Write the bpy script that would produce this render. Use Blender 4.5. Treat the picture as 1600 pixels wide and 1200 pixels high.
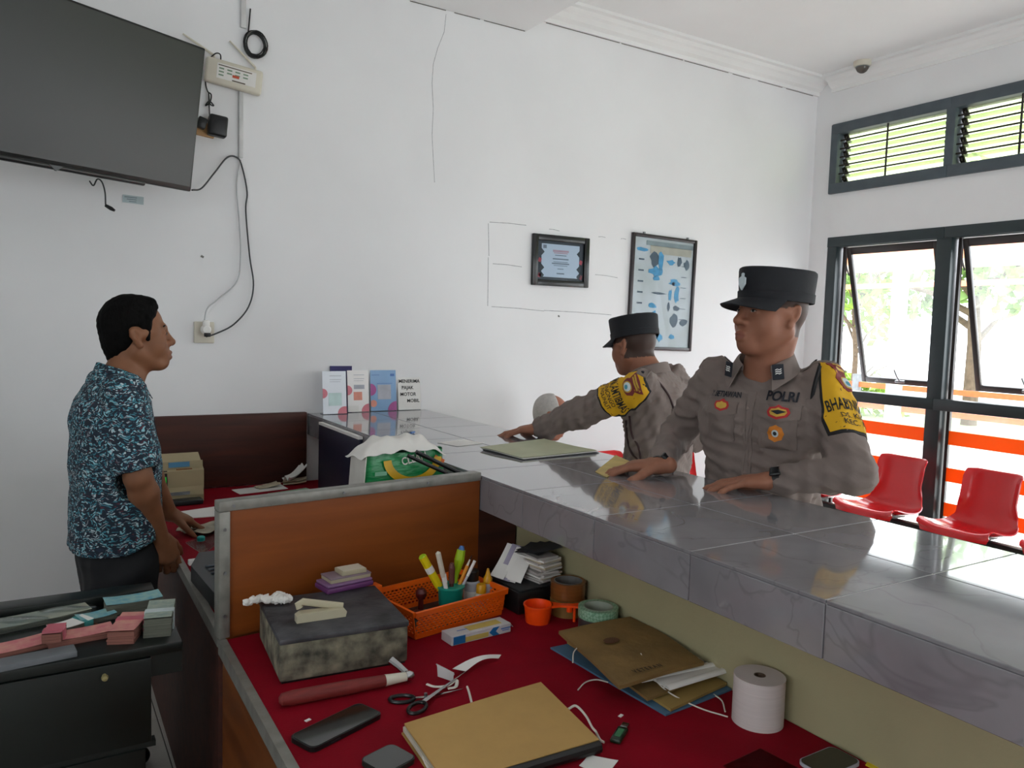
import bpy, bmesh, math, random
import numpy as np
from mathutils import Vector, Matrix, Euler
from mathutils.bvhtree import BVHTree

# ------------------------------------------------------------------ scene reset
for _o in list(bpy.data.objects):
    bpy.data.objects.remove(_o)
SC = bpy.context.scene
COL = SC.collection
random.seed(11)
RNG = np.random.default_rng(7)

# ------------------------------------------------------------------ camera
CAM_H = 1.55
F_PX = 1226.6
YAW, PITCH, ROLL = math.radians(31.573), math.radians(-4.132), math.radians(1.677)
_f = Vector((math.sin(YAW) * math.cos(PITCH), math.cos(YAW) * math.cos(PITCH), math.sin(PITCH)))
_r0 = Vector((math.cos(YAW), -math.sin(YAW), 0))
_u0 = _r0.cross(_f)
_r = _r0 * math.cos(ROLL) + _u0 * math.sin(ROLL)
_u = -_r0 * math.sin(ROLL) + _u0 * math.cos(ROLL)
cam_d = bpy.data.cameras.new('camera')
cam_d.sensor_width = 36.0
cam_d.lens = 36.0 * F_PX / 1600.0
cam_d.clip_start = 0.05
cam_d.clip_end = 200
cam = bpy.data.objects.new('camera', cam_d)
COL.objects.link(cam)
_m = Matrix((_r, _u, -_f)).transposed().to_4x4()
_m.translation = (0, 0, CAM_H)
cam.matrix_world = _m
SC.camera = cam


def _ray(px, py):
    return _r * ((px - 800) / F_PX) - _u * ((py - 600) / F_PX) + _f


def at_z(px, py, z):
    d = _ray(px, py)
    k = (z - CAM_H) / d.z
    return Vector((d.x * k, d.y * k, z))


def at_y(px, py, y):
    d = _ray(px, py)
    k = y / d.y
    return Vector((d.x * k, y, CAM_H + d.z * k))


def at_x(px, py, x):
    d = _ray(px, py)
    k = x / d.x
    return Vector((x, d.y * k, CAM_H + d.z * k))


# ------------------------------------------------------------------ world, light, exposure
WORLD_STRENGTH = 7.6
world = bpy.data.worlds.new('overcast_sky')
SC.world = world
world.use_nodes = True
_nt = world.node_tree
_nt.nodes.clear()
_o = _nt.nodes.new('ShaderNodeOutputWorld')
_b = _nt.nodes.new('ShaderNodeBackground')
_b.inputs['Color'].default_value = (0.945, 0.97, 1.03, 1)
_b.inputs['Strength'].default_value = WORLD_STRENGTH
_nt.links.new(_b.outputs[0], _o.inputs[0])

def portal(loc, size_y, size_z, rot=(0, math.radians(90), 0)):
    d = bpy.data.lights.new('window_portal', 'AREA')
    d.shape = 'RECTANGLE'
    d.size = size_z
    d.size_y = size_y
    d.cycles.is_portal = True
    o = bpy.data.objects.new('window_portal', d)
    COL.objects.link(o)
    o.location = loc
    o.rotation_euler = rot   # default faces -X
    return o


vs = SC.view_settings
vs.view_transform = 'Standard'
vs.look = 'None'
vs.gamma = 1.0
vs.use_curve_mapping = False
vs.exposure = -0.08
SC.cycles.use_denoising = True
SC.cycles.max_bounces = 12
SC.cycles.diffuse_bounces = 8
SC.cycles.transparent_max_bounces = 16
SC.cycles.sample_clamp_indirect = 6.0


# ------------------------------------------------------------------ materials
def lin(c):
    if isinstance(c, str):
        c = c.lstrip('#')
        c = [int(c[i:i + 2], 16) / 255 for i in (0, 2, 4)]
        return tuple(x / 12.92 if x <= 0.04045 else ((x + 0.055) / 1.055) ** 2.4 for x in c)
    return tuple(c)


MATS = {}


def mat(name, col, rough=0.6, metal=0.0, var=0.12, scale=12.0, bump=0.0, bscale=60.0, col2=None, spec=0.5,
        coat=0.0, trans=0.0, emit=None, estr=0.0, sheen=0.0, stretch=(1, 1, 1), detail=4.0, sss=0.0):
    """Principled material whose colour is varied by a noise texture in object space."""
    if name in MATS:
        return MATS[name]
    m = bpy.data.materials.new(name)
    m.use_nodes = True
    nt = m.node_tree
    b = nt.nodes['Principled BSDF']
    c = lin(col)
    c2 = lin(col2) if col2 else tuple(max(0, x * (1 - var * 2)) for x in c)
    tc = nt.nodes.new('ShaderNodeTexCoord')
    mp = nt.nodes.new('ShaderNodeMapping')
    mp.inputs['Scale'].default_value = stretch
    nt.links.new(tc.outputs['Object'], mp.inputs[0])
    nz = nt.nodes.new('ShaderNodeTexNoise')
    nz.inputs['Scale'].default_value = scale
    nz.inputs['Detail'].default_value = detail
    nt.links.new(mp.outputs[0], nz.inputs[0])
    rp = nt.nodes.new('ShaderNodeValToRGB')
    rp.color_ramp.elements[0].position = 0.3
    rp.color_ramp.elements[1].position = 0.7
    rp.color_ramp.elements[0].color = (*c2, 1)
    rp.color_ramp.elements[1].color = (*c, 1)
    nt.links.new(nz.outputs[0], rp.inputs[0])
    nt.links.new(rp.outputs[0], b.inputs['Base Color'])
    b.inputs['Roughness'].default_value = rough
    b.inputs['Metallic'].default_value = metal
    b.inputs['Specular IOR Level'].default_value = spec
    b.inputs['Coat Weight'].default_value = coat
    b.inputs['Coat Roughness'].default_value = 0.08
    b.inputs['Transmission Weight'].default_value = trans
    b.inputs['Sheen Weight'].default_value = sheen
    if sss:
        b.inputs['Subsurface Weight'].default_value = sss
        b.inputs['Subsurface Radius'].default_value = (0.01, 0.004, 0.002)
        b.inputs['Subsurface Scale'].default_value = 0.5
    if emit:
        b.inputs['Emission Color'].default_value = (*lin(emit), 1)
        b.inputs['Emission Strength'].default_value = estr
    if bump:
        n2 = nt.nodes.new('ShaderNodeTexNoise')
        n2.inputs['Scale'].default_value = bscale
        n2.inputs['Detail'].default_value = 5
        nt.links.new(mp.outputs[0], n2.inputs[0])
        bp = nt.nodes.new('ShaderNodeBump')
        bp.inputs['Strength'].default_value = bump
        bp.inputs['Distance'].default_value = 0.01
        nt.links.new(n2.outputs[0], bp.inputs['Height'])
        nt.links.new(bp.outputs[0], b.inputs['Normal'])
    MATS[name] = m
    return m


def glass_mat(name, tint=(1, 1, 1), gloss=0.08, haze=0.0):
    """Thin pane: clear transmission, Fresnel reflection and a little milky dust."""
    if name in MATS:
        return MATS[name]
    m = bpy.data.materials.new(name)
    m.use_nodes = True
    nt = m.node_tree
    nt.nodes.clear()
    out = nt.nodes.new('ShaderNodeOutputMaterial')
    tr = nt.nodes.new('ShaderNodeBsdfTransparent')
    tr.inputs[0].default_value = (*tint, 1)
    gl = nt.nodes.new('ShaderNodeBsdfGlossy')
    gl.inputs['Roughness'].default_value = 0.02
    lw = nt.nodes.new('ShaderNodeLayerWeight')
    lw.inputs['Blend'].default_value = 0.12
    mul = nt.nodes.new('ShaderNodeMath')
    mul.operation = 'MULTIPLY'
    mul.inputs[1].default_value = gloss * 8
    nt.links.new(lw.outputs['Fresnel'], mul.inputs[0])
    mx = nt.nodes.new('ShaderNodeMixShader')
    nt.links.new(mul.outputs[0], mx.inputs[0])
    nt.links.new(tr.outputs[0], mx.inputs[1])
    nt.links.new(gl.outputs[0], mx.inputs[2])
    last = mx
    if haze:
        df = nt.nodes.new('ShaderNodeBsdfTranslucent')
        df.inputs[0].default_value = (0.9, 0.9, 0.88, 1)
        m2 = nt.nodes.new('ShaderNodeMixShader')
        nz = nt.nodes.new('ShaderNodeTexNoise')
        nz.inputs['Scale'].default_value = 6
        mm = nt.nodes.new('ShaderNodeMath')
        mm.operation = 'MULTIPLY'
        mm.inputs[1].default_value = haze * 2
        nt.links.new(nz.outputs[0], mm.inputs[0])
        nt.links.new(mm.outputs[0], m2.inputs[0])
        nt.links.new(mx.outputs[0], m2.inputs[1])
        nt.links.new(df.outputs[0], m2.inputs[2])
        last = m2
    nt.links.new(last.outputs[0], out.inputs[0])
    MATS[name] = m
    return m


# ------------------------------------------------------------------ mesh helpers
class MB:
    """Collects shapes; build() links them as ONE mesh object."""

    def __init__(self):
        self.v = []
        self.f = []

    def add(self, verts, faces, mtx=None):
        o = len(self.v)
        if mtx is not None:
            verts = [mtx @ Vector(p) for p in verts]
        self.v += [tuple(p) for p in verts]
        self.f += [tuple(i + o for i in fc) for fc in faces]
        return self

    def box(self, c, s, rot=None, bev=0.0, seg=2):
        m = Matrix.Translation(c)
        if rot is not None:
            m = m @ (rot.to_4x4() if isinstance(rot, Matrix) else Euler(rot).to_matrix().to_4x4())
        hx, hy, hz = s[0] / 2, s[1] / 2, s[2] / 2
        vs_ = [(x, y, z) for x in (-hx, hx) for y in (-hy, hy) for z in (-hz, hz)]
        fs = [(0, 1, 3, 2), (4, 6, 7, 5), (0, 4, 5, 1), (2, 3, 7, 6), (0, 2, 6, 4), (1, 5, 7, 3)]
        if bev > 0:
            bm = bmesh.new()
            bv = [bm.verts.new(p) for p in vs_]
            for fc in fs:
                bm.faces.new([bv[i] for i in fc])
            bmesh.ops.bevel(bm, geom=list(bm.edges), offset=min(bev, min(s) * 0.49), segments=seg, affect='EDGES', profile=0.5)
            bm.verts.index_update()
            vs_ = [tuple(p.co) for p in bm.verts]
            fs = [tuple(q.index for q in fc.verts) for fc in bm.faces]
            bm.free()
        return self.add(vs_, fs, m)

    def bb(self, a, b, bev=0.0):
        """box from two corners"""
        c = [(a[i] + b[i]) / 2 for i in range(3)]
        s = [abs(b[i] - a[i]) for i in range(3)]
        return self.box(c, s, None, bev)

    def tube(self, pts, r, n=8, cap=True, flat=1.0):
        pts = [Vector(p) for p in pts]
        N = len(pts)
        rs = r if isinstance(r, (list, tuple)) else [r] * N
        t0 = (pts[1] - pts[0]).normalized()
        ref = Vector((0, 0, 1)) if abs(t0.z) < 0.9 else Vector((1, 0, 0))
        nrm = t0.cross(ref).normalized()
        vs_, fs = [], []
        for i, p in enumerate(pts):
            if i == 0:
                t = (pts[1] - pts[0])
            elif i == N - 1:
                t = (pts[-1] - pts[-2])
            else:
                t = (pts[i + 1] - pts[i - 1])
            t.normalize()
            nrm = (nrm - t * nrm.dot(t))
            if nrm.length < 1e-6:
                nrm = t.orthogonal()
            nrm.normalize()
            bi = t.cross(nrm)
            for k in range(n):
                a = 2 * math.pi * k / n
                vs_.append(p + nrm * math.cos(a) * rs[i] + bi * math.sin(a) * rs[i] * flat)
        for i in range(N - 1):
            for k in range(n):
                a, b = i * n + k, i * n + (k + 1) % n
                fs.append((a, b, b + n, a + n))
        if cap:
            fs.append(tuple(range(n))[::-1])
            fs.append(tuple((N - 1) * n + k for k in range(n)))
        return self.add(vs_, fs)

    def cyl(self, a, b, r, r2=None, n=20):
        return self.tube([a, b], [r, r if r2 is None else r2], n)

    def lathe(self, prof, n=28, mtx=None, sx=1.0, sy=1.0, closed=False):
        """prof: list of (radius, z)"""
        vs_, fs = [], []
        N = len(prof)
        for r, z in prof:
            for k in range(n):
                a = 2 * math.pi * k / n
                vs_.append((r * math.cos(a) * sx, r * math.sin(a) * sy, z))
        for i in range(N - 1 + (1 if closed else 0)):
            j = (i + 1) % N
            for k in range(n):
                a, b = k, (k + 1) % n
                fs.append((i * n + a, i * n + b, j * n + b, j * n + a))
        if not closed:
            if prof[0][0] > 1e-6:
                fs.append(tuple(range(n))[::-1])
            if prof[-1][0] > 1e-6:
                fs.append(tuple((N - 1) * n + k for k in range(n)))
        return self.add(vs_, fs, mtx)

    def prism(self, pts, z0, z1, mtx=None):
        n = len(pts)
        vs_ = [(x, y, z0) for x, y in pts] + [(x, y, z1) for x, y in pts]
        fs = [tuple(range(n))[::-1], tuple(range(n, 2 * n))]
        fs += [(i, (i + 1) % n, n + (i + 1) % n, n + i) for i in range(n)]
        return self.add(vs_, fs, mtx)

    def sheet(self, fn, nu, nv, th=0.0, mtx=None, closed_u=False):
        """fn(u,v)->point, u,v in 0..1; with a thickness both sides are built"""
        g = [[Vector(fn(i / nu, j / nv)) for j in range(nv + 1)] for i in range(nu + 1)]
        vs_, fs = [], []
        if th <= 0:
            for i in range(nu + 1):
                vs_ += g[i]
            W = nv + 1
            fs = [(i * W + j, (i + 1) * W + j, (i + 1) * W + j + 1, i * W + j + 1) for i in range(nu) for j in range(nv)]
            return self.add(vs_, fs, mtx)
        nr = [[None] * (nv + 1) for _ in range(nu + 1)]
        for i in range(nu + 1):
            for j in range(nv + 1):
                a = g[min(i + 1, nu)][j] - g[max(i - 1, 0)][j]
                b = g[i][min(j + 1, nv)] - g[i][max(j - 1, 0)]
                q = a.cross(b)
                nr[i][j] = q.normalized() if q.length > 1e-9 else Vector((0, 0, 1))
        W = nv + 1
        T = (nu + 1) * W
        for i in range(nu + 1):
            for j in range(nv + 1):
                vs_.append(g[i][j] + nr[i][j] * th / 2)
        for i in range(nu + 1):
            for j in range(nv + 1):
                vs_.append(g[i][j] - nr[i][j] * th / 2)
        for i in range(nu):
            for j in range(nv):
                a, b, c, d = i * W + j, (i + 1) * W + j, (i + 1) * W + j + 1, i * W + j + 1
                fs += [(a, b, c, d), (T + d, T + c, T + b, T + a)]
        for i in range(nu):
            fs.append((i * W, T + i * W, T + (i + 1) * W, (i + 1) * W))
            a, b = i * W + nv, (i + 1) * W + nv
            fs.append((a, b, T + b, T + a))
        for j in range(nv):
            fs.append((j, j + 1, T + j + 1, T + j))
            a, b = nu * W + j, nu * W + j + 1
            fs.append((a, T + a, T + b, b))
        return self.add(vs_, fs, mtx)

    def build(self, name, m=None, parent=None, smooth=35, loc=None, rot=None):
        me = bpy.data.meshes.new(name)
        me.from_pydata(self.v, [], self.f)
        me.update()
        if smooth:
            me.polygons.foreach_set('use_smooth', [True] * len(me.polygons))
            me.set_sharp_from_angle(angle=math.radians(smooth))
        if m is not None:
            me.materials.append(m)
        return link(name, me, parent, loc, rot)


def link(name, me, parent=None, loc=None, rot=None):
    o = bpy.data.objects.new(name, me)
    COL.objects.link(o)
    if parent is not None:
        o.parent = parent
    if loc is not None:
        o.location = loc
    if rot is not None:
        o.rotation_euler = rot
    return o


def tag(o, label, cat, group=None, kind=None):
    if label:
        o['label'] = label
    if cat:
        o['category'] = cat
    if group:
        o['group'] = group
    if kind:
        o['kind'] = kind
    return o


def thing(name, label, cat, loc=(0, 0, 0), rz=0.0, group=None, rot=None):
    o = bpy.data.objects.new(name, None)
    o.empty_display_size = 0.05
    COL.objects.link(o)
    o.location = loc
    o.rotation_euler = rot if rot is not None else (0, 0, rz)
    return tag(o, label, cat, group)


def struct(o):
    o['kind'] = 'structure'
    return o


def copy_tree(o, parent=None):
    c = o.copy()
    COL.objects.link(c)
    if parent is not None:
        c.parent = parent
    for ch in list(o.children):
        copy_tree(ch, c)
    return c


def text_mesh(s, size, bold=0.0, align='CENTER', squeeze=1.0, extrude=0.0):
    """vertices (x,y,z) and faces of a line of lettering in the XY plane"""
    cu = bpy.data.curves.new('lettering', 'FONT')
    cu.body = s
    cu.size = size
    cu.offset = bold
    cu.extrude = extrude
    cu.align_x = align
    cu.align_y = 'CENTER'
    cu.resolution_u = 3
    ob = bpy.data.objects.new('lettering', cu)
    COL.objects.link(ob)
    dg = bpy.context.evaluated_depsgraph_get()
    me = ob.evaluated_get(dg).to_mesh()
    vs_ = [(p.co.x * squeeze, p.co.y, p.co.z) for p in me.vertices]
    fs = [tuple(p.vertices) for p in me.polygons]
    ob.evaluated_get(dg).to_mesh_clear()
    bpy.data.objects.remove(ob)
    bpy.data.curves.remove(cu)
    return vs_, fs


def frame_mtx(origin, xdir, ydir):
    """matrix whose x,y axes are the given directions"""
    x = Vector(xdir).normalized()
    z = x.cross(Vector(ydir)).normalized()
    y = z.cross(x)
    m = Matrix((x, y, z)).transposed().to_4x4()
    m.translation = origin
    return m


def smooth_path(pts, n=6):
    """Catmull-Rom through the points"""
    P = [Vector(p) for p in pts]
    P = [P[0] * 2 - P[1]] + P + [P[-1] * 2 - P[-2]]
    out = []
    for i in range(1, len(P) - 2):
        for k in range(n):
            t = k / n
            a, b, c, d = P[i - 1], P[i], P[i + 1], P[i + 2]
            out.append(0.5 * ((2 * b) + (c - a) * t + (2 * a - 5 * b + 4 * c - d) * t * t + (3 * b - a - 3 * c + d) * t ** 3))
    out.append(P[-2])
    return out

# ------------------------------------------------------------------ the setting
K = 0.833                       # metres per survey unit (counter tiles are a third of a metre)
YB, XR = 4.687 * K, 5.97 * K            # back wall (face towards the room), window wall
XL, YF = -2.6, -3.2             # walls out of the picture
ZC, ZS = CAM_H + 2.24 * K, CAM_H + 2.017 * K            # ceiling, lower soffit
XS = 2.91 * K                       # soffit edge

m_wall = mat('white_wall_paint', '#e9e9ea', 0.85, var=0.03, scale=1.6, bump=0.12, bscale=9.0)
m_wallr = m_wall
m_ceil = mat('white_ceiling_paint', '#efefef', 0.85, var=0.02, scale=2.0)
m_cornice = mat('white_plaster_cornice', '#ededec', 0.8, var=0.02, scale=3.0)
m_floor = mat('pale_grey_floor_tile', '#c9c6c0', 0.25, var=0.08, scale=7.0)
m_grout = mat('floor_grout', '#55534e', 0.9)
m_frame = mat('dark_slate_window_paint', '#2a3538', 0.35, var=0.08, scale=8.0)
m_frame2 = mat('slate_blue_transom_paint', '#4d575e', 0.45, var=0.1, scale=14.0)
m_sash = mat('dark_brown_sash_metal', '#37302f', 0.35, var=0.06)
m_orange = mat('orange_window_film', '#ff7a08', 0.5, var=0.03, scale=3.0)
_n = m_orange.node_tree
_tl = _n.nodes.new('ShaderNodeBsdfTranslucent')
_tl.inputs[0].default_value = (*lin('#ff8a1a'), 1)
_ms = _n.nodes.new('ShaderNodeMixShader')
_ms.inputs[0].default_value = 0.28
_n.links.new(_n.nodes['Principled BSDF'].outputs[0], _ms.inputs[1])
_n.links.new(_tl.outputs[0], _ms.inputs[2])
_n.links.new(_ms.outputs[0], _n.nodes['Material Output'].inputs[0])
m_pane = glass_mat('clear_window_glass', (0.95, 0.97, 0.96), 0.08, 0.05)
m_pane_s = glass_mat('dusty_sash_glass', (0.95, 0.97, 0.96), 0.08, 0.07)
m_louvre = glass_mat('green_louvre_glass', (0.58, 0.64, 0.46), 0.05, 0.20)
m_bar = mat('rusty_dark_bar', '#2c2320', 0.6, var=0.2, scale=30)
m_crack = mat('dark_crack', '#77746f', 0.9, var=0.2, scale=40)
m_pencil = mat('grey_scuff', '#b4b4b8', 0.9, var=0.25, scale=60)
m_steel = mat('dull_steel', '#8d8f92', 0.35, 0.9, var=0.05)
m_black = mat('black_plastic', '#101112', 0.4, var=0.1)

T_ = 0.15
b = MB()
b.bb((XL - T_, YB, 0), (XR + T_, YB + T_, 4.0))
wall_back = struct(b.build('wall_back', m_wall, None, 0))
# left wall with a wide window behind the camera's left shoulder
LY0, LY1, LZ0, LZ1 = -2.3, 0.3, 1.25, 2.6
b = MB()
b.bb((XL - T_, YF - T_, 0), (XL, LY0, 4.0))
b.bb((XL - T_, LY1, 0), (XL, YB, 4.0))
b.bb((XL - T_, LY0, 0), (XL, LY1, LZ0))
b.bb((XL - T_, LY0, LZ1), (XL, LY1, 4.0))
struct(b.build('wall_left', m_wall, None, 0))
# front wall (behind the camera) with a glazed entrance on the public side
FX0, FX1, FZ1 = 2.5, 4.7, 2.5
b = MB()
b.bb((XL, YF - T_, 0), (FX0, YF, 4.0))
b.bb((FX1, YF - T_, 0), (XR + T_, YF, 4.0))
b.bb((FX0, YF - T_, FZ1), (FX1, YF, 4.0))
struct(b.build('wall_front', m_wall, None, 0))
# window wall with openings cut out as boxes
WT, WB = CAM_H + 0.862 * K, 0.12                # big windows
TT, TB = CAM_H + 1.829 * K, CAM_H + 1.237 * K       # transom lights
WY0, WY1 = 4.50 * K, (4.50 - 6 * 1.036) * K                      # along the wall
PITCHW = 1.036 * K
b = MB()
b.bb((XR, YF, 0), (XR + T_, YB, WB))
b.bb((XR, YF, WT), (XR + T_, YB, TB))
b.bb((XR, YF, TT), (XR + T_, YB, 4.0))
b.bb((XR, WY0, WB), (XR + T_, YB, WT))
b.bb((XR, YF, WB), (XR + T_, WY1, WT))
b.bb((XR, WY0 + 0.01, TB), (XR + T_, YB, TT))
b.bb((XR, YF, TB), (XR + T_, WY1, TT))
wall_right = struct(b.build('wall_right', m_wall, None, 0))

# ceiling and soffit
b = MB()
b.bb((XS, YF, ZC), (XR + T_, YB + T_, ZC + 0.12))
struct(b.build('ceiling', m_ceil, None, 0))
b = MB()
b.bb((XL - T_, YF, ZS), (XS, YB, ZC + 0.12))
struct(b.build('ceiling_soffit', m_ceil, None, 0))


# cornices: stepped plaster profile
CH = 0.13 * K
def cornice(name, a, b_, inward):
    a, b_ = Vector(a), Vector(b_)
    d = (b_ - a)
    L = d.length
    prof = [(0, 0), (0.015, 0), (0.015, 0.025), (0.042, 0.038), (0.062, 0.062), (0.08, 0.07), (0.095, 0.088), (0.125, 0.09), (0.125, CH), (0, CH)]
    m = Matrix((Vector(inward), Vector((0, 0, 1)), d.normalized())).transposed().to_4x4()
    m.translation = a
    q = MB().prism([(x, z) for x, z in prof], 0, L, m)
    return struct(q.build(name, m_cornice, None, 20))


cornice('trim_1', (XS, YB, ZC - CH), (XR - 0.0, YB, ZC - CH), (0, -1, 0))
cornice('trim_2', (XR, YB - 0.125, ZC - CH), (XR, YF, ZC - CH), (-1, 0, 0))

# cracked joint under cornice and soffit
b = MB()
for (x0, x1) in ((2.05, 2.30), (2.36, 2.55), (2.58, 2.90)):
    b.bb((x0 * K, YB - 0.003, ZS - 0.004), (x1 * K, YB + 0.01, ZS - 0.0005))
for (x0, x1) in ((3.07, 3.72), (3.74, 4.35), (4.37, 4.85), (4.9, 5.1), (5.2, 5.5), (5.55, 5.9)):
    b.bb((x0 * K, YB - 0.003, ZC - CH - 0.0035), (x1 * K, YB + 0.01, ZC - CH - 0.0003))
b.build('joint_crack', m_crack, wall_back, 0)

# long hairline crack on the wall
pts = []
for (px, py) in ((697, 22), (694, 50), (684, 75), (677, 100), (675, 130), (677, 170), (675, 210), (677, 250), (679, 285)):
    p = at_y(px, py, YB)
    pts.append((p.x, YB - 0.0003, p.z))
MB().tube(pts, 0.0013, 5).build('hairline_crack', m_pencil, wall_back)
# scuffed outline left by a larger frame around the certificate
b = MB()
for (p0, p1) in (((765, 347), (822, 352)), ((858, 358), (874, 361)), ((763, 349), (764, 400)), ((763, 402), (762, 478)), ((768, 479), (850, 486)),
                 ((850, 485), (955, 492)), ((770, 412), (815, 417)), ((930, 429), (965, 434)), ((935, 370), (946, 371)), ((970, 373), (978, 374))):
    a, c = at_y(p0[0], p0[1], YB), at_y(p1[0], p1[1], YB)
    b.tube([(a.x, YB, a.z), ((a.x + c.x) / 2, YB, (a.z + c.z) / 2 + 0.003), (c.x, YB, c.z)], 0.0017, 5)
b.build('scuff_outline', m_pencil, wall_back)
b = MB()
for (px, py, r) in ((873, 494, .006), (316, 401, .007), (1019, 49, .012), (1036, 67, .008)):
    p = at_y(px, py, YB)
    b.box((p.x, YB, p.z), (r * 2, 0.004, r * 1.4), (0, 0.5, 0))
b.build('nail_hole', m_crack, wall_back, 0)

# floor with tiles
b = MB()
b.bb((XL, YF, -0.1), (XR + T_, YB, -0.004))
floor = struct(b.build('floor', m_grout, None, 0))
tile_me = None
for i in range(-3, 2):
    for j in range(4, 10):
        if tile_me is None:
            o = MB().box((0, 0, -0.004), (0.396, 0.396, 0.008), None, 0.0015, 1).build('floor_tile', m_floor, floor)
            tile_me = o.data
        else:
            o = link('floor_tile', tile_me, floor)
        o.location = (0.2 + i * 0.4, 0.2 + j * 0.4, 0)
b = MB()
b.bb((0.8, YF, -0.006), (XR, YB, 0.0))
b.bb((XL, YF, -0.006), (0.8, 1.6, 0.0))
b.bb((XL, 1.6, -0.006), (-1.2, YB, 0.0))
b.build('floor_tiling', m_floor, floor, 0)

# ---- windows
XW = XR + 0.05      # centre plane of the frames
NB = 6


def window_bay(idx, y0, y1):
    w = struct(bpy.data.objects.new('window_%d' % idx, None))
    COL.objects.link(w)
    zr0, zr1 = CAM_H - 0.545 * K, CAM_H - 0.456 * K
    fr = MB()
    fr.bb((XW - 0.05, y1 - 0.05, WB), (XW + 0.05, y1 + 0.05, WT), 0.006)            # mullion on the near side
    if idx == 1:
        fr.bb((XW - 0.05, y0 - 0.075, WB), (XW + 0.05, y0, WT), 0.006)
    fr.bb((XW - 0.055, y1 + 0.0005, WT - 0.07), (XW + 0.052, y0 - 0.0005, WT + 0.001), 0.003)         # head
    fr.bb((XW - 0.054, y1, zr0), (XW + 0.049, y0, zr1), 0.006)                      # middle rail
    fr.bb((XW - 0.052, y1, WB), (XW + 0.051, y0, WB + 0.07), 0.006)
    fr.build('window_frame', m_frame, w)
    a, c = y1 + 0.05, y0 - (0.09 if idx == 1 else 0.06)
    # rebate beads
    bd = MB()
    for (za, zb) in ((zr1, WT - 0.07), (WB + 0.07, zr0)):
        bd.bb((XW + 0.01, a, za), (XW + 0.035, a + 0.02, zb))
        bd.bb((XW + 0.01, c - 0.02, za), (XW + 0.035, c, zb))
    bd.build('bead', m_sash, w, 0)
    # awning sash hinged at the top, bottom pushed out
    hgt = (WT - 0.07) - zr1 - 0.02
    tilt = math.radians(16)
    sash = bpy.data.objects.new('sash', None)
    COL.objects.link(sash)
    sash.parent = w
    sash.location = (XW + 0.02, (a + c) / 2, WT - 0.075)
    sash.rotation_euler = (0, -tilt, 0)
    W2 = (c - a) / 2 - 0.025
    s = MB()
    t, st = 0.028, 0.034
    s.bb((-t / 2, -W2, -hgt), (t / 2, -W2 + st, 0), 0.003)
    s.bb((-t / 2, W2 - st, -hgt), (t / 2, W2, 0), 0.003)
    s.bb((-t / 2, -W2 + st, -0.05), (t / 2, W2 - st, 0), 0.003)
    s.bb((-t / 2, -W2 + st, -hgt), (t / 2, W2 - st, -hgt + 0.04), 0.003)
    s.build('sash_frame', m_sash, sash)
    MB().box((0, 0, -hgt / 2), (0.005, 2 * W2 - 2 * st + 0.01, hgt - 0.08)).build('pane', m_pane_s, sash, 0)
    h = MB()
    h.box((-0.03, 0.02, -hgt + 0.03), (0.02, 0.07, 0.018), None, 0.004)
    h.tube([(-0.03, 0.02, -hgt + 0.03), (-0.045, 0.03, -hgt + 0.07), (-0.045, 0.045, -hgt + 0.12)], 0.006, 8)
    h.build('latch_handle', m_steel, sash)
    st_ = MB()
    for sy in (-1, 1):
        yy = (a + c) / 2 + sy * (W2 + 0.012)
        st_.tube([(XW + 0.02, yy, WT - 0.13), (XW + 0.035, yy, WT - 0.2), (XW + 0.075, yy, WT - 0.27)], 0.006, 6)
    st_.build('stay_arm', m_steel, w)
    # fixed lower pane and its orange film bands
    MB().box((XW + 0.02, (a + c) / 2, (WB + 0.07 + zr0) / 2), (0.006, c - a, zr0 - WB - 0.07)).build('pane', m_pane, w, 0)
    for z1 in (CAM_H - 0.70 * K, CAM_H - 0.987 * K, CAM_H - 1.26 * K):
        MB().bb((XW + 0.0135, a + 0.002, z1 - 0.09), (XW + 0.0165, c - 0.002, z1)).build('film_band', m_orange, w, 0)
    return w


for i in range(NB):
    y0 = WY0 - i * PITCHW if i == 0 else WY0 - i * PITCHW
    window_bay(i + 1, y0, WY0 - (i + 1) * PITCHW)


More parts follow.
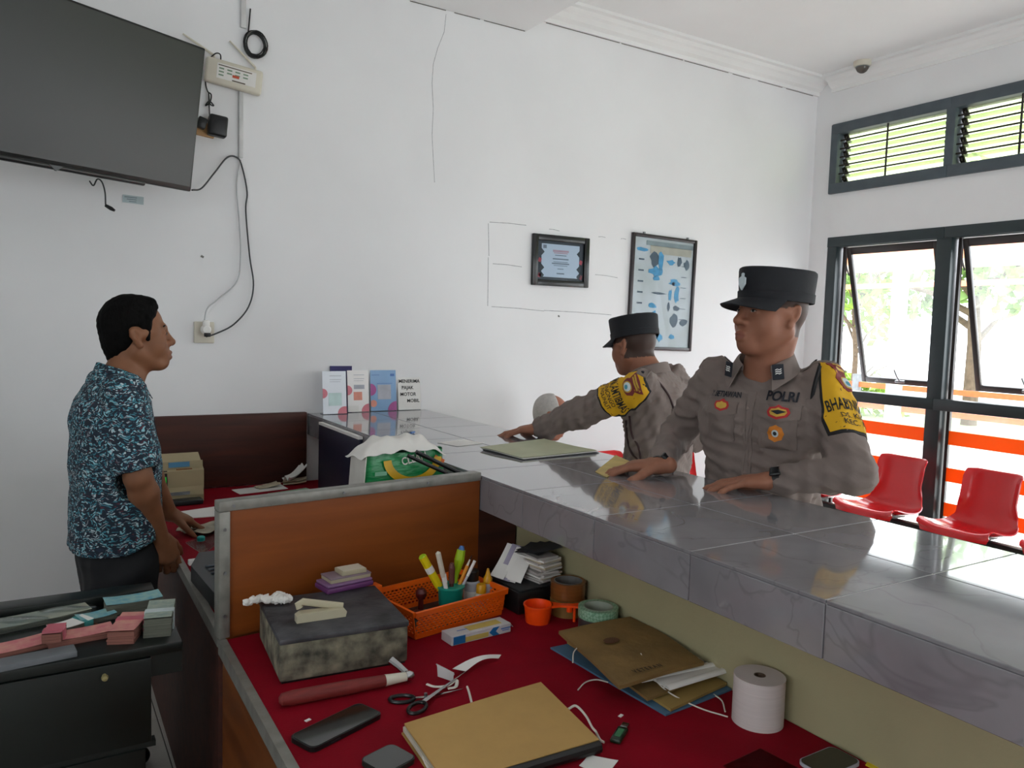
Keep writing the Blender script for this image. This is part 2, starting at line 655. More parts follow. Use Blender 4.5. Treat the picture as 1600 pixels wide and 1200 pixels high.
def transom(idx, y0, y1):
    w = struct(bpy.data.objects.new('window_%d' % idx, None))
    COL.objects.link(w)
    fr = MB()
    yl = y0 + 0.01
    fr.bb((XW - 0.07, y1 - 0.03, TB), (XW + 0.05, y1 + 0.03, TT), 0.006)
    if idx == 11:
        fr.bb((XW - 0.07, y0 - 0.05, TB), (XW + 0.05, yl, TT), 0.006)
    fr.bb((XW - 0.072, y1 + 0.0005, TT - 0.07), (XW + 0.052, y0 - 0.0005, TT + 0.001), 0.003)
    fr.bb((XW - 0.074, y1 + 0.0005, TB - 0.001), (XW + 0.054, y0 - 0.0005, TB + 0.07), 0.003)
    fr.build('window_frame', m_frame2, w)
    a, c = y1 + 0.03, (y0 - 0.05 if idx == 11 else y0 - 0.03)
    n = 6
    z0, z1 = TB + 0.07, TT - 0.07
    dz = (z1 - z0) / n
    for k in range(n):
        zc = z0 + dz * (k + 0.5)
        o = MB().box((0, 0, 0), (0.005, c - a - 0.05, 0.088)).build('louvre', m_louvre, w, 0, (XW + 0.02, (a + c) / 2, zc), (0, math.radians(-38 + (k % 2) * 3), 0))
    br = MB()
    for k in range(5):
        zc = z0 + dz * (k + 1) + 0.012
        br.cyl((XW - 0.035, a, zc), (XW - 0.035, c, zc), 0.006, n=6)
    ym = c - (c - a) * 0.47
    br.cyl((XW - 0.042, ym, z0), (XW - 0.042, ym, z1), 0.007, n=6)
    br.build('security_bar', m_bar, w)
    cl = MB()
    for k in range(n):
        zc = z0 + dz * (k + 0.5)
        for yy in (a + 0.02, c - 0.02):
            cl.box((XW + 0.015, yy, zc), (0.014, 0.03, 0.07), (0, math.radians(-38), 0))
            cl.box((XW + 0.0, yy, zc + 0.02), (0.012, 0.012, 0.05), (0, math.radians(30), 0))
    cl.build('louvre_clip', m_bar, w, 0)


for i in range(NB):
    transom(11 + i, WY0 - i * PITCHW, WY0 - (i + 1) * PITCHW)

portal((XR + 0.2, (WY0 + WY1) / 2, (WB + WT) / 2), WY0 - WY1, WT - WB)
portal((XR + 0.2, (WY0 + WY1) / 2, (TB + TT) / 2), WY0 - WY1, TT - TB)

# window in the left wall and glazed door in the front wall (both behind the camera)
w = struct(bpy.data.objects.new('window_30', None))
COL.objects.link(w)
fr = MB()
for yy in np.linspace(LY0, LY1, 4):
    fr.bb((XL - 0.1, yy - 0.04, LZ0), (XL - 0.02, yy + 0.04, LZ1), 0.004)
for zz in (LZ0, LZ1 - 0.08):
    fr.bb((XL - 0.102, LY0, zz), (XL - 0.018, LY1, zz + 0.08), 0.004)
fr.build('window_frame', m_frame, w)
MB().bb((XL - 0.063, LY0, LZ0), (XL - 0.057, LY1, LZ1)).build('pane', m_pane, w, 0)
w = struct(bpy.data.objects.new('door_1', None))
COL.objects.link(w)
fr = MB()
for xx in (FX0 + 0.05, (FX0 + FX1) / 2, FX1 - 0.05):
    fr.bb((xx - 0.05, YF - 0.1, 0), (xx + 0.05, YF - 0.02, FZ1), 0.004)
fr.bb((FX0, YF - 0.102, FZ1 - 0.1), (FX1, YF - 0.018, FZ1), 0.004)
fr.bb((FX0, YF - 0.102, 0), (FX1, YF - 0.018, 0.12), 0.004)
fr.build('door_frame', m_frame, w)
MB().bb((FX0, YF - 0.063, 0.1), (FX1, YF - 0.057, FZ1)).build('pane', m_pane, w, 0)
portal((XL - 0.2, (LY0 + LY1) / 2, (LZ0 + LZ1) / 2), LY1 - LY0, LZ1 - LZ0, (0, math.radians(-90), 0))
_p = portal(((FX0 + FX1) / 2, YF - 0.2, FZ1 / 2), FZ1, FX1 - FX0, (math.radians(90), 0, 0))

# ------------------------------------------------------------------ furniture
DZ = CAM_H - 0.962 * K          # desk surface
CZ = CAM_H - 0.556 * K          # counter surface
TILE = 0.3335
CX0, CXM, CX1 = 1.189, 1.522, 1.842
CFB = CAM_H - 0.686 * K         # underside of the tiled front
BWX = 1.61 * K                  # face of the counter's wall on the desk side
CY0 = -0.6


def wood_mat(name, c1, c2, rough=0.35, axis=0, sc=7.0):
    m = bpy.data.materials.new(name)
    m.use_nodes = True
    nt = m.node_tree
    b = nt.nodes['Principled BSDF']
    tc = nt.nodes.new('ShaderNodeTexCoord')
    mp = nt.nodes.new('ShaderNodeMapping')
    s = [sc * 2.2] * 3
    s[axis] = sc * 0.25
    mp.inputs['Scale'].default_value = s
    nt.links.new(tc.outputs['Object'], mp.inputs[0])
    nz = nt.nodes.new('ShaderNodeTexNoise')
    nz.inputs['Scale'].default_value = 1.4
    nz.inputs['Detail'].default_value = 6
    nz.inputs['Distortion'].default_value = 0.6
    nt.links.new(mp.outputs[0], nz.inputs[0])
    rp = nt.nodes.new('ShaderNodeValToRGB')
    rp.color_ramp.elements[0].position = 0.32
    rp.color_ramp.elements[1].position = 0.68
    rp.color_ramp.elements[0].color = (*lin(c2), 1)
    rp.color_ramp.elements[1].color = (*lin(c1), 1)
    nt.links.new(nz.outputs[0], rp.inputs[0])
    nt.links.new(rp.outputs[0], b.inputs['Base Color'])
    b.inputs['Roughness'].default_value = rough
    return m


def marble_mat(name, base, dark, vein, rough):
    m = bpy.data.materials.new(name)
    m.use_nodes = True
    nt = m.node_tree
    b = nt.nodes['Principled BSDF']
    tc = nt.nodes.new('ShaderNodeTexCoord')
    oi = nt.nodes.new('ShaderNodeObjectInfo')
    ad = nt.nodes.new('ShaderNodeVectorMath')
    ad.operation = 'MULTIPLY_ADD'
    ad.inputs[1].default_value = (1, 1, 1)
    sc = nt.nodes.new('ShaderNodeVectorMath')
    sc.operation = 'SCALE'
    sc.inputs[0].default_value = (7, 3, 5)
    nt.links.new(oi.outputs['Random'], sc.inputs['Scale'])
    nt.links.new(tc.outputs['Object'], ad.inputs[0])
    nt.links.new(sc.outputs[0], ad.inputs[2])
    nz = nt.nodes.new('ShaderNodeTexNoise')
    nz.inputs['Scale'].default_value = 5
    nz.inputs['Detail'].default_value = 6
    nt.links.new(ad.outputs[0], nz.inputs[0])
    rp = nt.nodes.new('ShaderNodeValToRGB')
    rp.color_ramp.elements[0].position = 0.3
    rp.color_ramp.elements[1].position = 0.7
    rp.color_ramp.elements[0].color = (*lin(dark), 1)
    rp.color_ramp.elements[1].color = (*lin(base), 1)
    nt.links.new(nz.outputs[0], rp.inputs[0])
    wv = nt.nodes.new('ShaderNodeTexNoise')
    wv.inputs['Scale'].default_value = 3.2
    wv.inputs['Detail'].default_value = 3
    wv.inputs['Distortion'].default_value = 1.2
    nt.links.new(ad.outputs[0], wv.inputs[0])
    vr = nt.nodes.new('ShaderNodeValToRGB')
    vr.color_ramp.elements[0].position = 0.485
    vr.color_ramp.elements[0].color = (0, 0, 0, 1)
    vr.color_ramp.elements[1].position = 0.515
    vr.color_ramp.elements[1].color = (0, 0, 0, 1)
    e = vr.color_ramp.elements.new(0.5)
    e.color = (0.28, 0.28, 0.28, 1)
    nt.links.new(wv.outputs[0], vr.inputs[0])
    mx = nt.nodes.new('ShaderNodeMix')
    mx.data_type = 'RGBA'
    nt.links.new(vr.outputs[0], mx.inputs['Factor'])
    nt.links.new(rp.outputs[0], mx.inputs['A'])
    mx.inputs['B'].default_value = (*lin(vein), 1)
    nt.links.new(mx.outputs['Result'], b.inputs['Base Color'])
    b.inputs['Roughness'].default_value = rough
    b.inputs['Coat Weight'].default_value = 0.5
    b.inputs['Coat Roughness'].default_value = 0.03
    return m


m_wood = wood_mat('orange_brown_plywood', '#894819', '#7a3d14', 0.38, 0)
m_wood_d = wood_mat('dark_brown_plywood', '#4f2417', '#36170f', 0.65, 0)
m_wood_s = wood_mat('desk_side_plywood', '#7c431b', '#5c2f12', 0.4, 1)
m_alu = mat('worn_aluminium_trim', '#8f8d86', 0.45, 0.35, var=0.14, scale=30)
m_red = mat('crimson_desk_cloth', '#880019', 0.85, var=0.10, scale=9, bump=0.1, bscale=200, spec=0.15)
m_cream = mat('cream_counter_wall', '#a79f7c', 0.8, var=0.07, scale=4, bump=0.1)
m_tile = marble_mat('grey_marble_tile', '#8b898d', '#78767a', '#504e52', 0.09)
m_cgrout = mat('counter_grout', '#d2d2ce', 0.8, var=0.05)
m_blackdesk = mat('black_green_desk_paint', '#0d1512', 0.38, var=0.2, scale=10)
m_white = mat('white_paper', '#e6e4e0', 0.7, var=0.03)
m_offw = mat('offwhite_plastic', '#d3cdbd', 0.45, var=0.04)
m_navy = mat('navy_plastic', '#141430', 0.45, var=0.1)
m_darkgrey = mat('dark_grey_plastic', '#26292b', 0.45, var=0.08)
m_ink = mat('black_ink', '#141414', 0.7, var=0.1)
m_orangep = mat('orange_plastic', '#ee6410', 0.35, var=0.05)
m_chrome = mat('chrome', '#b9b9bb', 0.2, 1.0, var=0.03)
m_tan = mat('tan_card', '#bb9556', 0.7, var=0.05, scale=20)
m_string = mat('white_string', '#d8d2c8', 0.8, var=0.05)
m_plastic_clear = glass_mat('clear_plastic', (0.9, 0.92, 0.93), 0.08, 0.12)

# ---- tiled service counter
ctr = thing('service_counter', 'long tiled service counter of glossy grey marble tiles', 'counter', (0, 0, 0))
b = MB()
b.bb((BWX, CY0, 0.0), (CX1 - 0.12, YB - 0.002, CFB + 0.01))
b.build('base_wall', m_cream, ctr, 0)
b = MB()
b.bb((CX0 + 0.006, CY0, CFB + 0.002), (CX1 - 0.006, YB - 0.002, CZ - 0.0012))
b.build('slab', m_cgrout, ctr, 0)
ys = [0.8585 + TILE * k for k in range(-5, 10)]
edges = [CY0] + [y for y in ys if CY0 + 0.02 < y < YB - 0.02] + [YB - 0.002]
G = 0.0013
for i in range(len(edges) - 1):
    y0, y1 = edges[i], edges[i + 1]
    for (x0, x1) in ((CX0, CXM), (CXM, CX1)):
        MB().box((0, 0, 0), (x1 - x0 - 2 * G, y1 - y0 - 2 * G, 0.008), None, 0.0012, 1).build('tile', m_tile, ctr, 35, ((x0 + x1) / 2, (y0 + y1) / 2, CZ - 0.004))
    for xx in (CX0 + 0.004, CX1 - 0.004):
        MB().box((0, 0, 0), (0.008, y1 - y0 - 2 * G, CZ - 0.0082 - CFB), None, 0.0012, 1).build('tile', m_tile, ctr, 35, (xx, (y0 + y1) / 2, (CZ - 0.0082 + CFB) / 2))

# ---- desks on the clerk side
PY0, PY1 = 2.0, 2.098           # partition line at its left end / at the counter


def desk(name, label, x0, x0b, y0, y0b, y1, y1b):
    d = thing(name, label, 'desk')
    xe = BWX - 0.004
    # top outline follows the slightly skewed front edge
    pts = [(x0, y0), (xe, y0b), (xe, y1b), (x0b, y1)]
    MB().prism(pts, DZ - 0.03, DZ - 0.004).build('desktop', m_wood, d, 0)
    ins = [(x0 + 0.018, y0), (xe, y0b), (xe, y1b), (x0b + 0.018, y1)]
    MB().prism(ins, DZ - 0.0038, DZ).build('table_cloth', m_red, d, 0)
    MB().prism([(x0 - 0.003, y0), (x0 + 0.017, y0), (x0b + 0.017, y1), (x0b - 0.003, y1)], DZ - 0.032, DZ + 0.002).build('edge_trim', m_alu, d, 0)
    return d


d1 = desk('work_desk', 'red cloth covered desk in the foreground below the counter', 0.374, 0.392, 0.3, 0.3, PY0 - 0.005, PY1 - 0.012)
MB().prism([(0.380, 0.3), (0.398, 0.3), (0.412, PY0 - 0.03), (0.395, PY0 - 0.03)], 0.0, DZ - 0.033).build('front_panel', m_wood_s, d1, 0)
d2 = desk('work_desk', 'red cloth covered desk beyond the wooden partition by the brown back board', 0.398, 0.418, PY0 + 0.036, PY1 + 0.058, YB - 0.04, YB - 0.04)
MB().prism([(0.401, PY0 + 0.05), (0.418, PY0 + 0.05), (0.438, YB - 0.05), (0.421, YB - 0.05)], 0.0, DZ - 0.033).build('apron', m_wood_d, d2, 0)
MB().bb((0.44, PY1 + 0.05, 0), (BWX - 0.02, PY1 + 0.075, DZ - 0.033)).build('leg_panel', m_wood_d, d2, 0)
MB().bb((0.46, YB - 0.08, 0), (BWX - 0.02, YB - 0.055, DZ - 0.033)).build('leg_panel', m_wood_d, d2, 0)

# ---- wooden partition between the desks
pa = math.atan2(PY1 - PY0, CX0 - 0.396)
pt = thing('desk_partition', 'orange brown wooden partition board with worn metal edging between the desks', 'partition', (0.396, PY0, 0), pa)
PL = math.hypot(CX0 - 0.396, PY1 - PY0)
PT = CAM_H - 0.541 * K
MB().bb((0.012, 0.004, DZ + 0.001), (PL - 0.004, 0.026, PT - 0.01)).build('panel', m_wood, pt, 0)
MB().bb((PL - 0.004, 0.004, DZ + 0.001), (PL + 0.145, 0.026, CFB - 0.004)).build('panel_extension', m_wood_d, pt, 0)
MB().bb((-0.006, -0.004, PT - 0.026), (PL - 0.004, 0.034, PT), 0.003).build('top_trim', m_alu, pt)
MB().bb((-0.006, -0.005, DZ + 0.003), (0.022, 0.033, PT - 0.026), 0.003).build('side_trim', m_alu, pt)
s = MB()
for x in (0.03, 0.33, 0.60):
    s.cyl((x, -0.0065, PT - 0.013), (x, -0.003, PT - 0.013), 0.004, n=10)
for z in (DZ + 0.06, DZ + 0.17, DZ + 0.28):
    s.cyl((0.008, -0.0075, z), (0.008, -0.004, z), 0.004, n=10)
s.build('screw', m_steel, pt)

# ---- dark board fixed along the back wall above the far desk
b = MB()
b.bb((0.44, YB - 0.036, DZ + 0.001), (CX0 - 0.012, YB - 0.004, CAM_H - 0.546 * K), 0.002)
tag(b.build('back_board', m_wood_d, None), 'dark brown wooden board standing along the back wall', 'board')

# ------------------------------------------------------------------ things on the wall
# television on a swivel bracket
tvr = at_y(299, 300, 3.62)       # lower right corner
U = Vector((0.897, 0.443, 0)).normalized()      # along the set, left to right
Nn = Vector((0.443, -0.897, 0)).normalized()    # out of the screen
TW, TH = 1.04, 0.588
tv = thing('television', 'large flat black television tilted on a wall bracket', 'television', tvr - U * TW / 2)
tilt = math.radians(9.5)
Vv = (Vector((0, 0, 1)) * math.cos(tilt) + Nn * math.sin(tilt))
m4 = frame_mtx((0, 0, 0), U, Vv)
m_tvb = mat('black_tv_bezel', '#08090a', 0.3, var=0.05)
m_scr = mat('dark_lcd_screen', '#17191b', 0.32, var=0.04, scale=3, spec=0.6)
MB().box((0, TH / 2, -0.022), (TW, TH, 0.04), None, 0.006).build('case', m_tvb, tv).data.transform(m4)
MB().box((0, TH / 2 + 0.006, -0.0015), (TW - 0.018, TH - 0.03, 0.002)).build('screen', m_scr, tv, 0).data.transform(m4)
MB().box((-0.1, TH / 2, -0.07), (0.72, TH * 0.7, 0.06), None, 0.02).build('rear_housing', m_tvb, tv).data.transform(m4)
MB().box((-0.1, 0.0, -0.012), (0.82, 0.022, 0.03), None, 0.008).build('lower_lip', m_tvb, tv).data.transform(m4)
MB().prism([(-0.07, 0.006), (-0.045, -0.014), (-0.02, 0.006)], -0.004, 0.006).build('emblem', mat('grey_emblem', '#4a4d50', 0.4), tv, 0).data.transform(m4)
ctr_tv = tvr - U * TW / 2 + Vector((0, 0, TH / 2)) - Nn * 0.1
b = MB()
pc = Vector((-0.05, 0, TH / 2)) - Nn * 0.02
wall_pt = Vector((0.25, YB - 0.03, tvr.z + TH / 2)) - tv.location
b.tube([pc - Nn * 0.06, pc - Nn * 0.12 + Vector((0.12, 0.05, 0)), wall_pt], 0.02, 8)
b.box((wall_pt.x, wall_pt.y + 0.016, wall_pt.z), (0.2, 0.02, 0.3))
b.build('wall_bracket', m_tvb, tv, 0)
# dangling lead under the set
c = MB()
q0 = at_y(150, 280, 3.5)
q = [at_y(140, 283, 3.52), at_y(146, 290, 3.5), at_y(152, 280, 3.5), at_y(159, 284, 3.5), at_y(164, 300, 3.5), at_y(165, 320, 3.5)]
wl = thing('dangling_cable', 'short grey lead with a black plug hanging below the television', 'cable', q[0])
MB().tube([p - q[0] for p in smooth_path(q, 5)], 0.0028, 6).build('lead', m_darkgrey, wl)
e1, e2 = at_y(165, 321, 3.5) - q[0], at_y(179, 329, 3.48) - q[0]
MB().tube([e1, e1.lerp(e2, 0.6), e2], [0.006, 0.008, 0.005], 8).build('plug', m_black, wl)
q = [at_y(107, 0, YB - 0.01), at_y(116, 20, YB - 0.01), at_y(124, 40, YB - 0.01)]
tag(MB().tube(q, 0.004, 6).build('ceiling_cable', m_darkgrey, None), 'thin grey cable running up the wall above the television', 'cable')

# small pale label
p = at_y(208, 312, YB)
lb = tag(MB().box((0, 0, 0), (0.085, 0.002, 0.034), (0, 0.03, 0)).build('wall_sticker', mat('pale_blue_label', '#b9c9cc', 0.6), None, 0, (p.x, YB - 0.001, p.z)), 'small pale blue sticker on the wall below the television', 'sticker')
k_ = MB()
for i in range(3):
    k_.box((-0.01 + i * 0.004, -0.0015, 0.009 - i * 0.009), (0.05 - i * 0.01, 0.001, 0.003))
k_.build('print', mat('grey_print', '#7d8a92', 0.7), lb, 0)

# router
r0, r1 = at_y(327, 108, YB), at_y(399, 124, YB)
rc = (at_y(327, 95, YB) + at_y(400, 147, YB)) / 2
ru = at_y(395, 112, YB) - at_y(329, 93, YB)
rang = math.atan2(ru.z, ru.x)
rt = thing('wifi_router', 'cream wireless router with two aerials mounted beside the television', 'router', (rc.x, YB, rc.z), rot=(0, -rang, 0))
RW, RH = 0.255, 0.115
MB().box((0, -0.02, 0), (RW, 0.034, RH), None, 0.012, 3).build('case', m_offw, rt)
MB().box((0.008, -0.0375, 0.004), (0.175, 0.001, 0.068)).build('label', m_white, rt, 0)
k_ = MB()
k_.box((0.0, -0.0385, 0.03), (0.15, 0.001, 0.004))
k_.box((0.02, -0.0385, -0.026), (0.06, 0.001, 0.005))
k_.build('label_rule', mat('brown_print', '#5a4a38', 0.7), rt, 0)
k_ = MB()
for i in range(9):
    k_.box((-0.06 + (i % 4) * 0.036, -0.0385, 0.016 - (i // 4) * 0.015), (0.022, 0.001, 0.006))
k_.build('label_print', mat('green_grey_print', '#7f9a80', 0.7), rt, 0)
MB().box((0.005, -0.039, -0.006), (0.03, 0.001, 0.012)).build('label_mark', mat('red_print', '#c4533a', 0.7), rt, 0)
for (xx, tx, tz) in ((-0.095, -0.14, 0.055), (0.09, -0.125, 0.085)):
    a = MB()
    a.cyl((xx, -0.02, RH / 2 - 0.004), (xx, -0.02, RH / 2 + 0.012), 0.006, n=10)
    a.tube([(xx, -0.02, RH / 2 + 0.012), (xx + tx * 0.5, -0.02, RH / 2 + 0.012 + tz * 0.5), (xx + tx, -0.02, RH / 2 + 0.012 + tz)], [0.006, 0.0055, 0.004], 8)
    a.build('aerial', m_offw, rt)
# router lead
q = [at_y(345, 95, YB - 0.02), at_y(344, 85, YB - 0.03), at_y(336, 84, YB - 0.03), at_y(325, 97, YB - 0.02), at_y(321, 125, YB - 0.012), at_y(324, 142, YB - 0.012),
     at_y(330, 148, YB - 0.015), at_y(328, 160, YB - 0.01), at_y(321, 165, YB - 0.01), at_y(327, 158, YB - 0.02), at_y(334, 165, YB - 0.01), at_y(328, 162, YB - 0.014), at_y(326, 145, YB - 0.02), at_y(327, 170, YB - 0.014), at_y(328, 186, YB - 0.02)]
tag(MB().tube(smooth_path(q, 5), 0.0032, 6).build('adapter_cable', m_black, None), 'black knotted lead between the router and its power adapter', 'cable')
# adapter on a wooden block
p = at_y(334, 200, YB)
ad = thing('power_adapter', 'black square power adapter plugged in beside the television edge', 'adapter', (p.x, YB, p.z))
MB().box((0.008, -0.045, 0), (0.082, 0.05, 0.095), (0, 0.09, 0), 0.01, 3).build('case', m_black, ad)
MB().box((-0.055, -0.012, -0.015), (0.11, 0.022, 0.06), (0, 0.1, 0)).build('wood_block', mat('pale_wood', '#c79c6a', 0.7, var=0.1, scale=25, stretch=(1, 1, 6)), ad, 0)
MB().box((-0.06, -0.04, 0.005), (0.04, 0.034, 0.05), (0, 0.3, 0), 0.006).build('plug', m_black, ad)

# conduit pieces
a, c = at_y(380, -60, YB), at_y(381, 45, YB)
d_ = MB()
d_.bb((a.x - 0.012, YB - 0.014, c.z), (a.x + 0.012, YB, min(a.z, ZS)), 0.003)
tag(d_.build('cable_trunking', mat('white_trunking', '#d9d9d8', 0.5), None), 'white cable trunking running from the ceiling to the cable coil', 'trunking')
a, c = at_y(378, 140, YB), at_y(375, 247, YB)
d_ = MB()
d_.bb((c.x - 0.008, YB - 0.014, c.z), (c.x + 0.012, YB, a.z), 0.003)
tag(d_.build('cable_trunking', MATS['white_trunking'], None), 'white cable trunking running down from the router', 'trunking')
# coil
cc = at_y(397, 71, YB)
co = thing('cable_coil', 'coil of black cable hanging on the wall above the router', 'cable', (cc.x, YB, cc.z))
rr = random.Random(4)
for i in range(7):
    pts = []
    ox, oz, R0 = rr.uniform(-.006, .006), rr.uniform(-.008, .004), 0.051 + rr.uniform(-.006, .006)
    for k in range(25):
        t = 2 * math.pi * k / 24
        pts.append((ox + R0 * math.cos(t) * 0.95, -0.012 - 0.012 * rr.random() * 0.4 - 0.004 * (i % 3), oz + R0 * math.sin(t) * 1.12))
    MB().tube(pts, 0.0035, 6, cap=False).build('loop', m_black, co)
MB().tube([(-0.02, -0.01, 0.16), (-0.03, -0.012, 0.05)], 0.0035, 6).build('tail', m_black, co)

# socket and plug
p = at_y(317, 518, YB)
so = thing('wall_socket', 'cream square wall socket with a white plug', 'socket', (p.x, YB, p.z))
MB().box((0.004, -0.006, -0.004), (0.09, 0.012, 0.1), None, 0.004).build('plate', m_offw, so)
pb = MB()
pb.lathe([(0.022, 0), (0.022, 0.03), (0.016, 0.038)], 18, Matrix.Translation((0.008, -0.012, 0.01)) @ Euler((math.radians(90), 0, 0)).to_matrix().to_4x4())
pb.box((0.008, -0.034, 0.034), (0.03, 0.03, 0.04), None, 0.008)
pb.build('plug_adapter', m_white, so)
MB().box((0.01, -0.056, -0.014), (0.03, 0.016, 0.018), None, 0.004).build('plug', m_black, so)
# cables: black from TV edge to the socket, white one from the trunking
q = [at_y(300, 297, 3.72), at_y(315, 294, 3.8), at_y(335, 270, YB - 0.03), at_y(355, 246, YB - 0.02), at_y(370, 246, YB - 0.012), at_y(378, 260, YB - 0.012), at_y(386, 300, YB - 0.015),
     at_y(384, 330, YB - 0.015), at_y(390, 400, YB - 0.02), at_y(396, 445, YB - 0.02), at_y(388, 480, YB - 0.025), at_y(365, 507, YB - 0.03), at_y(338, 521, YB - 0.04), at_y(322, 526, YB - 0.055)]
tag(MB().tube(smooth_path(q, 6), 0.0038, 7).build('power_cable', mat('dark_grey_cable', '#35373a', 0.5), None), 'dark grey power cable looping from the television to the socket', 'cable')
q = [at_y(376, 250, YB - 0.01), at_y(370, 290, YB - 0.012), at_y(374, 350, YB - 0.02), at_y(376, 400, YB - 0.02), at_y(370, 440, YB - 0.02), at_y(340, 468, YB - 0.025), at_y(324, 482, YB - 0.03), at_y(319, 503, YB - 0.038)]
tag(MB().tube(smooth_path(q, 6), 0.0036, 7).build('power_cable', mat('white_cable', '#c3c4c6', 0.5), None), 'white power cable hanging in a loop down to the socket', 'cable')


# ---- framed certificate and poster
def wall_frame(name, label, tl, tr, bl, br, fw, depth, m_f):
    a, b_, c_, d_ = [at_y(x, y, YB - depth) for (x, y) in (tl, tr, bl, br)]
    cx, cz = (a.x + b_.x + c_.x + d_.x) / 4, (a.z + b_.z + c_.z + d_.z) / 4
    w = ((b_ - a).length + (d_ - c_).length) / 2
    h = ((a - c_).length + (b_ - d_).length) / 2
    ang = math.atan2(b_.z - a.z + d_.z - c_.z, 2 * w)
    t = thing(name, label, 'picture frame', (cx, YB, cz), rot=(0, -ang, 0))
    for nm, (x, z, sx, sz) in dict(l=(-w / 2 + fw / 2, 0, fw, h), r=(w / 2 - fw / 2, 0, fw, h), t=(0, h / 2 - fw / 2, w - 2 * fw, fw), b=(0, -h / 2 + fw / 2, w - 2 * fw, fw)).items():
        MB().box((x, -depth / 2 - 0.001, z), (sx, depth, sz), None, 0.004).build('frame_rail', m_f, t)
    return t, w, h


m_cert_f = mat('black_gloss_frame', '#0c0b0d', 0.25, var=0.05)
t, w, h = wall_frame('framed_certificate', 'small black framed certificate on the back wall', (834, 364), (922, 372.5), (832, 445), (919.7, 450), 0.036, 0.022, m_cert_f)
MB().box((0, -0.005, 0), (w - 0.07, 0.004, h - 0.07)).build('mount_board', mat('dark_slate_card', '#2b363d', 0.5), t, 0)
iw, ih = w - 0.135, h - 0.105
MB().box((0, -0.008, 0), (iw, 0.002, ih)).build('certificate_sheet', mat('pale_blue_paper', '#b6c6d2', 0.6, var=0.02), t, 0)
k_ = MB()
for sx in (-1, 1):
    for zz in (0.25, -0.22, -0.45):
        k_.box((sx * iw / 2, -0.0095, zz * ih), (0.028, 0.001, 0.028), (0, math.radians(45), 0))
k_.build('ornament', MATS['dark_slate_card'], t, 0)
k_ = MB()
for sx in (-1, 1):
    for zz in (0.0, -0.46):
        k_.box((sx * (iw / 2 + 0.012), -0.0095, zz * ih), (0.02, 0.001, 0.024), (0, math.radians(20), 0))
k_.build('red_ornament', mat('muted_red_print', '#b8505a', 0.6), t, 0)
k_ = MB()
for (zz, ww, hh) in ((0.17, .3, .008), (0.06, .42, .012), (-0.03, .38, .006), (-0.08, .46, .012), (-0.14, .36, .006), (-0.24, .16, .007), (-0.38, .2, .012)):
    k_.box((0, -0.0095, zz * ih), (ww * iw, 0.001, hh * 0.6))
k_.box((-iw * 0.42, -0.0095, ih * 0.41), (0.024, 0.001, 0.02))
k_.build('print_line', mat('slate_print', '#76838e', 0.7), t, 0)
k_ = MB()
k_.box((0, -0.0095, 0.30 * ih), (0.42 * iw, 0.001, 0.012))
k_.box((0, -0.0095, 0.24 * ih), (0.36 * iw, 0.001, 0.006))
k_.build('title_line', mat('rose_print', '#b59aa5', 0.7), t, 0)
MB().box((0, -0.014, 0), (w - 0.075, 0.002, h - 0.075)).build('pane', glass_mat('frame_glass', (0.97, 0.98, 1), 0.06), t, 0)

m_post_f = mat('dark_brown_frame', '#2b2024', 0.35, var=0.08)
t, w, h = wall_frame('framed_poster', 'tall dark framed information poster with blue pictures on the back wall', (988, 364), (1089.5, 374), (982.5, 544), (1081, 551), 0.022, 0.022, m_post_f)
MB().box((0, -0.006, 0), (w - 0.04, 0.004, h - 0.04)).build('poster_sheet', mat('pale_grey_poster', '#c3cbcb', 0.45, var=0.06, scale=5, col2='#aeb5ae'), t, 0)
iw, ih = w - 0.044, h - 0.044
k_ = MB()
k_.box((0.05, -0.009, ih * 0.455), (iw * 0.8, 0.001, 0.03))
k_.build('title_band', mat('grey_green_print', '#8c9a98', 0.6), t, 0)
k_ = MB()
k_.box((0.06, -0.009, ih * 0.40), (iw * 0.7, 0.001, 0.05))
k_.build('intro_text', mat('beige_print', '#b9b6a2', 0.6), t, 0)
rr = random.Random(5)
blue = mat('sky_blue_print', '#4f9fc6', 0.6, var=0.15, scale=30)
dk = mat('slate_ink_print', '#55656e', 0.6)


def blob(mb, x, z, w_, h_, n=11):
    pts = []
    for i in range(n):
        t_ = 2 * math.pi * i / n
        r_ = 1 + rr.uniform(-.3, .3)
        pts.append((x + math.cos(t_) * w_ / 2 * r_, -(z + math.sin(t_) * h_ / 2 * r_)))
    mb.prism(pts, -0.0002, 0.0008, Matrix.Translation((0, -0.0092, 0)) @ Euler((math.radians(90), 0, 0)).to_matrix().to_4x4() @ Matrix.Scale(-1, 4, (0, 1, 0)) @ Matrix.Identity(4))


k_, k2 = MB(), MB()
for (x, z, w_, h_, dark) in ((-.16, .31, .06, .075, 1), (-.05, .31, .05, .1, 0), (.12, .3, .06, .03, 0), (.27, .31, .03, .06, 1), (.4, .29, .05, .06, 1), (-.12, .2, .1, .06, 0), (-.1, .14, .05, .03, 0),
                             (.2, .11, .08, .04, 0), (.18, .1, .03, .02, 1), (.25, .0, .035, .11, 0), (.14, -.01, .025, .07, 0), (-.05, .0, .1, .012, 1), (-.15, -.12, .06, .03, 0), (.12, -.12, .02, .05, 1), (.25, -.13, .05, .03, 1),
                             (-.12, -.24, .035, .1, 0), (.22, -.24, .05, .08, 1), (.4, -.26, .06, .04, 1), (-.08, -.38, .06, .08, 0), (.0, -.41, .05, .05, 0), (.2, -.4, .05, .03, 0), (-.38, .39, .08, .02, 0)):
    blob(k2 if dark else k_, x * iw, z * ih, w_ * 1.15, h_ * 1.1)
k_.build('picture', blue, t, 0)
k2.build('picture', dk, t, 0)
k_ = MB()
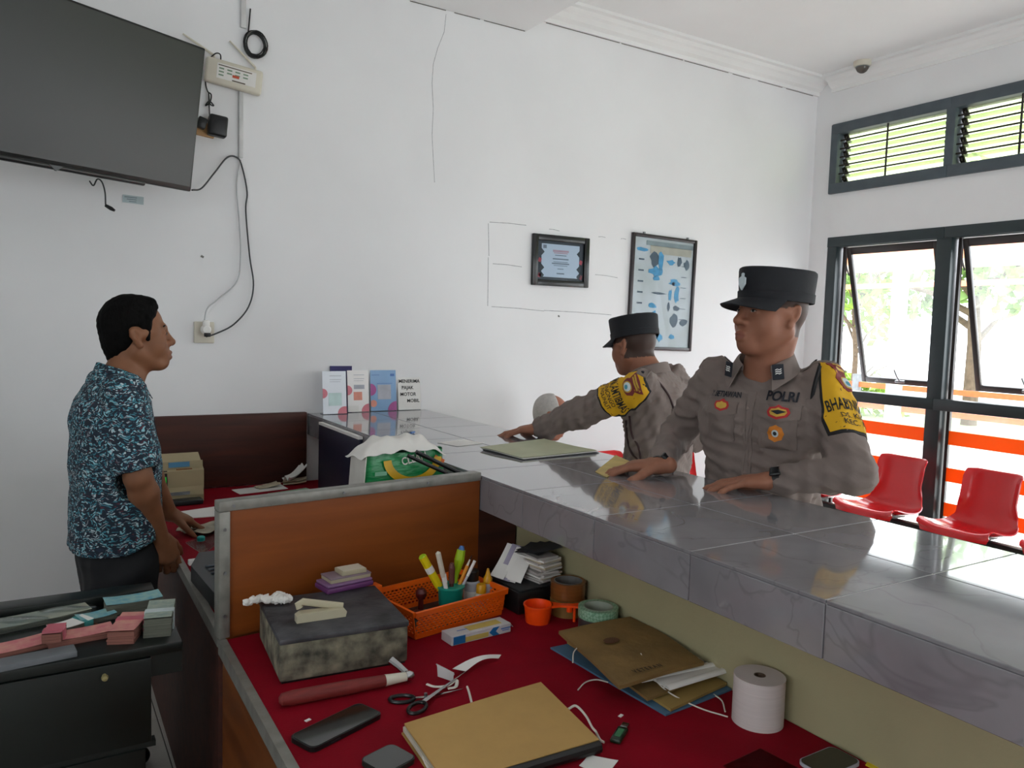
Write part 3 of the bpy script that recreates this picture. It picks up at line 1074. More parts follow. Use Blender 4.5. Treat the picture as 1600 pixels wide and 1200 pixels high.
for zz in (.3, .2, .1, 0, -.1, -.2):
    k_.box((-iw * .37, -0.0092, zz * ih), (0.045, 0.001, 0.01))
    k_.box((iw * .36, -0.0092, (zz - .03) * ih), (0.05, 0.001, 0.004))
k_.build('caption', dk, t, 0)
MB().box((0, -0.014, 0), (w - 0.042, 0.002, h - 0.042)).build('pane', MATS['frame_glass'], t, 0)
k_ = MB()
for sx in (-.32, .36):
    k_.box((sx * w, -0.008, h / 2 + 0.006), (0.014, 0.01, 0.012))
k_.build('hanger', m_steel, t, 0)

# ---- dome camera on the ceiling
p = at_z(1348, 99, ZC - 0.001)
dc = thing('dome_camera', 'small white dome security camera on the ceiling', 'camera', (p.x - 0.03, p.y - 0.02, ZC))
MB().lathe([(0.058, 0), (0.058, -0.018), (0.05, -0.034), (0.044, -0.036), (0.0, -0.036)], 24).build('base', m_offw, dc)
MB().lathe([(0.042, -0.034), (0.04, -0.05), (0.03, -0.066), (0.014, -0.076), (0.0, -0.078)], 24).build('dome', mat('smoked_dome', '#5a544e', 0.12, var=0.05), dc)
MB().lathe([(0.045, -0.0345), (0.046, -0.038), (0.043, -0.04)], 24).build('ring', m_steel, dc)

# ------------------------------------------------------------------ things on the counter
def stand_sign(label, x0, x1, y, htop, m_print, deco, lean=0.12, base_y=None, cat='sign'):
    """upright acrylic sign holder: clear face, print behind, bent foot"""
    a, c = at_y(x0, 640, y), at_y(x1, 640, y)
    w = c.x - a.x
    h = htop
    t = thing('acrylic_sign', label, cat, ((a.x + c.x) / 2, y, CZ), group=None)
    rot = Euler((-lean, 0, 0)).to_matrix()
    MB().box((0, 0.02 + math.sin(lean) * h / 2, h / 2 + 0.002), (w, 0.003, h), rot).build('acrylic_face', m_print, t, 0)
    MB().box((0, 0.045, 0.002), (w, 0.05, 0.003)).build('foot', m_plastic_clear, t, 0)
    for (m_, items) in deco.items():
        for it in items:
            k = MB()
            kind, u, v, sw, sh = it[:5]
            mt0 = Matrix.Translation((0, 0.02 + math.sin(lean) * h / 2, h / 2 + 0.002)) @ rot.to_4x4()
            flat_ = Euler((math.radians(90), 0, 0)).to_matrix().to_4x4()
            if kind == 'b':
                k.box((u * w, -0.0022, v * h), (sw * w, 0.001, sh * h))
                k.v = [tuple(mt0 @ Vector(p)) for p in k.v]
            elif kind == 'd':
                pts = [(u * w + math.cos(i * math.pi / 12) * sw * w, v * h + math.sin(i * math.pi / 12) * sw * w) for i in range(24)]
                pts = [(min(max(x, -w / 2), w / 2), min(max(z, -h / 2), h / 2)) for x, z in pts]
                k.prism(pts, -0.0005, 0.0005, mt0 @ Matrix.Translation((0, -0.0022, 0)) @ flat_)
            elif kind == 't':
                vs_, fs = text_mesh(it[5], sh * h, 0.0004, 'CENTER', sw)
                k.add(vs_, fs, mt0 @ Matrix.Translation((u * w, -0.0026, v * h)) @ flat_)
            k.build({'b': 'print_block', 'd': 'print_dot', 't': 'lettering'}[kind], m_, t, 0)
    return t


m_sg_w = mat('white_sign_print', '#e9eef6', 0.25, var=0.02)
m_sg_c = mat('warm_white_sign_print', '#f1eeec', 0.25, var=0.02)
m_sg_b = mat('light_blue_sign_print', '#8fb4dc', 0.25, var=0.1, scale=5)
m_pink = mat('pink_print', '#e88a98', 0.5)
m_teal_l = mat('pale_green_print', '#d3ecea', 0.5)
m_grey_l = mat('light_grey_print', '#b9bcc6', 0.5)
m_mag = mat('magenta_print', '#b45a9c', 0.5)
m_coral = mat('coral_print', '#f0a08c', 0.5)
m_bprint = mat('blue_print', '#4f78b8', 0.5)
lines = [('b', 0.05, .39, .5, .012), ('b', 0.05, .3, .5, .01), ('b', 0.03, .25, .45, .008)]
stand_sign('pale acrylic stand with pink dots, nearest the brown board on the counter', 507, 544, 3.79, 0.215, m_sg_w,
           {m_pink: [('d', -.5, -.02, .2, 0), ('d', .42, -.5, .3, 0)], m_grey_l: lines, m_teal_l: [('b', 0.02, -.16, .55, .3)]})
stand_sign('white acrylic stand with coral print, second from the brown board', 546, 579, 3.845, 0.215, m_sg_c,
           {m_pink: [('d', -.5, .02, .22, 0), ('d', .5, -.5, .36, 0)], m_coral: [('b', -.02, -.12, .4, .2)], m_grey_l: lines + [('b', .05, .1, .5, .1)], m_white: [('b', -.25, -.42, .5, .14)]})
stand_sign('light blue acrylic stand with magenta shapes on the counter', 582, 622, 3.86, 0.215, m_sg_b,
           {m_mag: [('d', -.5, .02, .22, 0), ('d', .5, -.5, .34, 0)], m_coral: [('d', -.4, -.32, .13, 0)], m_bprint: [('b', .36, .38, .16, .06), ('b', .05, .17, .6, .01), ('b', -.3, .38, .3, .012)], m_grey_l: [('b', .03, -.04, .52, .36)]})
stand_sign('white card sign with four lines of black lettering, rightmost of the stands', 625, 660, 3.865, 0.185, m_white,
           {m_ink: [('t', .0, .33, .98, .14, 'MENERIMA'), ('t', -.08, .14, .98, .14, 'PAJAK'), ('t', -.06, -.05, .98, .14, 'MOTOR'), ('t', .16, -.24, .98, .14, 'MOBIL')]})
a = at_y(533, 580, YB - 0.01)
tag(MB().box((a.x, YB - 0.011, CZ + 0.12), (0.115, 0.006, 0.238), (-0.03, 0, 0)).build('blue_card', mat('indigo_card', '#262063', 0.5), None, 0), 'dark blue card standing behind the two leftmost sign stands', 'card')

# paper sheet, green folder, yellow slip, glass pen on the counter
def flat_poly(name, label, cat, pxs, z, th, m, curl=0.0, group=None):
    P = [at_z(x, y, z) for x, y in pxs]
    o0 = P[0].copy()
    b_ = MB()
    n = 8
    A, B, C, D = [p - o0 for p in P]

    def fn(u, v):
        p = (A * (1 - u) + B * u) * (1 - v) + (D * (1 - u) + C * u) * v
        return p + Vector((0, 0, th / 2 + curl * ((2 * u - 1) ** 2 * 0.6 + (2 * v - 1) ** 4 * 0.4)))
    b_.sheet(fn, n, n, th)
    o = b_.build(name, m, None, 40, o0)
    return tag(o, label, cat, group)


flat_poly('paper_sheet', 'small blank white paper lying on the counter', 'paper', [(683, 692), (715, 698), (757, 693), (725, 687)], CZ, 0.001, m_white, 0.001)
m_gfold = mat('pale_green_folder_card', '#b3b596', 0.65, var=0.06, scale=10)
P = [at_z(x, y, CZ) for x, y in ((750, 703), (815, 719), (932, 708), (850, 690))]
gf = thing('paper_folder', 'pale green cardboard folder lying on the counter before the leaning officer', 'folder', P[0])
for k in range(3):
    b_ = MB()
    A, B, C, D = [p - P[0] for p in P]
    off = Vector((0.004, -0.003, 0)) * (2 - k)

    def fn(u, v, k=k):
        p = (A * (1 - u) + B * u) * (1 - v) + (D * (1 - u) + C * u) * v + off
        return p + Vector((0, 0, 0.002 + 0.004 * k + 0.004 * math.sin(u * 5 + v * 2) * (k > 0) * 0.4))
    b_.sheet(fn, 10, 8, 0.002)
    b_.build(('back_cover', 'document', 'front_cover')[k], (m_darkgrey, m_white, m_gfold)[k], gf)
flat_poly('paper_slip', 'yellowish slip of paper under the standing officer\'s hand', 'paper', [(930, 738), (948, 747), (985, 722), (962, 712)], CZ, 0.001, mat('yellow_paper', '#c9b06a', 0.6), 0.002)
a, c = at_z(622, 681, CZ + 0.006), at_z(648, 675, CZ + 0.006)
pe = thing('clear_pen', 'clear barrelled pen lying on the counter before the sign stands', 'pen', a)
d = c - a
MB().tube([(0, 0, 0), d * 0.75], 0.005, 8).build('barrel', m_plastic_clear, pe)
MB().tube([d * 0.75, d * 0.97, d], [0.0055, 0.005, 0.003], 8).build('cap', m_bprint, pe)

# ------------------------------------------------------------------ far desk
# banknote counting machine
A, B = at_z(256, 776, DZ), at_z(307, 772, DZ)
bc = thing('note_counter', 'beige banknote counting machine with a lit green display', 'machine', ((A.x + B.x) / 2 - 0.03, A.y - 0.06, DZ), math.radians(2))
m_beige = mat('beige_plastic', '#a89a78', 0.5, var=0.05)
MB().prism([(-0.1, 0.0), (0.1, 0.0), (0.1, 0.03), (0.075, 0.19), (0.02, 0.2), (-0.1, 0.14)], -0.13, 0.1, Euler((math.radians(90), 0, math.radians(90))).to_matrix().to_4x4() @ Matrix.Identity(4)).build('body', m_beige, bc, 30)
fr = Matrix.Identity(4)
# sloping front face towards the camera (-Y): decals on it
nrm = Vector((0, -0.16, 0.025)).normalized()
up = Vector((0, 0.025, 0.16)).normalized()


def onface(mb, u, v, w_, h_, d=0.002):
    c0 = Vector((u, -0.1 + 0.025 * (v / 0.16), 0.03 + v)) + Vector((0, -1, 0.15)).normalized() * d / 2
    mb.box(c0, (w_, d, h_), (math.radians(-9), 0, 0))
    return mb


# body prism maps (x,y,z)->(y?,...) ; front is rebuilt as a separate plate so that the face is exact
onface(MB(), -0.015, 0.075, 0.225, 0.15, 0.006).build('front_plate', m_beige, bc, 0)
onface(MB(), -0.0, 0.135, 0.085, 0.022, 0.011).build('blue_label', mat('blue_label', '#4b87ad', 0.5), bc, 0)
onface(MB(), 0.02, 0.1, 0.065, 0.035, 0.011).build('orange_label', mat('orange_brown_label', '#8c5a2c', 0.5), bc, 0)
onface(MB(), -0.075, 0.07, 0.05, 0.085, 0.016).build('display_bezel', m_black, bc, 0)
onface(MB(), -0.072, 0.062, 0.034, 0.05, 0.020).build('display', mat('green_display', '#12c840', 0.4, emit='#10d040', estr=0.35), bc, 0)
onface(MB(), -0.02, 0.012, 0.12, 0.014, 0.012).build('nameplate', m_steel, bc, 0)
MB().box((-0.01, -0.135, 0.012), (0.19, 0.06, 0.022), None, 0.006).build('note_tray', m_darkgrey, bc)

# navy upright box against the counter
X = 1.165
A, B = at_x(498, 659, X), at_x(560, 683, X)
nb = thing('document_box', 'navy blue upright document box with a white top edge', 'box', (X, (A.y + B.y) / 2, DZ))
L = A.y - B.y
hh = (A.z + B.z) / 2 - DZ
MB().bb((0, -L / 2, 0), (0.02, L / 2, hh - 0.012), 0.003).build('body', m_navy, nb)
MB().bb((0, -L / 2, hh - 0.0115), (0.02, L / 2, hh)).build('top_edge', m_white, nb, 0)

# printer with the tissue pack on it
pr = thing('label_printer', 'black boxy printer behind the partition', 'printer', (0.985, 2.33, DZ), math.radians(4))
MB().box((0, 0, 0.125), (0.36, 0.26, 0.25), None, 0.012).build('body', m_black, pr)
MB().box((0.05, 0, 0.257), (0.22, 0.2, 0.012), None, 0.004).build('lid', m_darkgrey, pr)
MB().box((0.16, -0.131, 0.235), (0.012, 0.004, 0.01)).build('red_mark', mat('red_mark', '#c03a3a', 0.5), pr, 0)
PTZ = DZ + 0.264
A, B = at_y(556, 700, 2.24), at_y(680, 700, 2.24)
tp = thing('tissue_pack', 'green and white soft pack of paper tissues behind the partition', 'tissue pack', (1.005, 2.31, PTZ), math.radians(5))
W2, D2, H2 = 0.15, 0.055, 0.135
m_tg = mat('green_film', '#0f8a4a', 0.3, var=0.1, scale=14, stretch=(1, 1, 4), bump=0.25, bscale=25)


def pillow(u, v):
    t_ = u * 2 * math.pi
    sx = W2 * (abs(math.cos(t_)) ** 0.25) * (1 if math.cos(t_) >= 0 else -1)
    sy = D2 * (abs(math.sin(t_)) ** 0.35) * (1 if math.sin(t_) >= 0 else -1)
    return (sx * (1 - 0.05 * v), sy * (1 - 0.25 * v), 0.001 + v * H2 + 0.003 * math.sin(u * 40))


b_ = MB()
b_.sheet(pillow, 48, 8)
b_.add([(W2 * 0.94 * math.cos(i * math.pi / 12), D2 * 0.74 * math.sin(i * math.pi / 12), H2) for i in range(24)], [tuple(range(24))])
b_.build('film_wrap', m_tg, tp)
m_film_w = mat('white_film', '#d6d3cb', 0.4, var=0.05, scale=12)
b_ = MB()
b_.sheet(lambda u, v: (-W2 - 0.0015 + 0.03 * abs(v - .5) * 0.6 * u, -D2 * 0.95 + 2 * D2 * 0.95 * v, 0.004 + u * (H2 - 0.01)), 8, 6, 0.003)
b_.build('end_panel', m_film_w, tp)
yel = mat('yellow_print', '#e2b21a', 0.4)
b_ = MB()
b_.sheet(lambda u, v: ((0.02 + (0.062 + 0.022 * v) * math.cos(math.pi * (1.02 + .96 * u)) * 1.25), -D2 - 0.0035 + 0.0075 * (0.11 + (0.07 + 0.018 * v) * math.sin(math.pi * (1.02 + .96 * u))) / H2, 0.118 + (0.062 + 0.022 * v) * math.sin(math.pi * (1.02 + .96 * u))), 20, 2)
b_.build('yellow_arc', yel, tp)
MB().box((0.115, -D2 + 0.004, 0.098), (0.04, 0.002, 0.026), (-.1, .5, 0)).build('orange_print', mat('orange_print', '#e06a1a', 0.4), tp, 0)
vs_, fs = text_mesh('CLEAN', 0.034, 0.0006, 'CENTER', 0.85)
MB().add(vs_, fs, Matrix.Translation((0.025, -D2 + 0.0045, 0.112)) @ Euler((math.radians(78), math.radians(-10), 0)).to_matrix().to_4x4()).build('lettering', m_film_w, tp, 0)
b_ = MB()
b_.box((-0.095, -D2 - 0.0015, 0.075), (0.04, 0.002, 0.012))
b_.box((-0.08, -D2 - 0.0015, 0.008), (0.05, 0.002, 0.008))
b_.build('small_print', mat('pale_green_text', '#8cc8a4', 0.4), tp, 0)
# drawn tissue over the top
b_ = MB()
rr = random.Random(3)


def tis(u, v):
    x = -W2 - 0.012 + (2 * W2 - 0.0) * u
    y = -D2 - 0.004 + (2 * D2 + 0.008) * v
    e = min(u, 1 - u, 0.25) / 0.25
    f = min(v, 1 - v, 0.3) / 0.3
    z = H2 + 0.004 + 0.040 * (e ** 0.6) * (f ** 0.5) - 0.016 * (1 - e) + 0.004 * math.sin(u * 17 + v * 5) + 0.003 * math.sin(u * 31 - v * 9)
    return (x, y, z)


b_.sheet(tis, 30, 14, 0.001)
b_.build('drawn_tissue', mat('tissue_paper', '#e2dfda', 0.9, var=0.03), tp)
# two black sticks beside the pack
for i, (p0, p1, r_) in enumerate((((637, 712), (706, 743), 0.006), ((650, 706), (722, 741), 0.007))):
    a, c = at_y(p0[0], p0[1], 2.21 + 0.03 * i), at_y(p1[0], p1[1], 2.19 + 0.03 * i)
    o = thing('black_stylus', ('thin black stick lying against the tissue pack, nearer the wooden partition', 'thin black stick lying against the tissue pack, nearer the counter')[i], 'stick', a)
    MB().tube([(0, 0, 0), (c - a) * 0.9], r_, 8).build('shaft', m_black, o)
    MB().tube([(c - a) * 0.9, (c - a)], [r_, r_ * 0.4], 8).build('tip', m_darkgrey, o)

# loose papers on the far desk
flat_poly('paper_sheet', 'white printed slip lying on the far red desk beside the brown board', 'paper', [(362, 766), (375, 773), (450, 764), (438, 757)], DZ, 0.002, m_white, 0.001)
flat_poly('paper_sheet', 'pale green slip on the far red desk near the navy box', 'paper', [(418, 772), (424, 777), (495, 768), (478, 763)], DZ, 0.002, mat('pale_green_paper', '#9fc0a4', 0.7), 0.001)
flat_poly('paper_sheet', 'long white sheet of paper lying on the far red desk by the clerk', 'paper', [(262, 803), (275, 812), (352, 806), (352, 790)], DZ, 0.003, m_white, 0.0)
rr = random.Random(8)
for i, (px, py, lab) in enumerate(((476, 752, 'crumpled cream paper at the foot of the brown board'), (488, 745, 'folded white paper leaning by the navy box'), (465, 756, 'small beige paper scrap below the brown board'), (418, 762, 'beige scrap lying across the white slip'))):
    p = at_z(px, py, DZ)
    b_ = MB()
    b_.sheet(lambda u, v: ((u - .5) * 0.11, (v - .5) * 0.06, 0.004 + 0.02 * i % 0.03 + (0.05 if i == 1 else 0.012) * (u ** 2 + 0.5 * math.sin(v * 6 + i) ** 2)), 8, 6, 0.0015)
    o = b_.build('paper_scrap', (mat('cream_paper', '#c9bda4', 0.7), m_white, MATS['cream_paper'], MATS['cream_paper'])[i], None, 40, (min(p.x, 1.1), min(p.y, YB - 0.1), DZ + 0.001), (0, 0, rr.uniform(-.5, .5)))
    tag(o, lab, 'paper')
m_note_g = mat('grey_banknote', '#a9a08c', 0.75, var=0.15, scale=40, col2='#8a8576')
for i in range(4):
    p = at_z(322 + (i - 1.5) * 8, 826 + (i % 2) * 6, DZ)
    b_ = MB()
    b_.sheet(lambda u, v: ((u - .5) * 0.15, (v - .5) * 0.066, 0.002 + 0.0055 * i + 0.005 * math.sin(u * 5 + i * 2) ** 2 + 0.003 * math.sin(v * 4 + i)), 12, 6, 0.0012)
    tag(b_.build('banknote', m_note_g, None, 40, (p.x, p.y, DZ), (0, 0, 0.35 * i - 0.3)), 'creased grey banknote in the loose heap under the clerk\'s fingers', 'banknote', 'loose notes under the clerk\'s hand')
# plastic sleeve with a teal cap, grey case, small white block
flat_poly('plastic_sleeve', 'clear plastic sleeve lying below the heap of notes', 'sleeve', [(290, 850), (318, 868), (350, 842), (348, 826)], DZ, 0.003, m_plastic_clear, 0.004)
p = at_z(314, 848, DZ)
tag(MB().lathe([(0.0, 0), (0.014, 0), (0.014, 0.012), (0.01, 0.016), (0, 0.016)], 16).build('bottle_cap', mat('teal_plastic', '#0f9a94', 0.4), None, 35, p + Vector((0, 0, 0.008))), 'small teal cap on the far desk near the clerk\'s hand', 'cap')
p = at_z(334, 905, DZ)
gc = thing('machine_case', 'dark grey ribbed plastic case behind the partition edge', 'case', (0.475, 2.38, DZ), 0.05)
MB().prism([(-0.062, -0.27), (0.09, -0.27), (0.09, 0.25), (-0.01, 0.25), (-0.062, 0.12)], 0, 0.05).build('body', m_darkgrey, gc)
b_ = MB()
for i in range(9):
    b_.box((0.02, -0.2 + i * 0.035, 0.053), (0.1, 0.012, 0.006), None, 0.002, 1)
b_.build('rib', mat('blue_grey_plastic', '#3c434c', 0.5), gc)
p = at_z(310, 884, DZ)
wb = thing('eraser_block', 'small white rectangular block on the red desk edge', 'block', (p.x - 0.0, p.y + 0.02, DZ), 0.05)
MB().box((0, 0, 0.009), (0.055, 0.022, 0.018), None, 0.003).build('body', m_white, wb)
MB().box((0.006, 0, 0.009), (0.03, 0.0225, 0.0185), None, 0.003).build('sleeve', m_grey_l, wb)

# ------------------------------------------------------------------ near desk
# weathered grey box with black top
A, B, C = at_z(437, 1071, DZ), at_z(637, 1036, DZ), at_z(384, 997, DZ)
ux = (B - A).normalized()
ang = math.atan2(ux.y, ux.x)
BW, BD, BH = (B - A).length, 0.275, 0.1
wbx = thing('weathered_box', 'weathered grey mottled box with a worn black lid', 'box', A, ang)
m_mott = mat('mottled_grey_stone', '#8b8571', 0.85, scale=26, col2='#2b2a24', bump=0.5, bscale=40, detail=8)
m_worn = mat('worn_black_lid', '#17161a', 0.6, scale=14, col2='#505054', bump=0.3, bscale=50, detail=8)
MB().box((BW / 2, BD / 2, 0.004 + (BH - 0.012) / 2), (BW, BD, BH - 0.012), None, 0.006).build('body', m_mott, wbx)
MB().box((BW / 2, BD / 2, BH - 0.004), (BW + 0.004, BD + 0.004, 0.014), None, 0.004).build('lid', m_worn, wbx)
MB().box((BW / 2, BD / 2, 0.003), (BW - 0.01, BD - 0.01, 0.006)).build('base', m_black, wbx, 0)
TZ = DZ + BH + 0.0032
# beige stapler-like remover
P0 = at_z(462, 972, TZ)
st = thing('beige_stapler', 'beige plastic stapler lying on the black lid', 'stapler', P0, math.radians(-4))
m_bei = mat('beige_gloss_plastic', '#bdb59b', 0.4, var=0.04)
MB().prism([(0, 0), (0.115, 0.0), (0.118, 0.012), (0.112, 0.02), (0.01, 0.022), (0, 0.016)], -0.012, 0.012, Euler((math.radians(90), 0, 0)).to_matrix().to_4x4()).build('base', m_bei, st, 30)
b_ = MB()
b_.tube([(0.112, 0.006, 0.02), (0.06, 0.01, 0.032), (0.018, 0.012, 0.042), (0.008, 0.012, 0.037), (0.012, 0.012, 0.028)], 0.0055, 8, flat=1.6)
b_.build('arm', m_bei, st)
# purple pad case and cream boxes at the back of the lid
P0 = at_z(538, 916, TZ)
pp = thing('ink_pad', 'flat purple ink pad case at the back of the black lid', 'ink pad', (P0.x, P0.y + 0.0, TZ), 0.15)
m_purp = mat('purple_plastic', '#6d3a70', 0.4, var=0.06)
MB().box((0, 0, 0.007), (0.135, 0.075, 0.014), None, 0.004).build('case', m_purp, pp)
MB().box((0, 0, 0.018), (0.13, 0.07, 0.007), None, 0.003).build('lid', mat('lilac_plastic', '#8f6a94', 0.4), pp)
pz = TZ + 0.0216
o1 = thing('card_box', 'shallow cream card box lying on the purple ink pad', 'box', (P0.x + 0.006, P0.y + 0.004, pz), 0.12)
MB().box((0, 0, 0.006), (0.115, 0.06, 0.012), None, 0.002).build('body', mat('cream_card', '#b8ad93', 0.6), o1)
MB().box((0, 0, 0.0115), (0.117, 0.062, 0.004), None, 0.001).build('lid', mat('mauve_card', '#8f7c86', 0.6), o1)
o2 = thing('card_box', 'smallest cream box on top of the ink pad pile', 'box', (P0.x + 0.018, P0.y + 0.004, pz + 0.0137), 0.1)
MB().box((0, 0, 0.006), (0.07, 0.05, 0.012), None, 0.002).build('body', MATS['cream_card'], o2)
MB().box((0, 0, 0.0123), (0.062, 0.042, 0.001)).build('label', m_offw, o2, 0)

# umbrella along the front of the box
A, B = at_z(436, 1094, DZ + 0.016), at_z(640, 1056, DZ + 0.016)
um = thing('folded_umbrella', 'folded dark red umbrella with a silver neck before the weathered box', 'umbrella', A)
d = B - A
m_um = mat('dark_red_fabric', '#7c2723', 0.6, var=0.15, scale=30, stretch=(1, 6, 6))
MB().tube([d * 0, d * 0.02, d * 0.1, d * 0.5, d * 0.8], [0.006, 0.013, 0.0155, 0.0155, 0.0125], 14).build('canopy', m_um, um)
MB().tube([d * 0.8, d * 0.86, d * 0.97], [0.0128, 0.0115, 0.010], 14).build('neck_band', m_offw, um)
MB().tube([d * 0.97, d * 1.0, d * 1.03], [0.012, 0.012, 0.008], 14).build('end_cap', m_chrome, um)
e = d * 1.0 + Vector((-0.012, 0.03, 0.012))
b_ = MB()
b_.tube([d * 1.0, e, e + Vector((-0.012, 0.02, 0.01))], [0.007, 0.008, 0.009], 10)
b_.build('clip', m_chrome, um)

# orange basket with pierced sides
A, B = at_z(640, 1003, DZ), at_z(783, 961, DZ)
ux = (B - A).normalized()
ang = math.atan2(ux.y, ux.x)
A = A + ux * 0.018
KW, KD, KH = (B - A).length, 0.19, 0.075
bk = thing('pierced_basket', 'orange pierced plastic basket holding stationery', 'basket', A, ang)
n_rows, m_t = 6, 0.003


def pierced(name, P0, P1, rows, cols):
    """wall panel between two bottom points, leaning outwards, with slots left open"""
    P0, P1 = Vector(P0), Vector(P1)
    d = (P1 - P0)
    L = d.length
    d.normalize()
    out = Vector((d.y, -d.x, 0))
    b_ = MB()
    up = (Vector((0, 0, KH)) + out * 0.012)
    m = frame_mtx(P0, d, up)
    Hh = up.length
    b_.box((L / 2, 0.007, 0), (L, 0.014, m_t))
    b_.box((L / 2, Hh - 0.007, 0.001), (L + 0.02, 0.014, m_t + 0.004))
    h = (Hh - 0.028) / rows
    for r_ in range(1, rows):
        b_.box((L / 2, 0.014 + r_ * h, 0), (L, h * 0.42, m_t))
    w = L / cols
    for c_ in range(cols + 1):
        for r_ in range(rows):
            off = (0.5 if r_ % 2 else 0) * w
            x = min(c_ * w + off, L)
            b_.box((x, 0.014 + (r_ + 0.5) * h, 0), (w * 0.42, h, m_t * 0.96))
    b_.v = [tuple(m @ Vector(p)) for p in b_.v]
    return b_.build(name, m_orangep, bk, 0)


pierced('side_wall', (0, 0, 0.002), (KW, 0, 0.002), 7, 22)
pierced('side_wall', (KW, KD, 0.002), (0, KD, 0.002), 7, 22)
pierced('end_wall', (KW, 0, 0.002), (KW, KD, 0.002), 7, 12)
pierced('end_wall', (0, KD, 0.002), (0, 0, 0.002), 7, 12)
MB().box((KW / 2, KD / 2, 0.002), (KW, KD, 0.004)).build('bottom', m_darkgrey, bk, 0)
MB().box((-0.006, KD + 0.004, KH + 0.004), (0.036, 0.036, 0.03), None, 0.003).build('handle_corner', m_orangep, bk)


def kb(x, y, z=0.0045):
    c_, s_ = math.cos(ang), math.sin(ang)
    return Vector((A.x + x * c_ - y * s_, A.y + x * s_ + y * c_, DZ + z))


# teal cup
CU = kb(0.175, 0.085)
cp = thing('pencil_cup', 'teal plastic cup full of pens inside the orange basket', 'cup', CU)
MB().lathe([(0.0, 0.0), (0.028, 0.0), (0.030, 0.004), (0.036, 0.078), (0.037, 0.08), (0.0345, 0.08), (0.0285, 0.005), (0.0, 0.005)], 28).build('wall', mat('teal_cup_plastic', '#0c8f7e', 0.4), cp)
MB().lathe([(0.037, 0.074), (0.039, 0.076), (0.039, 0.08), (0.036, 0.0815), (0.0345, 0.08)], 28).build('rim', MATS['teal_cup_plastic'], cp)


def pen(name, label, base, top, segs, cat='pen'):
    """segs: list of (t0,t1,r0,r1,material,partname) along the axis"""
    base, top = Vector(base), Vector(top)
    o = thing(name, label, cat, base)
    d_ = top - base
    for (t0, t1, r0, r1, m_, nm) in segs:
        MB().tube([d_ * t0, d_ * (t0 * 0.5 + t1 * 0.5), d_ * t1], [r0, (r0 + r1) / 2, r1], 10).build(nm, m_, o)
    return o


m_yel = mat('yellow_plastic', '#e6cf12', 0.4, var=0.04)
m_lime = mat('lime_plastic', '#9fc414', 0.4, var=0.04)
yy = CU.y


def ctop(px, py, dy):
    return at_y(px, py, CU.y + dy)


bz = CU.z + 0.006
pen('highlighter', 'yellow highlighter leaning left out of the teal cup', (CU.x + 0.01, CU.y + 0.006, bz), ctop(659, 868, 0.02),
    [(0, .45, .009, .010, m_yel, 'body'), (.45, .98, .0115, .0115, m_yel, 'cap'), (.98, 1.0, .0115, .008, m_lime, 'cap_end'), (.70, .80, .0119, .0119, m_white, 'label')])
pen('white_pen', 'white capped pen with a ribbed clip standing in the teal cup', (CU.x - 0.002, CU.y - 0.012, bz), ctop(684, 862, -0.02),
    [(0, .6, .006, .006, m_white, 'barrel'), (.6, .98, .0072, .0072, m_offw, 'cap'), (.98, 1.0, .005, .003, m_offw, 'cap_end')])
pen('correction_pen', 'lime green correction pen standing upright in the teal cup', (CU.x + 0.004, CU.y + 0.012, bz), ctop(722, 853, 0.02),
    [(0, .55, .005, .007, m_lime, 'neck'), (.55, .78, .007, .0145, m_lime, 'body'), (.78, .94, .0145, .012, m_lime, 'shoulder'), (.94, 1.0, .0095, .006, m_bprint, 'cap_end')])
pen('orange_pencil', 'orange pencil leaning right out of the teal cup', (CU.x - 0.008, CU.y + 0.0, bz), ctop(737, 868, 0.0),
    [(0, .82, .0052, .0052, mat('pencil_orange', '#d98a16', 0.4), 'shaft'), (.82, .93, .0038, .0022, m_offw, 'cone'), (.93, 1.0, .0022, .0006, m_ink, 'lead')], 'pencil')
pen('clear_ballpoint', 'pale ballpoint leaning right beside the orange pencil', (CU.x - 0.004, CU.y - 0.006, bz), ctop(742, 876, -0.01),
    [(0, .7, .0036, .0036, m_grey_l, 'barrel'), (.7, 1.0, .0044, .0044, m_white, 'cap')])
pen('rubber_stamp', 'brownish round handled stamp in the middle of the teal cup', (CU.x + 0.002, CU.y - 0.002, bz), ctop(706, 880, -0.012),
    [(0, .6, .006, .006, m_wood_d, 'handle'), (.6, .92, .008, .009, mat('mauve_rubber', '#6d3d38', 0.5), 'grip'), (.92, 1.0, .009, .005, MATS['mauve_rubber'], 'knob')], 'stamp')
pen('white_marker', 'short white marker just above the rim of the teal cup', (CU.x - 0.006, CU.y - 0.006, bz), ctop(695, 897, -0.02),
    [(0, .8, .0045, .0045, m_offw, 'barrel'), (.8, 1, .005, .004, m_white, 'cap')])
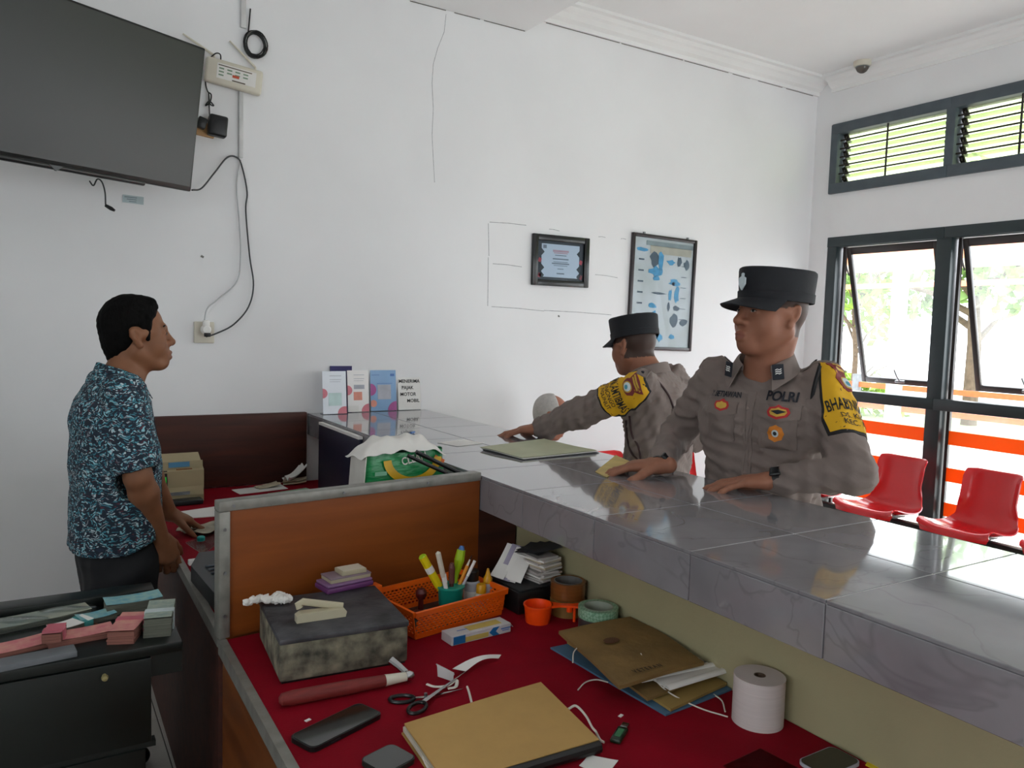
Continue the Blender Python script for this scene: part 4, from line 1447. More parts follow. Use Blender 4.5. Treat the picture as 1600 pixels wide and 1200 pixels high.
# bottles right of the cup
for (x, y, lab, body, cap, capm, hh) in ((0.262, 0.10, 'black capped white glue bottle in the orange basket', m_grey_l, 0.026, m_black, 0.075),
                                         (0.262, 0.058, 'white tube with a yellow lid and dark band in the orange basket', m_offw, 0.02, mat('amber_plastic', '#e0a010', 0.4), 0.05),
                                         (0.30, 0.075, 'white bottle with a pointed yellow nozzle in the orange basket', m_grey_l, 0.03, MATS['amber_plastic'] if 'amber_plastic' in MATS else None, 0.065)):
    p = kb(x, y)
    o = thing('glue_bottle', lab, 'bottle', p, ang)
    capm = capm or MATS['amber_plastic']
    R_ = 0.0165 if y != 0.10 else 0.022
    MB().lathe([(0, 0), (R_, 0), (R_ * 1.04, 0.004), (R_ * 1.04, hh - 0.006), (R_ * 0.8, hh), (0, hh)], 20).build('body', body, o)
    if 'nozzle' in lab:
        MB().lathe([(R_ * 0.8, hh), (R_ * 0.78, hh + 0.014), (R_ * 0.5, hh + 0.022), (0.003, hh + 0.042), (0, hh + 0.042)], 18).build('cap', capm, o)
    else:
        MB().lathe([(R_ * 0.86, hh - 0.001), (R_ * 0.86, hh + cap), (R_ * 0.7, hh + cap + 0.004), (0, hh + cap + 0.004)], 18).build('cap', capm, o)
    MB().lathe([(R_ * 1.05, hh * 0.3), (R_ * 1.05, hh * 0.62)], 20).build('label', m_bprint if 'white tube' in lab else m_white, o)
p = kb(0.1, 0.12)
o = thing('stamp_knob', 'dark red round knobbed stamp at the back of the orange basket', 'stamp', p)
MB().lathe([(0, 0), (0.022, 0), (0.022, 0.012), (0.008, 0.02), (0.007, 0.045), (0.014, 0.055), (0.016, 0.066), (0.01, 0.076), (0, 0.078)], 20).build('handle', mat('dark_red_plastic', '#5a1f1f', 0.35), o)
MB().lathe([(0, 0), (0.0235, 0.0), (0.0235, 0.005), (0, 0.005)], 20).build('rubber_base', m_ink, o)

# medicine-like carton
Q = [at_z(x, y, DZ) for x, y in ((706, 1010), (798, 987))]
ux = (Q[1] - Q[0]).normalized()
a2 = math.atan2(ux.y, ux.x)
cb = thing('slim_carton', 'slim white carton with blue and yellow print before the orange basket', 'carton', Q[0], a2)
L = (Q[1] - Q[0]).length
MB().box((L / 2, 0.026, 0.012), (L, 0.052, 0.024), None, 0.001, 1).build('body', mat('white_carton', '#c9c7c9', 0.5), cb)
MB().box((0.11, 0.026, 0.0243), (0.1, 0.028, 0.0008)).build('yellow_panel', mat('pale_yellow_print', '#c9b35e', 0.5), cb, 0)
b_ = MB()
b_.box((0.022, -0.0003, 0.012), (0.035, 0.0012, 0.02))
b_.prism([(0.125, 0.001), (0.145, 0.001), (0.133, 0.0115), (0.145, 0.0225), (0.125, 0.0225), (0.113, 0.0115)], -0.0005, 0.0008, Euler((math.radians(90), 0, 0)).to_matrix().to_4x4())
b_.build('blue_print', mat('carton_blue', '#1a6aa6', 0.5), cb, 0)
MB().box((0.075, -0.0003, 0.009), (0.07, 0.0012, 0.012)).build('yellow_print', MATS['pale_yellow_print'], cb, 0)
b_ = MB()
b_.box((0.165, -0.0004, 0.014), (0.03, 0.0012, 0.003))
b_.box((0.165, -0.0004, 0.009), (0.022, 0.0012, 0.002))
b_.box((0.045, 0.026, 0.0245), (0.03, 0.003, 0.0006))
b_.build('print_line', m_bprint, cb, 0)
MB().box((L + 0.004, 0.026, 0.016), (0.012, 0.05, 0.0012), (0, 0.9, 0)).build('open_flap', MATS['white_carton'], cb, 0)

# black tray with the slip stack
p = at_z(815, 945, DZ)
bt = thing('black_case', 'low black case carrying the stack of paper slips', 'case', (1.238, 1.90, DZ), math.radians(3))
MB().box((0, 0, 0.0325), (0.19, 0.19, 0.065), None, 0.008).build('body', m_black, bt)
MB().box((0, 0, 0.067), (0.178, 0.178, 0.005), None, 0.002).build('lid', m_darkgrey, bt)
sz = DZ + 0.0697
rr = random.Random(21)
slip_me = None
for i in range(14):
    b_ = MB().box((0, 0, 0), (0.075, 0.11, 0.0050), None)
    o = b_.build('paper_slip', (m_white, mat('grey_paper', '#bdb8b4', 0.7), MATS['cream_paper'])[i % 3 if i % 5 else 1], None, 0, (1.268 + rr.uniform(-.007, .007), 1.885 + rr.uniform(-.007, .007), sz + 0.0022 + i * 0.0052), (0, 0, 0.12 + rr.uniform(-.16, .16)))
    tag(o, 'white paper slip in the thick stack on the black case', 'paper', 'stacked paper slips on the black case')
for i in range(4):
    p0, p1 = at_y(776 + i * 9, 902 + i * 2, 1.90 - .012 * i), at_y(803 + i * 8, 851 + i * 3, 1.955 - .012 * i)
    dirv = (p1 - p0)
    ln = dirv.length
    m = frame_mtx((0, 0, 0), dirv, Vector((0.85, -0.5, 0.1)))
    b_ = MB()
    b_.sheet(lambda u, v: m @ Vector((u * ln, (v - .5) * 0.042, 0.006 * math.sin(u * 3 + i))), 8, 3, 0.001)
    tag(b_.build('receipt_strip', m_white if i != 1 else mat('lilac_paper', '#a9a2b8', 0.7), None, 40, p0), 'narrow printed receipt leaning in the fan left of the slip stack', 'receipt', 'leaning receipts beside the slip stack')
for i in range(3):
    b_ = MB()
    b_.sheet(lambda u, v: ((u - .5) * 0.10, (v - .5) * 0.08, 0.002 + 0.008 * u * u + 0.003 * math.sin(v * 5)), 8, 5, 0.001)
    tag(b_.build('dark_sheet', mat('dark_grey_paper', '#3a3b3e', 0.7), None, 40, (1.262 + 0.004 * i, 1.90 - 0.012 * i, sz + 14 * 0.0052 + 0.004 + i * 0.005), (0, 0, 0.5 - 0.3 * i)), 'dark grey curled sheet lying on top of the slip stack', 'paper', 'dark curled sheets on the slip stack')


# tape rolls
def tape(name, label, loc, R_, r_, h, m_o, m_core):
    o = thing(name, label, 'tape roll', loc)
    MB().lathe([(r_ + 0.003, 0), (R_, 0), (R_, h), (r_ + 0.003, h)], 36, closed=True).build('tape', m_o, o)
    MB().lathe([(r_, 0.0), (r_ + 0.003, 0.0), (r_ + 0.003, h + 0.0008), (r_, h + 0.0008)], 36, closed=True).build('core', m_core, o)
    return o


m_btape = mat('brown_tape', '#7d4a22', 0.25, var=0.12, scale=4, stretch=(1, 1, 30))
m_btape2 = mat('tan_tape', '#8d6a3a', 0.3, var=0.1)
m_core = mat('grey_core', '#6f6d6a', 0.7)
p = at_z(889, 948, DZ)
TPX, TPY = min(p.x, BWX - 0.054), p.y - 0.035
tape('tape_roll', 'tan packing tape roll at the bottom of the brown pair', (TPX, TPY, DZ), 0.05, 0.037, 0.046, m_btape2, m_core)
tape('tape_roll', 'glossy brown packing tape roll stacked on the tan roll', (TPX, TPY, DZ + 0.047), 0.05, 0.037, 0.046, m_btape, m_core)
p = at_z(940, 984, DZ)
GX, GY = min(p.x - 0.008, BWX - 0.06), p.y
tape('tape_roll', 'dark mauve tape roll beneath the green patterned tape', (GX, GY, DZ), 0.052, 0.038, 0.04, mat('dark_mauve_tape', '#4f4646', 0.4), m_core)
m_gt = bpy.data.materials.new('green_checked_tape')
m_gt.use_nodes = True
_n = m_gt.node_tree
_ck = _n.nodes.new('ShaderNodeTexChecker')
_ck.inputs['Color1'].default_value = (*lin('#6f9a7c'), 1)
_ck.inputs['Color2'].default_value = (*lin('#94b79c'), 1)
_ck.inputs['Scale'].default_value = 140
_tc = _n.nodes.new('ShaderNodeTexCoord')
_mp = _n.nodes.new('ShaderNodeMapping')
_mp.inputs['Rotation'].default_value = (0.6, 0.7, 0.4)
_n.links.new(_tc.outputs['Object'], _mp.inputs[0])
_n.links.new(_mp.outputs[0], _ck.inputs[0])
_n.links.new(_ck.outputs[0], _n.nodes['Principled BSDF'].inputs['Base Color'])
_n.nodes['Principled BSDF'].inputs['Roughness'].default_value = 0.4
tape('tape_roll', 'green checked tape roll with a pale rim beside the counter wall', (GX, GY, DZ + 0.041), 0.0535, 0.037, 0.026, m_gt, mat('pale_core', '#a8b0a0', 0.7))

# orange scoop
p = at_z(842, 972, DZ)
sc = thing('orange_scoop', 'bright orange plastic scoop cup with a forked handle', 'scoop', (p.x, p.y + 0.006, DZ), math.radians(-32))
m_or2 = mat('bright_orange_plastic', '#fb4d0c', 0.35, var=0.04)
MB().lathe([(0, 0), (0.033, 0), (0.034, 0.003), (0.0385, 0.045), (0.041, 0.046), (0.041, 0.05), (0.0375, 0.05), (0.0315, 0.004), (0, 0.004)], 28).build('cup', m_or2, sc)
MB().prism([(0.036, -0.018), (0.06, -0.009), (0.095, -0.009), (0.112, -0.014), (0.12, 0.0), (0.112, 0.014), (0.095, 0.009), (0.06, 0.009), (0.036, 0.018)], 0.044, 0.050).build('handle', m_or2, sc, 20)
b_ = MB()
b_.tube([(0.086, 0, 0.045), (0.086, 0, 0.03)], [0.009, 0.008], 10)
b_.tube([(0.1, 0.004, 0.045), (0.1, 0.004, 0.001)], 0.004, 8)
b_.build('prong', m_or2, sc)

# stack of old folders: blue at the bottom
m_oldp = mat('aged_brown_cover', '#8a6c3c', 0.8, var=0.18, scale=9, bump=0.3, bscale=30, detail=8)
m_oldp2 = mat('aged_tan_card', '#a08448', 0.8, var=0.12, scale=8)
m_bluef = mat('blue_folder_card', '#4d7390', 0.55, var=0.08)


def quad_sheet(name, label, cat, pxs, z, th, m, bulge=0.0, curl=0.0, seed=0, wob=0.002):
    P = [at_z(x, y, z + th) for x, y in pxs]
    o0 = Vector((P[0].x, P[0].y, z))
    A_, B_, C_, D_ = [Vector((p.x - P[0].x, p.y - P[0].y, 0)) for p in P]
    b_ = MB()

    def fn(u, v):
        p = (A_ * (1 - u) + B_ * u) * (1 - v) + (D_ * (1 - u) + C_ * u) * v
        zz = th / 2 + bulge * math.sin(math.pi * u) * math.sin(math.pi * v) + curl * (u ** 3 + (1 - v) ** 4 * 0.3) + wob * (1 + math.sin(u * 7 + seed) * math.sin(v * 6 + seed * 2))
        q_ = p + Vector((0, 0, zz))
        q_.x = min(q_.x, BWX - 0.006 - P[0].x)
        return q_
    b_.sheet(fn, 14, 12, th)
    return tag(b_.build(name, m, None, 40, o0), label, cat)


quad_sheet('document_folder', 'blue folder at the bottom of the old document pile', 'folder', [(860, 1012), (1040, 1117), (1148, 1075), (985, 985)], DZ, 0.004, m_bluef, 0, 0, 1, 0.0005)
quad_sheet('document_folder', 'tan card folder just above the blue one in the old pile', 'folder', [(886, 1002), (1048, 1108), (1149, 1062), (985, 975)], DZ + 0.006, 0.006, m_oldp2, 0.0, 0, 2, 0.0008)
quad_sheet('document_folder', 'stained card folder below the white rolled papers', 'folder', [(890, 1000), (1012, 1092), (1120, 1050), (990, 972)], DZ + 0.0145, 0.006, m_oldp, 0.0, 0, 3, 0.0008)
for i, (p0, p1, lab) in enumerate((((1001, 1066), (1125, 1040), 'rolled white paper showing under the brown cover, upper of two'), ((1044, 1078), (1142, 1048), 'rolled white paper at the right end of the old pile, lower of two'))):
    a, c = at_z(p0[0], p0[1], DZ + 0.03), at_z(p1[0], p1[1], DZ + 0.03)
    d_ = c - a
    side = Vector((-d_.y, d_.x, 0)).normalized()
    b_ = MB()
    b_.sheet(lambda u, v: d_ * u + side * ((0.028 * v + 0.014 * math.cos(v * 9)) if v < .35 else 0.018 + 0.075 * (v - .35)) + Vector((0, 0, 0.006 + 0.009 * math.sin(min(v / .35, 1) * math.pi) + (0.004 if v > .35 else 0))), 6, 22, 0.0012)
    tag(b_.build('rolled_paper', m_white, None, 50, (a.x, a.y, DZ + 0.0225)), lab, 'paper')
bc_ = quad_sheet('old_booklet', 'worn brown paper booklet with faded print on top of the old pile', 'booklet', [(873, 986), (968, 1072), (1100, 1034), (992, 962)], DZ + 0.044, 0.008, m_oldp, 0.003, 0.0, 4, 0.0015)
P = [at_z(x, y, DZ + 0.0595) for x, y in ((990, 1050), (1062, 1032), (955, 1001))]
vs_, fs = text_mesh('V E T E R A N', 0.019, 0.0009, 'LEFT', 0.7)
mt = frame_mtx(P[0] + Vector((0, 0, 0.0005)) - bc_.location, P[1] - P[0], Vector((0.2, 1, 0)))
MB().add(vs_, fs, mt).build('faded_print', mat('faded_ink', '#3a2a18', 0.8), bc_, 0)
b_ = MB()
b_.lathe([(0, 0), (0.018, 0), (0.018, 0.001), (0, 0.001)], 14, Matrix.Translation(P[2] - bc_.location + Vector((0, 0, 0.0005))), 1.2, 0.8)
b_.build('stamp_mark', mat('rust_ink', '#5f3a22', 0.8), bc_, 0)
for (pts, lab) in ((((1000, 1055), (1012, 1075), (1040, 1090), (1090, 1105), (1137, 1120)), 'string trailing from the old pile towards the white roll'),
                   (((903, 1078), (915, 1066), (932, 1062), (950, 1066)), 'short white string curling left of the old pile'),
                   (((895, 1035), (897, 1018), (910, 1008), (930, 1006), (950, 1010)), 'looped white string lying across the brown booklet'),
                   (((1115, 1085), (1128, 1095), (1133, 1112)), 'white string end beside the white paper roll')):
    zz = DZ + (0.05 if 'booklet' in lab else 0.0035)
    q = [at_z(x, y, zz) for x, y in pts]
    if 'trailing' in lab:
        q[0].z, q[1].z, q[2].z = DZ + 0.055, DZ + 0.045, DZ + 0.02
    tag(MB().tube(smooth_path(q, 5), 0.0016, 6).build('tie_string', m_string, None), lab, 'string')

# white paper roll
p = at_z(1197, 1128, DZ)
pr_ = thing('paper_roll', 'white roll of receipt paper standing by the counter wall', 'paper roll', (min(p.x, BWX - 0.062), p.y + 0.012, DZ))
RR, RHt = 0.052, 0.098
m_roll = mat('roll_paper', '#cbc2bf', 0.8, var=0.05, scale=6, stretch=(1, 1, 40))
MB().lathe([(0.012, 0), (RR, 0), (RR, RHt), (0.012, RHt)], 40, closed=True).build('paper', m_roll, pr_)
MB().lathe([(0.0095, 0.002), (0.0118, 0.002), (0.0118, RHt + 0.0005), (0.0095, RHt + 0.0005)], 20, closed=True).build('core', mat('brown_core', '#5a4636', 0.8), pr_)

# tan folder with black spine and strings
Pq = [(632, 1131), (845, 1068), (936, 1158), (700, 1228)]
P = [at_z(x, y, DZ + 0.022) for x, y in Pq]
for p_ in P:
    p_.z = DZ
tf = thing('tan_folder', 'tan card folder with a black spine and white ties in the foreground', 'folder', P[0])
A_, B_, C_, D_ = [p_ - P[0] for p_ in P]


def tsheet(zo, sh, th):
    return lambda u, v: (A_ * (1 - u) + B_ * u) * (1 - v) + (D_ * (1 - u) + C_ * u) * v + Vector((sh, -sh, zo + 0.003 * math.sin(u * 2) * (1 if zo > 0.01 else 0)))


MB().sheet(tsheet(0.002, -0.004, 0), 4, 4, 0.003).build('back_cover', m_tan, tf)
MB().sheet(tsheet(0.011, -0.002, 0), 4, 4, 0.009).build('document', m_offw, tf)
MB().sheet(tsheet(0.021, 0.0, 0), 8, 6, 0.004).build('front_cover', m_tan, tf)
dv = (C_ - D_).normalized()
b_ = MB()
b_.tube([D_ + Vector((0, 0, 0.012)), C_ + Vector((0, 0, 0.012))], 0.0125, 10)
b_.build('spine', m_black, tf)
for (pts, h0) in ((((737, 1098), (733, 1082), (730, 1073)), .02), (((888, 1108), (900, 1103), (915, 1118), (925, 1136), (931, 1143)), .024), (((931, 1143), (938, 1156), (944, 1160)), .006), (((660, 1175), (664, 1190), (672, 1205)), .012)):
    q = [at_z(x, y, DZ + h0) - P[0] for x, y in pts]
    MB().tube(smooth_path(q, 5), 0.0025, 6).build('tie', m_string, tf)

# scissors
def sci():
    A0 = at_z(665, 1092, DZ)
    o = thing('scissors', 'open scissors with black ring handles beside the tan folder', 'scissors', A0)
    for (hx, hy, t0, t1, lift) in ((628, 1092, (668, 1090), (724, 1077), 0.004), (652, 1106, (663, 1096), (735, 1045), 0.009)):
        c0 = at_z(hx, hy, DZ + lift) - A0
        k0 = at_z(t0[0], t0[1], DZ + lift) - A0
        k1 = at_z(t1[0], t1[1], DZ + lift + 0.002) - A0
        dirv = (k0 - c0).normalized()
        pv = Vector((-dirv.y, dirv.x, 0))
        ring = [c0 + dirv * 0.026 * math.cos(t) + pv * 0.016 * math.sin(t) for t in [2 * math.pi * i / 20 for i in range(21)]]
        MB().tube(ring, 0.0042, 8, cap=False).build('handle', m_black, o)
        bl = (k1 - k0).normalized()
        bp = Vector((-bl.y, bl.x, 0))
        s0 = c0 + dirv * 0.026
        pts = [s0 + bp * 0.003, k0 + bp * 0.0055, k1, k0 - bp * 0.0055, s0 - bp * 0.003]
        b_ = MB()
        n = len(pts)
        b_.v = [tuple(p) for p in pts] + [tuple(p + Vector((0, 0, 0.0018))) for p in pts]
        b_.f = [tuple(range(n))[::-1], tuple(range(n, 2 * n))] + [(i, (i + 1) % n, n + (i + 1) % n, n + i) for i in range(n)]
        b_.build('blade', m_chrome, o, 0)
    MB().cyl((0, 0, 0.002), (0, 0, 0.013), 0.0035, n=12).build('pivot', m_steel, o)


sci()
# tags
def tag_sheet(label, pxs, zs, m):
    P = [at_z(x, y, DZ + z) for (x, y), z in zip(pxs, zs)]
    A_, B_, C_, D_ = [p - P[0] for p in P]
    b_ = MB()
    b_.sheet(lambda u, v: (A_ * (1 - u) + B_ * u) * (1 - v) + (D_ * (1 - u) + C_ * u) * v + Vector((0, 0, 0.0015 + 0.012 * math.sin(math.pi * u) * 1.0)), 12, 4, 0.0012)
    return tag(b_.build('paper_tag', m, None, 50, P[0]), label, 'tag')


t1 = tag_sheet('long curved white paper tag lying beside the scissor blades', [(707, 1046), (783, 1024), (779, 1030), (728, 1050)], [.01, .006, .003, .006], m_white)
tag_sheet('small white printed tag standing by the scissor blades', [(681, 1039), (684, 1058), (708, 1066), (710, 1056)], [.03, .012, .004, .018], mat('grey_tag', '#b5b0b0', 0.7))
q = [at_z(x, y, DZ + 0.008) for x, y in ((667, 1069), (680, 1073), (700, 1071), (713, 1062), (712, 1073), (700, 1076))]
tag(MB().tube(smooth_path(q, 5), 0.004, 6, flat=0.5).build('tag_loop', m_string, None), 'twisted white ribbon loop crossing the scissor blades', 'ribbon')

# phones
def phone(label, pxs, m_back, th=0.009):
    P = [at_z(x, y, DZ) for x, y in pxs]
    c_ = (P[0] + P[1] + P[2] + P[3]) / 4
    u = ((P[1] - P[0]) + (P[2] - P[3])) / 2
    v = ((P[3] - P[0]) + (P[2] - P[1])) / 2
    o = thing('mobile_phone', label, 'phone', (c_.x, c_.y, DZ), math.atan2(u.y, u.x))
    L_, W_ = u.length, v.length
    r_ = 0.014
    pts = []
    for (cx_, cy_, a0) in ((L_ / 2 - r_, W_ / 2 - r_, 0), (-L_ / 2 + r_, W_ / 2 - r_, 90), (-L_ / 2 + r_, -W_ / 2 + r_, 180), (L_ / 2 - r_, -W_ / 2 + r_, 270)):
        for k in range(6):
            t_ = math.radians(a0 + k * 18)
            pts.append((cx_ + r_ * math.cos(t_), cy_ + r_ * math.sin(t_)))
    MB().prism(pts, 0.0008, th).build('body', m_back, o, 30)
    sc_ = [(x * 0.965, y * 0.93) for x, y in pts]
    MB().prism(sc_, th, th + 0.0008).build('screen', mat('phone_glass', '#0a0d0d', 0.06, var=0.05, coat=0.5), o, 30)
    MB().box((-L_ * 0.2, -W_ / 2 - 0.0006, th * 0.5), (0.022, 0.0016, 0.003)).build('side_button', m_darkgrey, o, 0)
    return o


phone('black smartphone lying near the desk edge before the umbrella', [(452, 1157), (562, 1104), (598, 1122), (487, 1180)], m_black, 0.010)
phone('dark greenish phone cut off by the bottom edge beside the tan folder', [(562, 1192), (612, 1170), (652, 1190), (600, 1222)], mat('green_black_case', '#1c2420', 0.5), 0.010)
phone('black phone with a pale rim by the counter wall at the bottom', [(1246, 1192), (1302, 1170), (1345, 1196), (1290, 1222)], m_grey_l, 0.007)
flat_poly('plastic_sheet', 'pinkish clear plastic sheet at the bottom of the red desk', 'sheet', [(1130, 1197), (1188, 1170), (1250, 1202), (1190, 1235)], DZ, 0.0015, glass_mat('pink_plastic', (0.75, 0.6, 0.6), 0.06, 0.1), 0.0)
flat_poly('paper_slip', 'white paper corner at the bottom edge between the folder and the phone', 'paper', [(905, 1198), (920, 1181), (966, 1190), (945, 1215)], DZ, 0.001, m_white, 0.002)
flat_poly('sticky_note', 'yellow sticky note by the counter wall at the bottom', 'note', [(1352, 1196), (1358, 1186), (1376, 1192), (1372, 1206)], DZ, 0.001, m_yel, 0.0)
# usb stick
a, c = at_z(958, 1167, DZ), at_z(978, 1135, DZ)
us = thing('usb_stick', 'small dark green memory stick lying on the red cloth', 'memory stick', (a + c) / 2, math.atan2((c - a).y, (c - a).x))
L = (c - a).length * 0.95
MB().box((-0.004, 0, 0.005), (L * 0.7, 0.022, 0.0095), None, 0.004).build('body', mat('dark_green_plastic', '#17301f', 0.35), us)
MB().box((L * 0.42, 0, 0.005), (L * 0.25, 0.014, 0.006), None, 0.001).build('connector', m_chrome, us)
MB().box((-0.004, 0, 0.0099), (L * 0.4, 0.012, 0.0006)).build('label', mat('green_print', '#3f7f55', 0.5), us, 0)
for i, (x, y) in enumerate(((481, 1126), (970, 1119))):
    p = at_z(x, y, DZ)
    tag(MB().box((0, 0, 0.001), (0.012, 0.007, 0.0015), None).build('paper_crumb', m_white, None, 0, (p.x, p.y, DZ), (0, 0, 0.4)), ('tiny white paper scrap on the red cloth above the smartphone', 'tiny white paper scrap above the memory stick')[i], 'scrap')

# ------------------------------------------------------------------ black drawer desk with money
MZ = CAM_H - 0.93 * K
MX1, MY0, MY1 = 0.305, 1.985, 2.395
MX0 = -0.55
md = thing('drawer_desk', 'black painted desk with drawers holding bundles of money', 'desk', (0, 0, 0))
MB().bb((MX0, MY0, MZ - 0.032), (MX1, MY1, MZ - 0.006), 0.004).build('desktop', m_blackdesk, md)
MB().bb((MX0, MY1 - 0.07, MZ - 0.005), (MX1 - 0.02, MY1, MZ + 0.022), 0.004).build('back_ledge', m_blackdesk, md)
MB().bb((MX0, MY0 + 0.02, 0.0), (MX0 + 0.03, MY1, MZ - 0.034)).build('side_panel', m_blackdesk, md, 0)
MB().bb((0.19, MY0 + 0.03, 0.0), (0.22, MY1, MZ - 0.034)).build('side_panel', m_blackdesk, md, 0)
for (z0, z1, x1) in ((MZ - 0.24, MZ - 0.0335, 0.235), (MZ - 0.46, MZ - 0.255, 0.222)):
    dr = MB().bb((MX0 + 0.02, MY0 - 0.002, z0), (x1, MY0 + 0.018, z1), 0.002).build('drawer', m_blackdesk, md)
    kn = at_y(163, 1055, MY0)
    if z0 > MZ - 0.3:
        MB().lathe([(0, 0), (0.005, 0), (0.004, 0.008), (0.008, 0.013), (0.006, 0.02), (0, 0.021)], 14, Matrix.Translation((kn.x, MY0 - 0.002, kn.z)) @ Euler((math.radians(90), 0, 0)).to_matrix().to_4x4()).build('knob', mat('brass_knob', '#a89a6a', 0.4, 0.4), dr)
MB().bb((MX0 + 0.02, MY0 + 0.004, MZ - 0.255), (0.245, MY0 + 0.03, MZ - 0.241)).build('rail', m_blackdesk, md, 0)
MB().bb((MX0 + 0.03, MY1 - 0.03, 0.05), (0.19, MY1 - 0.01, MZ - 0.034)).build('back_panel', m_blackdesk, md, 0)
MB().bb((MX0 + 0.03, MY0 + 0.02, MZ - 0.06), (0.19, MY0 + 0.05, MZ - 0.034)).build('top_rail', m_blackdesk, md, 0)
MB().bb((0.225, MY0 + 0.01, MZ - 0.085), (MX1, MY1, MZ - 0.034)).build('end_block', m_blackdesk, md, 0)

m_n50 = mat('blue_banknote', '#5d9fb4', 0.7, scale=45, col2='#9cc0b8', detail=6)
m_n100 = mat('pink_banknote', '#c8707a', 0.7, scale=45, col2='#d39a8a', detail=6)
m_n2 = mat('grey_green_banknote', '#7f948f', 0.7, scale=45, col2='#a7b0a0', detail=6)
m_nedge = mat('note_edges', '#6f7164', 0.8, scale=120, col2='#4a4b42', stretch=(0.05, 0.05, 6))
m_nedge_p = mat('pink_note_edges', '#9a6458', 0.8, scale=120, col2='#6b4238', stretch=(0.05, 0.05, 6))
m_band_w = mat('white_paper_band', '#c9d5d6', 0.7)
m_band_p = mat('pink_paper_band', '#c96a78', 0.7)


def bundle(label, c_, ang, L, W, H, m_top, m_edge, m_band, band=0.5, lift=0.0, group=None):
    o = thing('banknote_bundle', label, 'banknotes', (c_.x, c_.y, MZ - 0.0058 + lift), ang, group)
    b_ = MB()
    n = max(3, int(H / 0.006))
    r3 = random.Random(int(L * 1e4 + c_.x * 1e3))
    for i in range(n):
        dz = H / n
        b_.box((r3.uniform(-.002, .002), r3.uniform(-.0015, .0015), dz * (i + .5)), (L, W, dz * 0.96))
    b_.build('note_stack', m_edge, o, 0)
    b2 = MB()
    b2.sheet(lambda u, v: ((u - .5) * L * 1.01, (v - .5) * W * 1.01, H + 0.0012 + 0.0035 * (2 * u - 1) ** 2), 8, 4, 0.0012)
    b2.build('top_note', m_top, o)
    if m_band:
        b3 = MB()
        x = (band - .5) * L
        b3.box((x, 0, H / 2 + 0.001), (0.022, W + 0.006, H + 0.005))
        b3.build('paper_band', m_band, o, 0)
    return o


zz = MZ
bundle('blue note bundle at the back right of the black desk', at_z(208, 948, zz), 0.05, 0.135, 0.065, 0.028, m_n50, m_nedge, None)
bundle('thick grey green note bundle with a pale band, rightmost on the black desk', at_z(250, 977, zz), 1.35, 0.125, 0.062, 0.045, m_n2, m_nedge, m_band_w, 0.45)
bundle('pink note bundle with a band leaning at the middle right of the black desk', at_z(200, 988, zz), 1.2, 0.12, 0.06, 0.03, m_n100, m_nedge_p, m_band_p, 0.72)
bundle('long pink note bundle at the front of the black desk', at_z(125, 994, zz), 0.06, 0.14, 0.06, 0.014, m_n100, m_nedge_p, None)
bundle('pink banded note bundle beside the long pink one', at_z(85, 1004, zz), 1.35, 0.06, 0.04, 0.02, m_band_p, m_nedge_p, m_band_p, 0.5, 0.016)
bundle('pink note bundle cut off at the left edge of the picture', at_z(22, 1012, zz), 0.22, 0.15, 0.065, 0.01, m_n100, m_nedge_p, None)
bundle('white banded teal bundle in the middle of the black desk', at_z(110, 978, zz), 0.5, 0.09, 0.05, 0.012, m_white, m_nedge, mat('teal_band', '#3f9a98', 0.6), 0.85)
bundle('folded blue notes lying beside the plastic wrapped bundle', at_z(150, 965, zz), 0.25, 0.085, 0.05, 0.012, m_n50, m_nedge, None)
pw = bundle('plastic wrapped pale note bundle at the back left of the black desk', at_z(55, 968, zz), 0.22, 0.24, 0.075, 0.012, mat('pale_banknote', '#a9aa98', 0.6, scale=12, col2='#7e8a86'), m_nedge, None)
MB().sheet(lambda u, v: ((u - .5) * 0.27, (v - .5) * 0.1, 0.016 + 0.004 * math.sin(u * 14 + v * 6) - 0.012 * (abs(2 * v - 1) ** 4)), 20, 8, 0.0008).build('plastic_wrap', m_plastic_clear, pw)
p = at_z(140, 975, zz)
ring = [Vector((0.014 * math.cos(t) * 1.2, 0.01 * math.sin(t), 0.003)) for t in [2 * math.pi * i / 18 for i in range(19)]]
tag(MB().tube(ring, 0.0016, 6, cap=False).build('rubber_band', mat('brown_rubber', '#7a4a30', 0.6), None, 35, (p.x, p.y, MZ - 0.0058)), 'brown rubber band lying among the money bundles', 'rubber band')
p = at_z(35, 1040, zz)
tag(MB().box((0, 0, 0.007), (0.16, 0.05, 0.014), None, 0.002).build('grey_ledger', mat('grey_card', '#6f7378', 0.6), None, 35, (0.0, 2.012, MZ - 0.0058), (0, 0, 0.1)), 'thin grey ledger at the front of the black desk', 'ledger')

# ------------------------------------------------------------------ people: implicit surfaces meshed with surface nets
def smin(a, b_, k):
    h = np.clip(0.5 + 0.5 * (b_ - a) / k, 0, 1)
    return b_ + (a - b_) * h - k * h * (1 - h)


def V3(p):
    return np.array([float(p[0]), float(p[1]), float(p[2])])


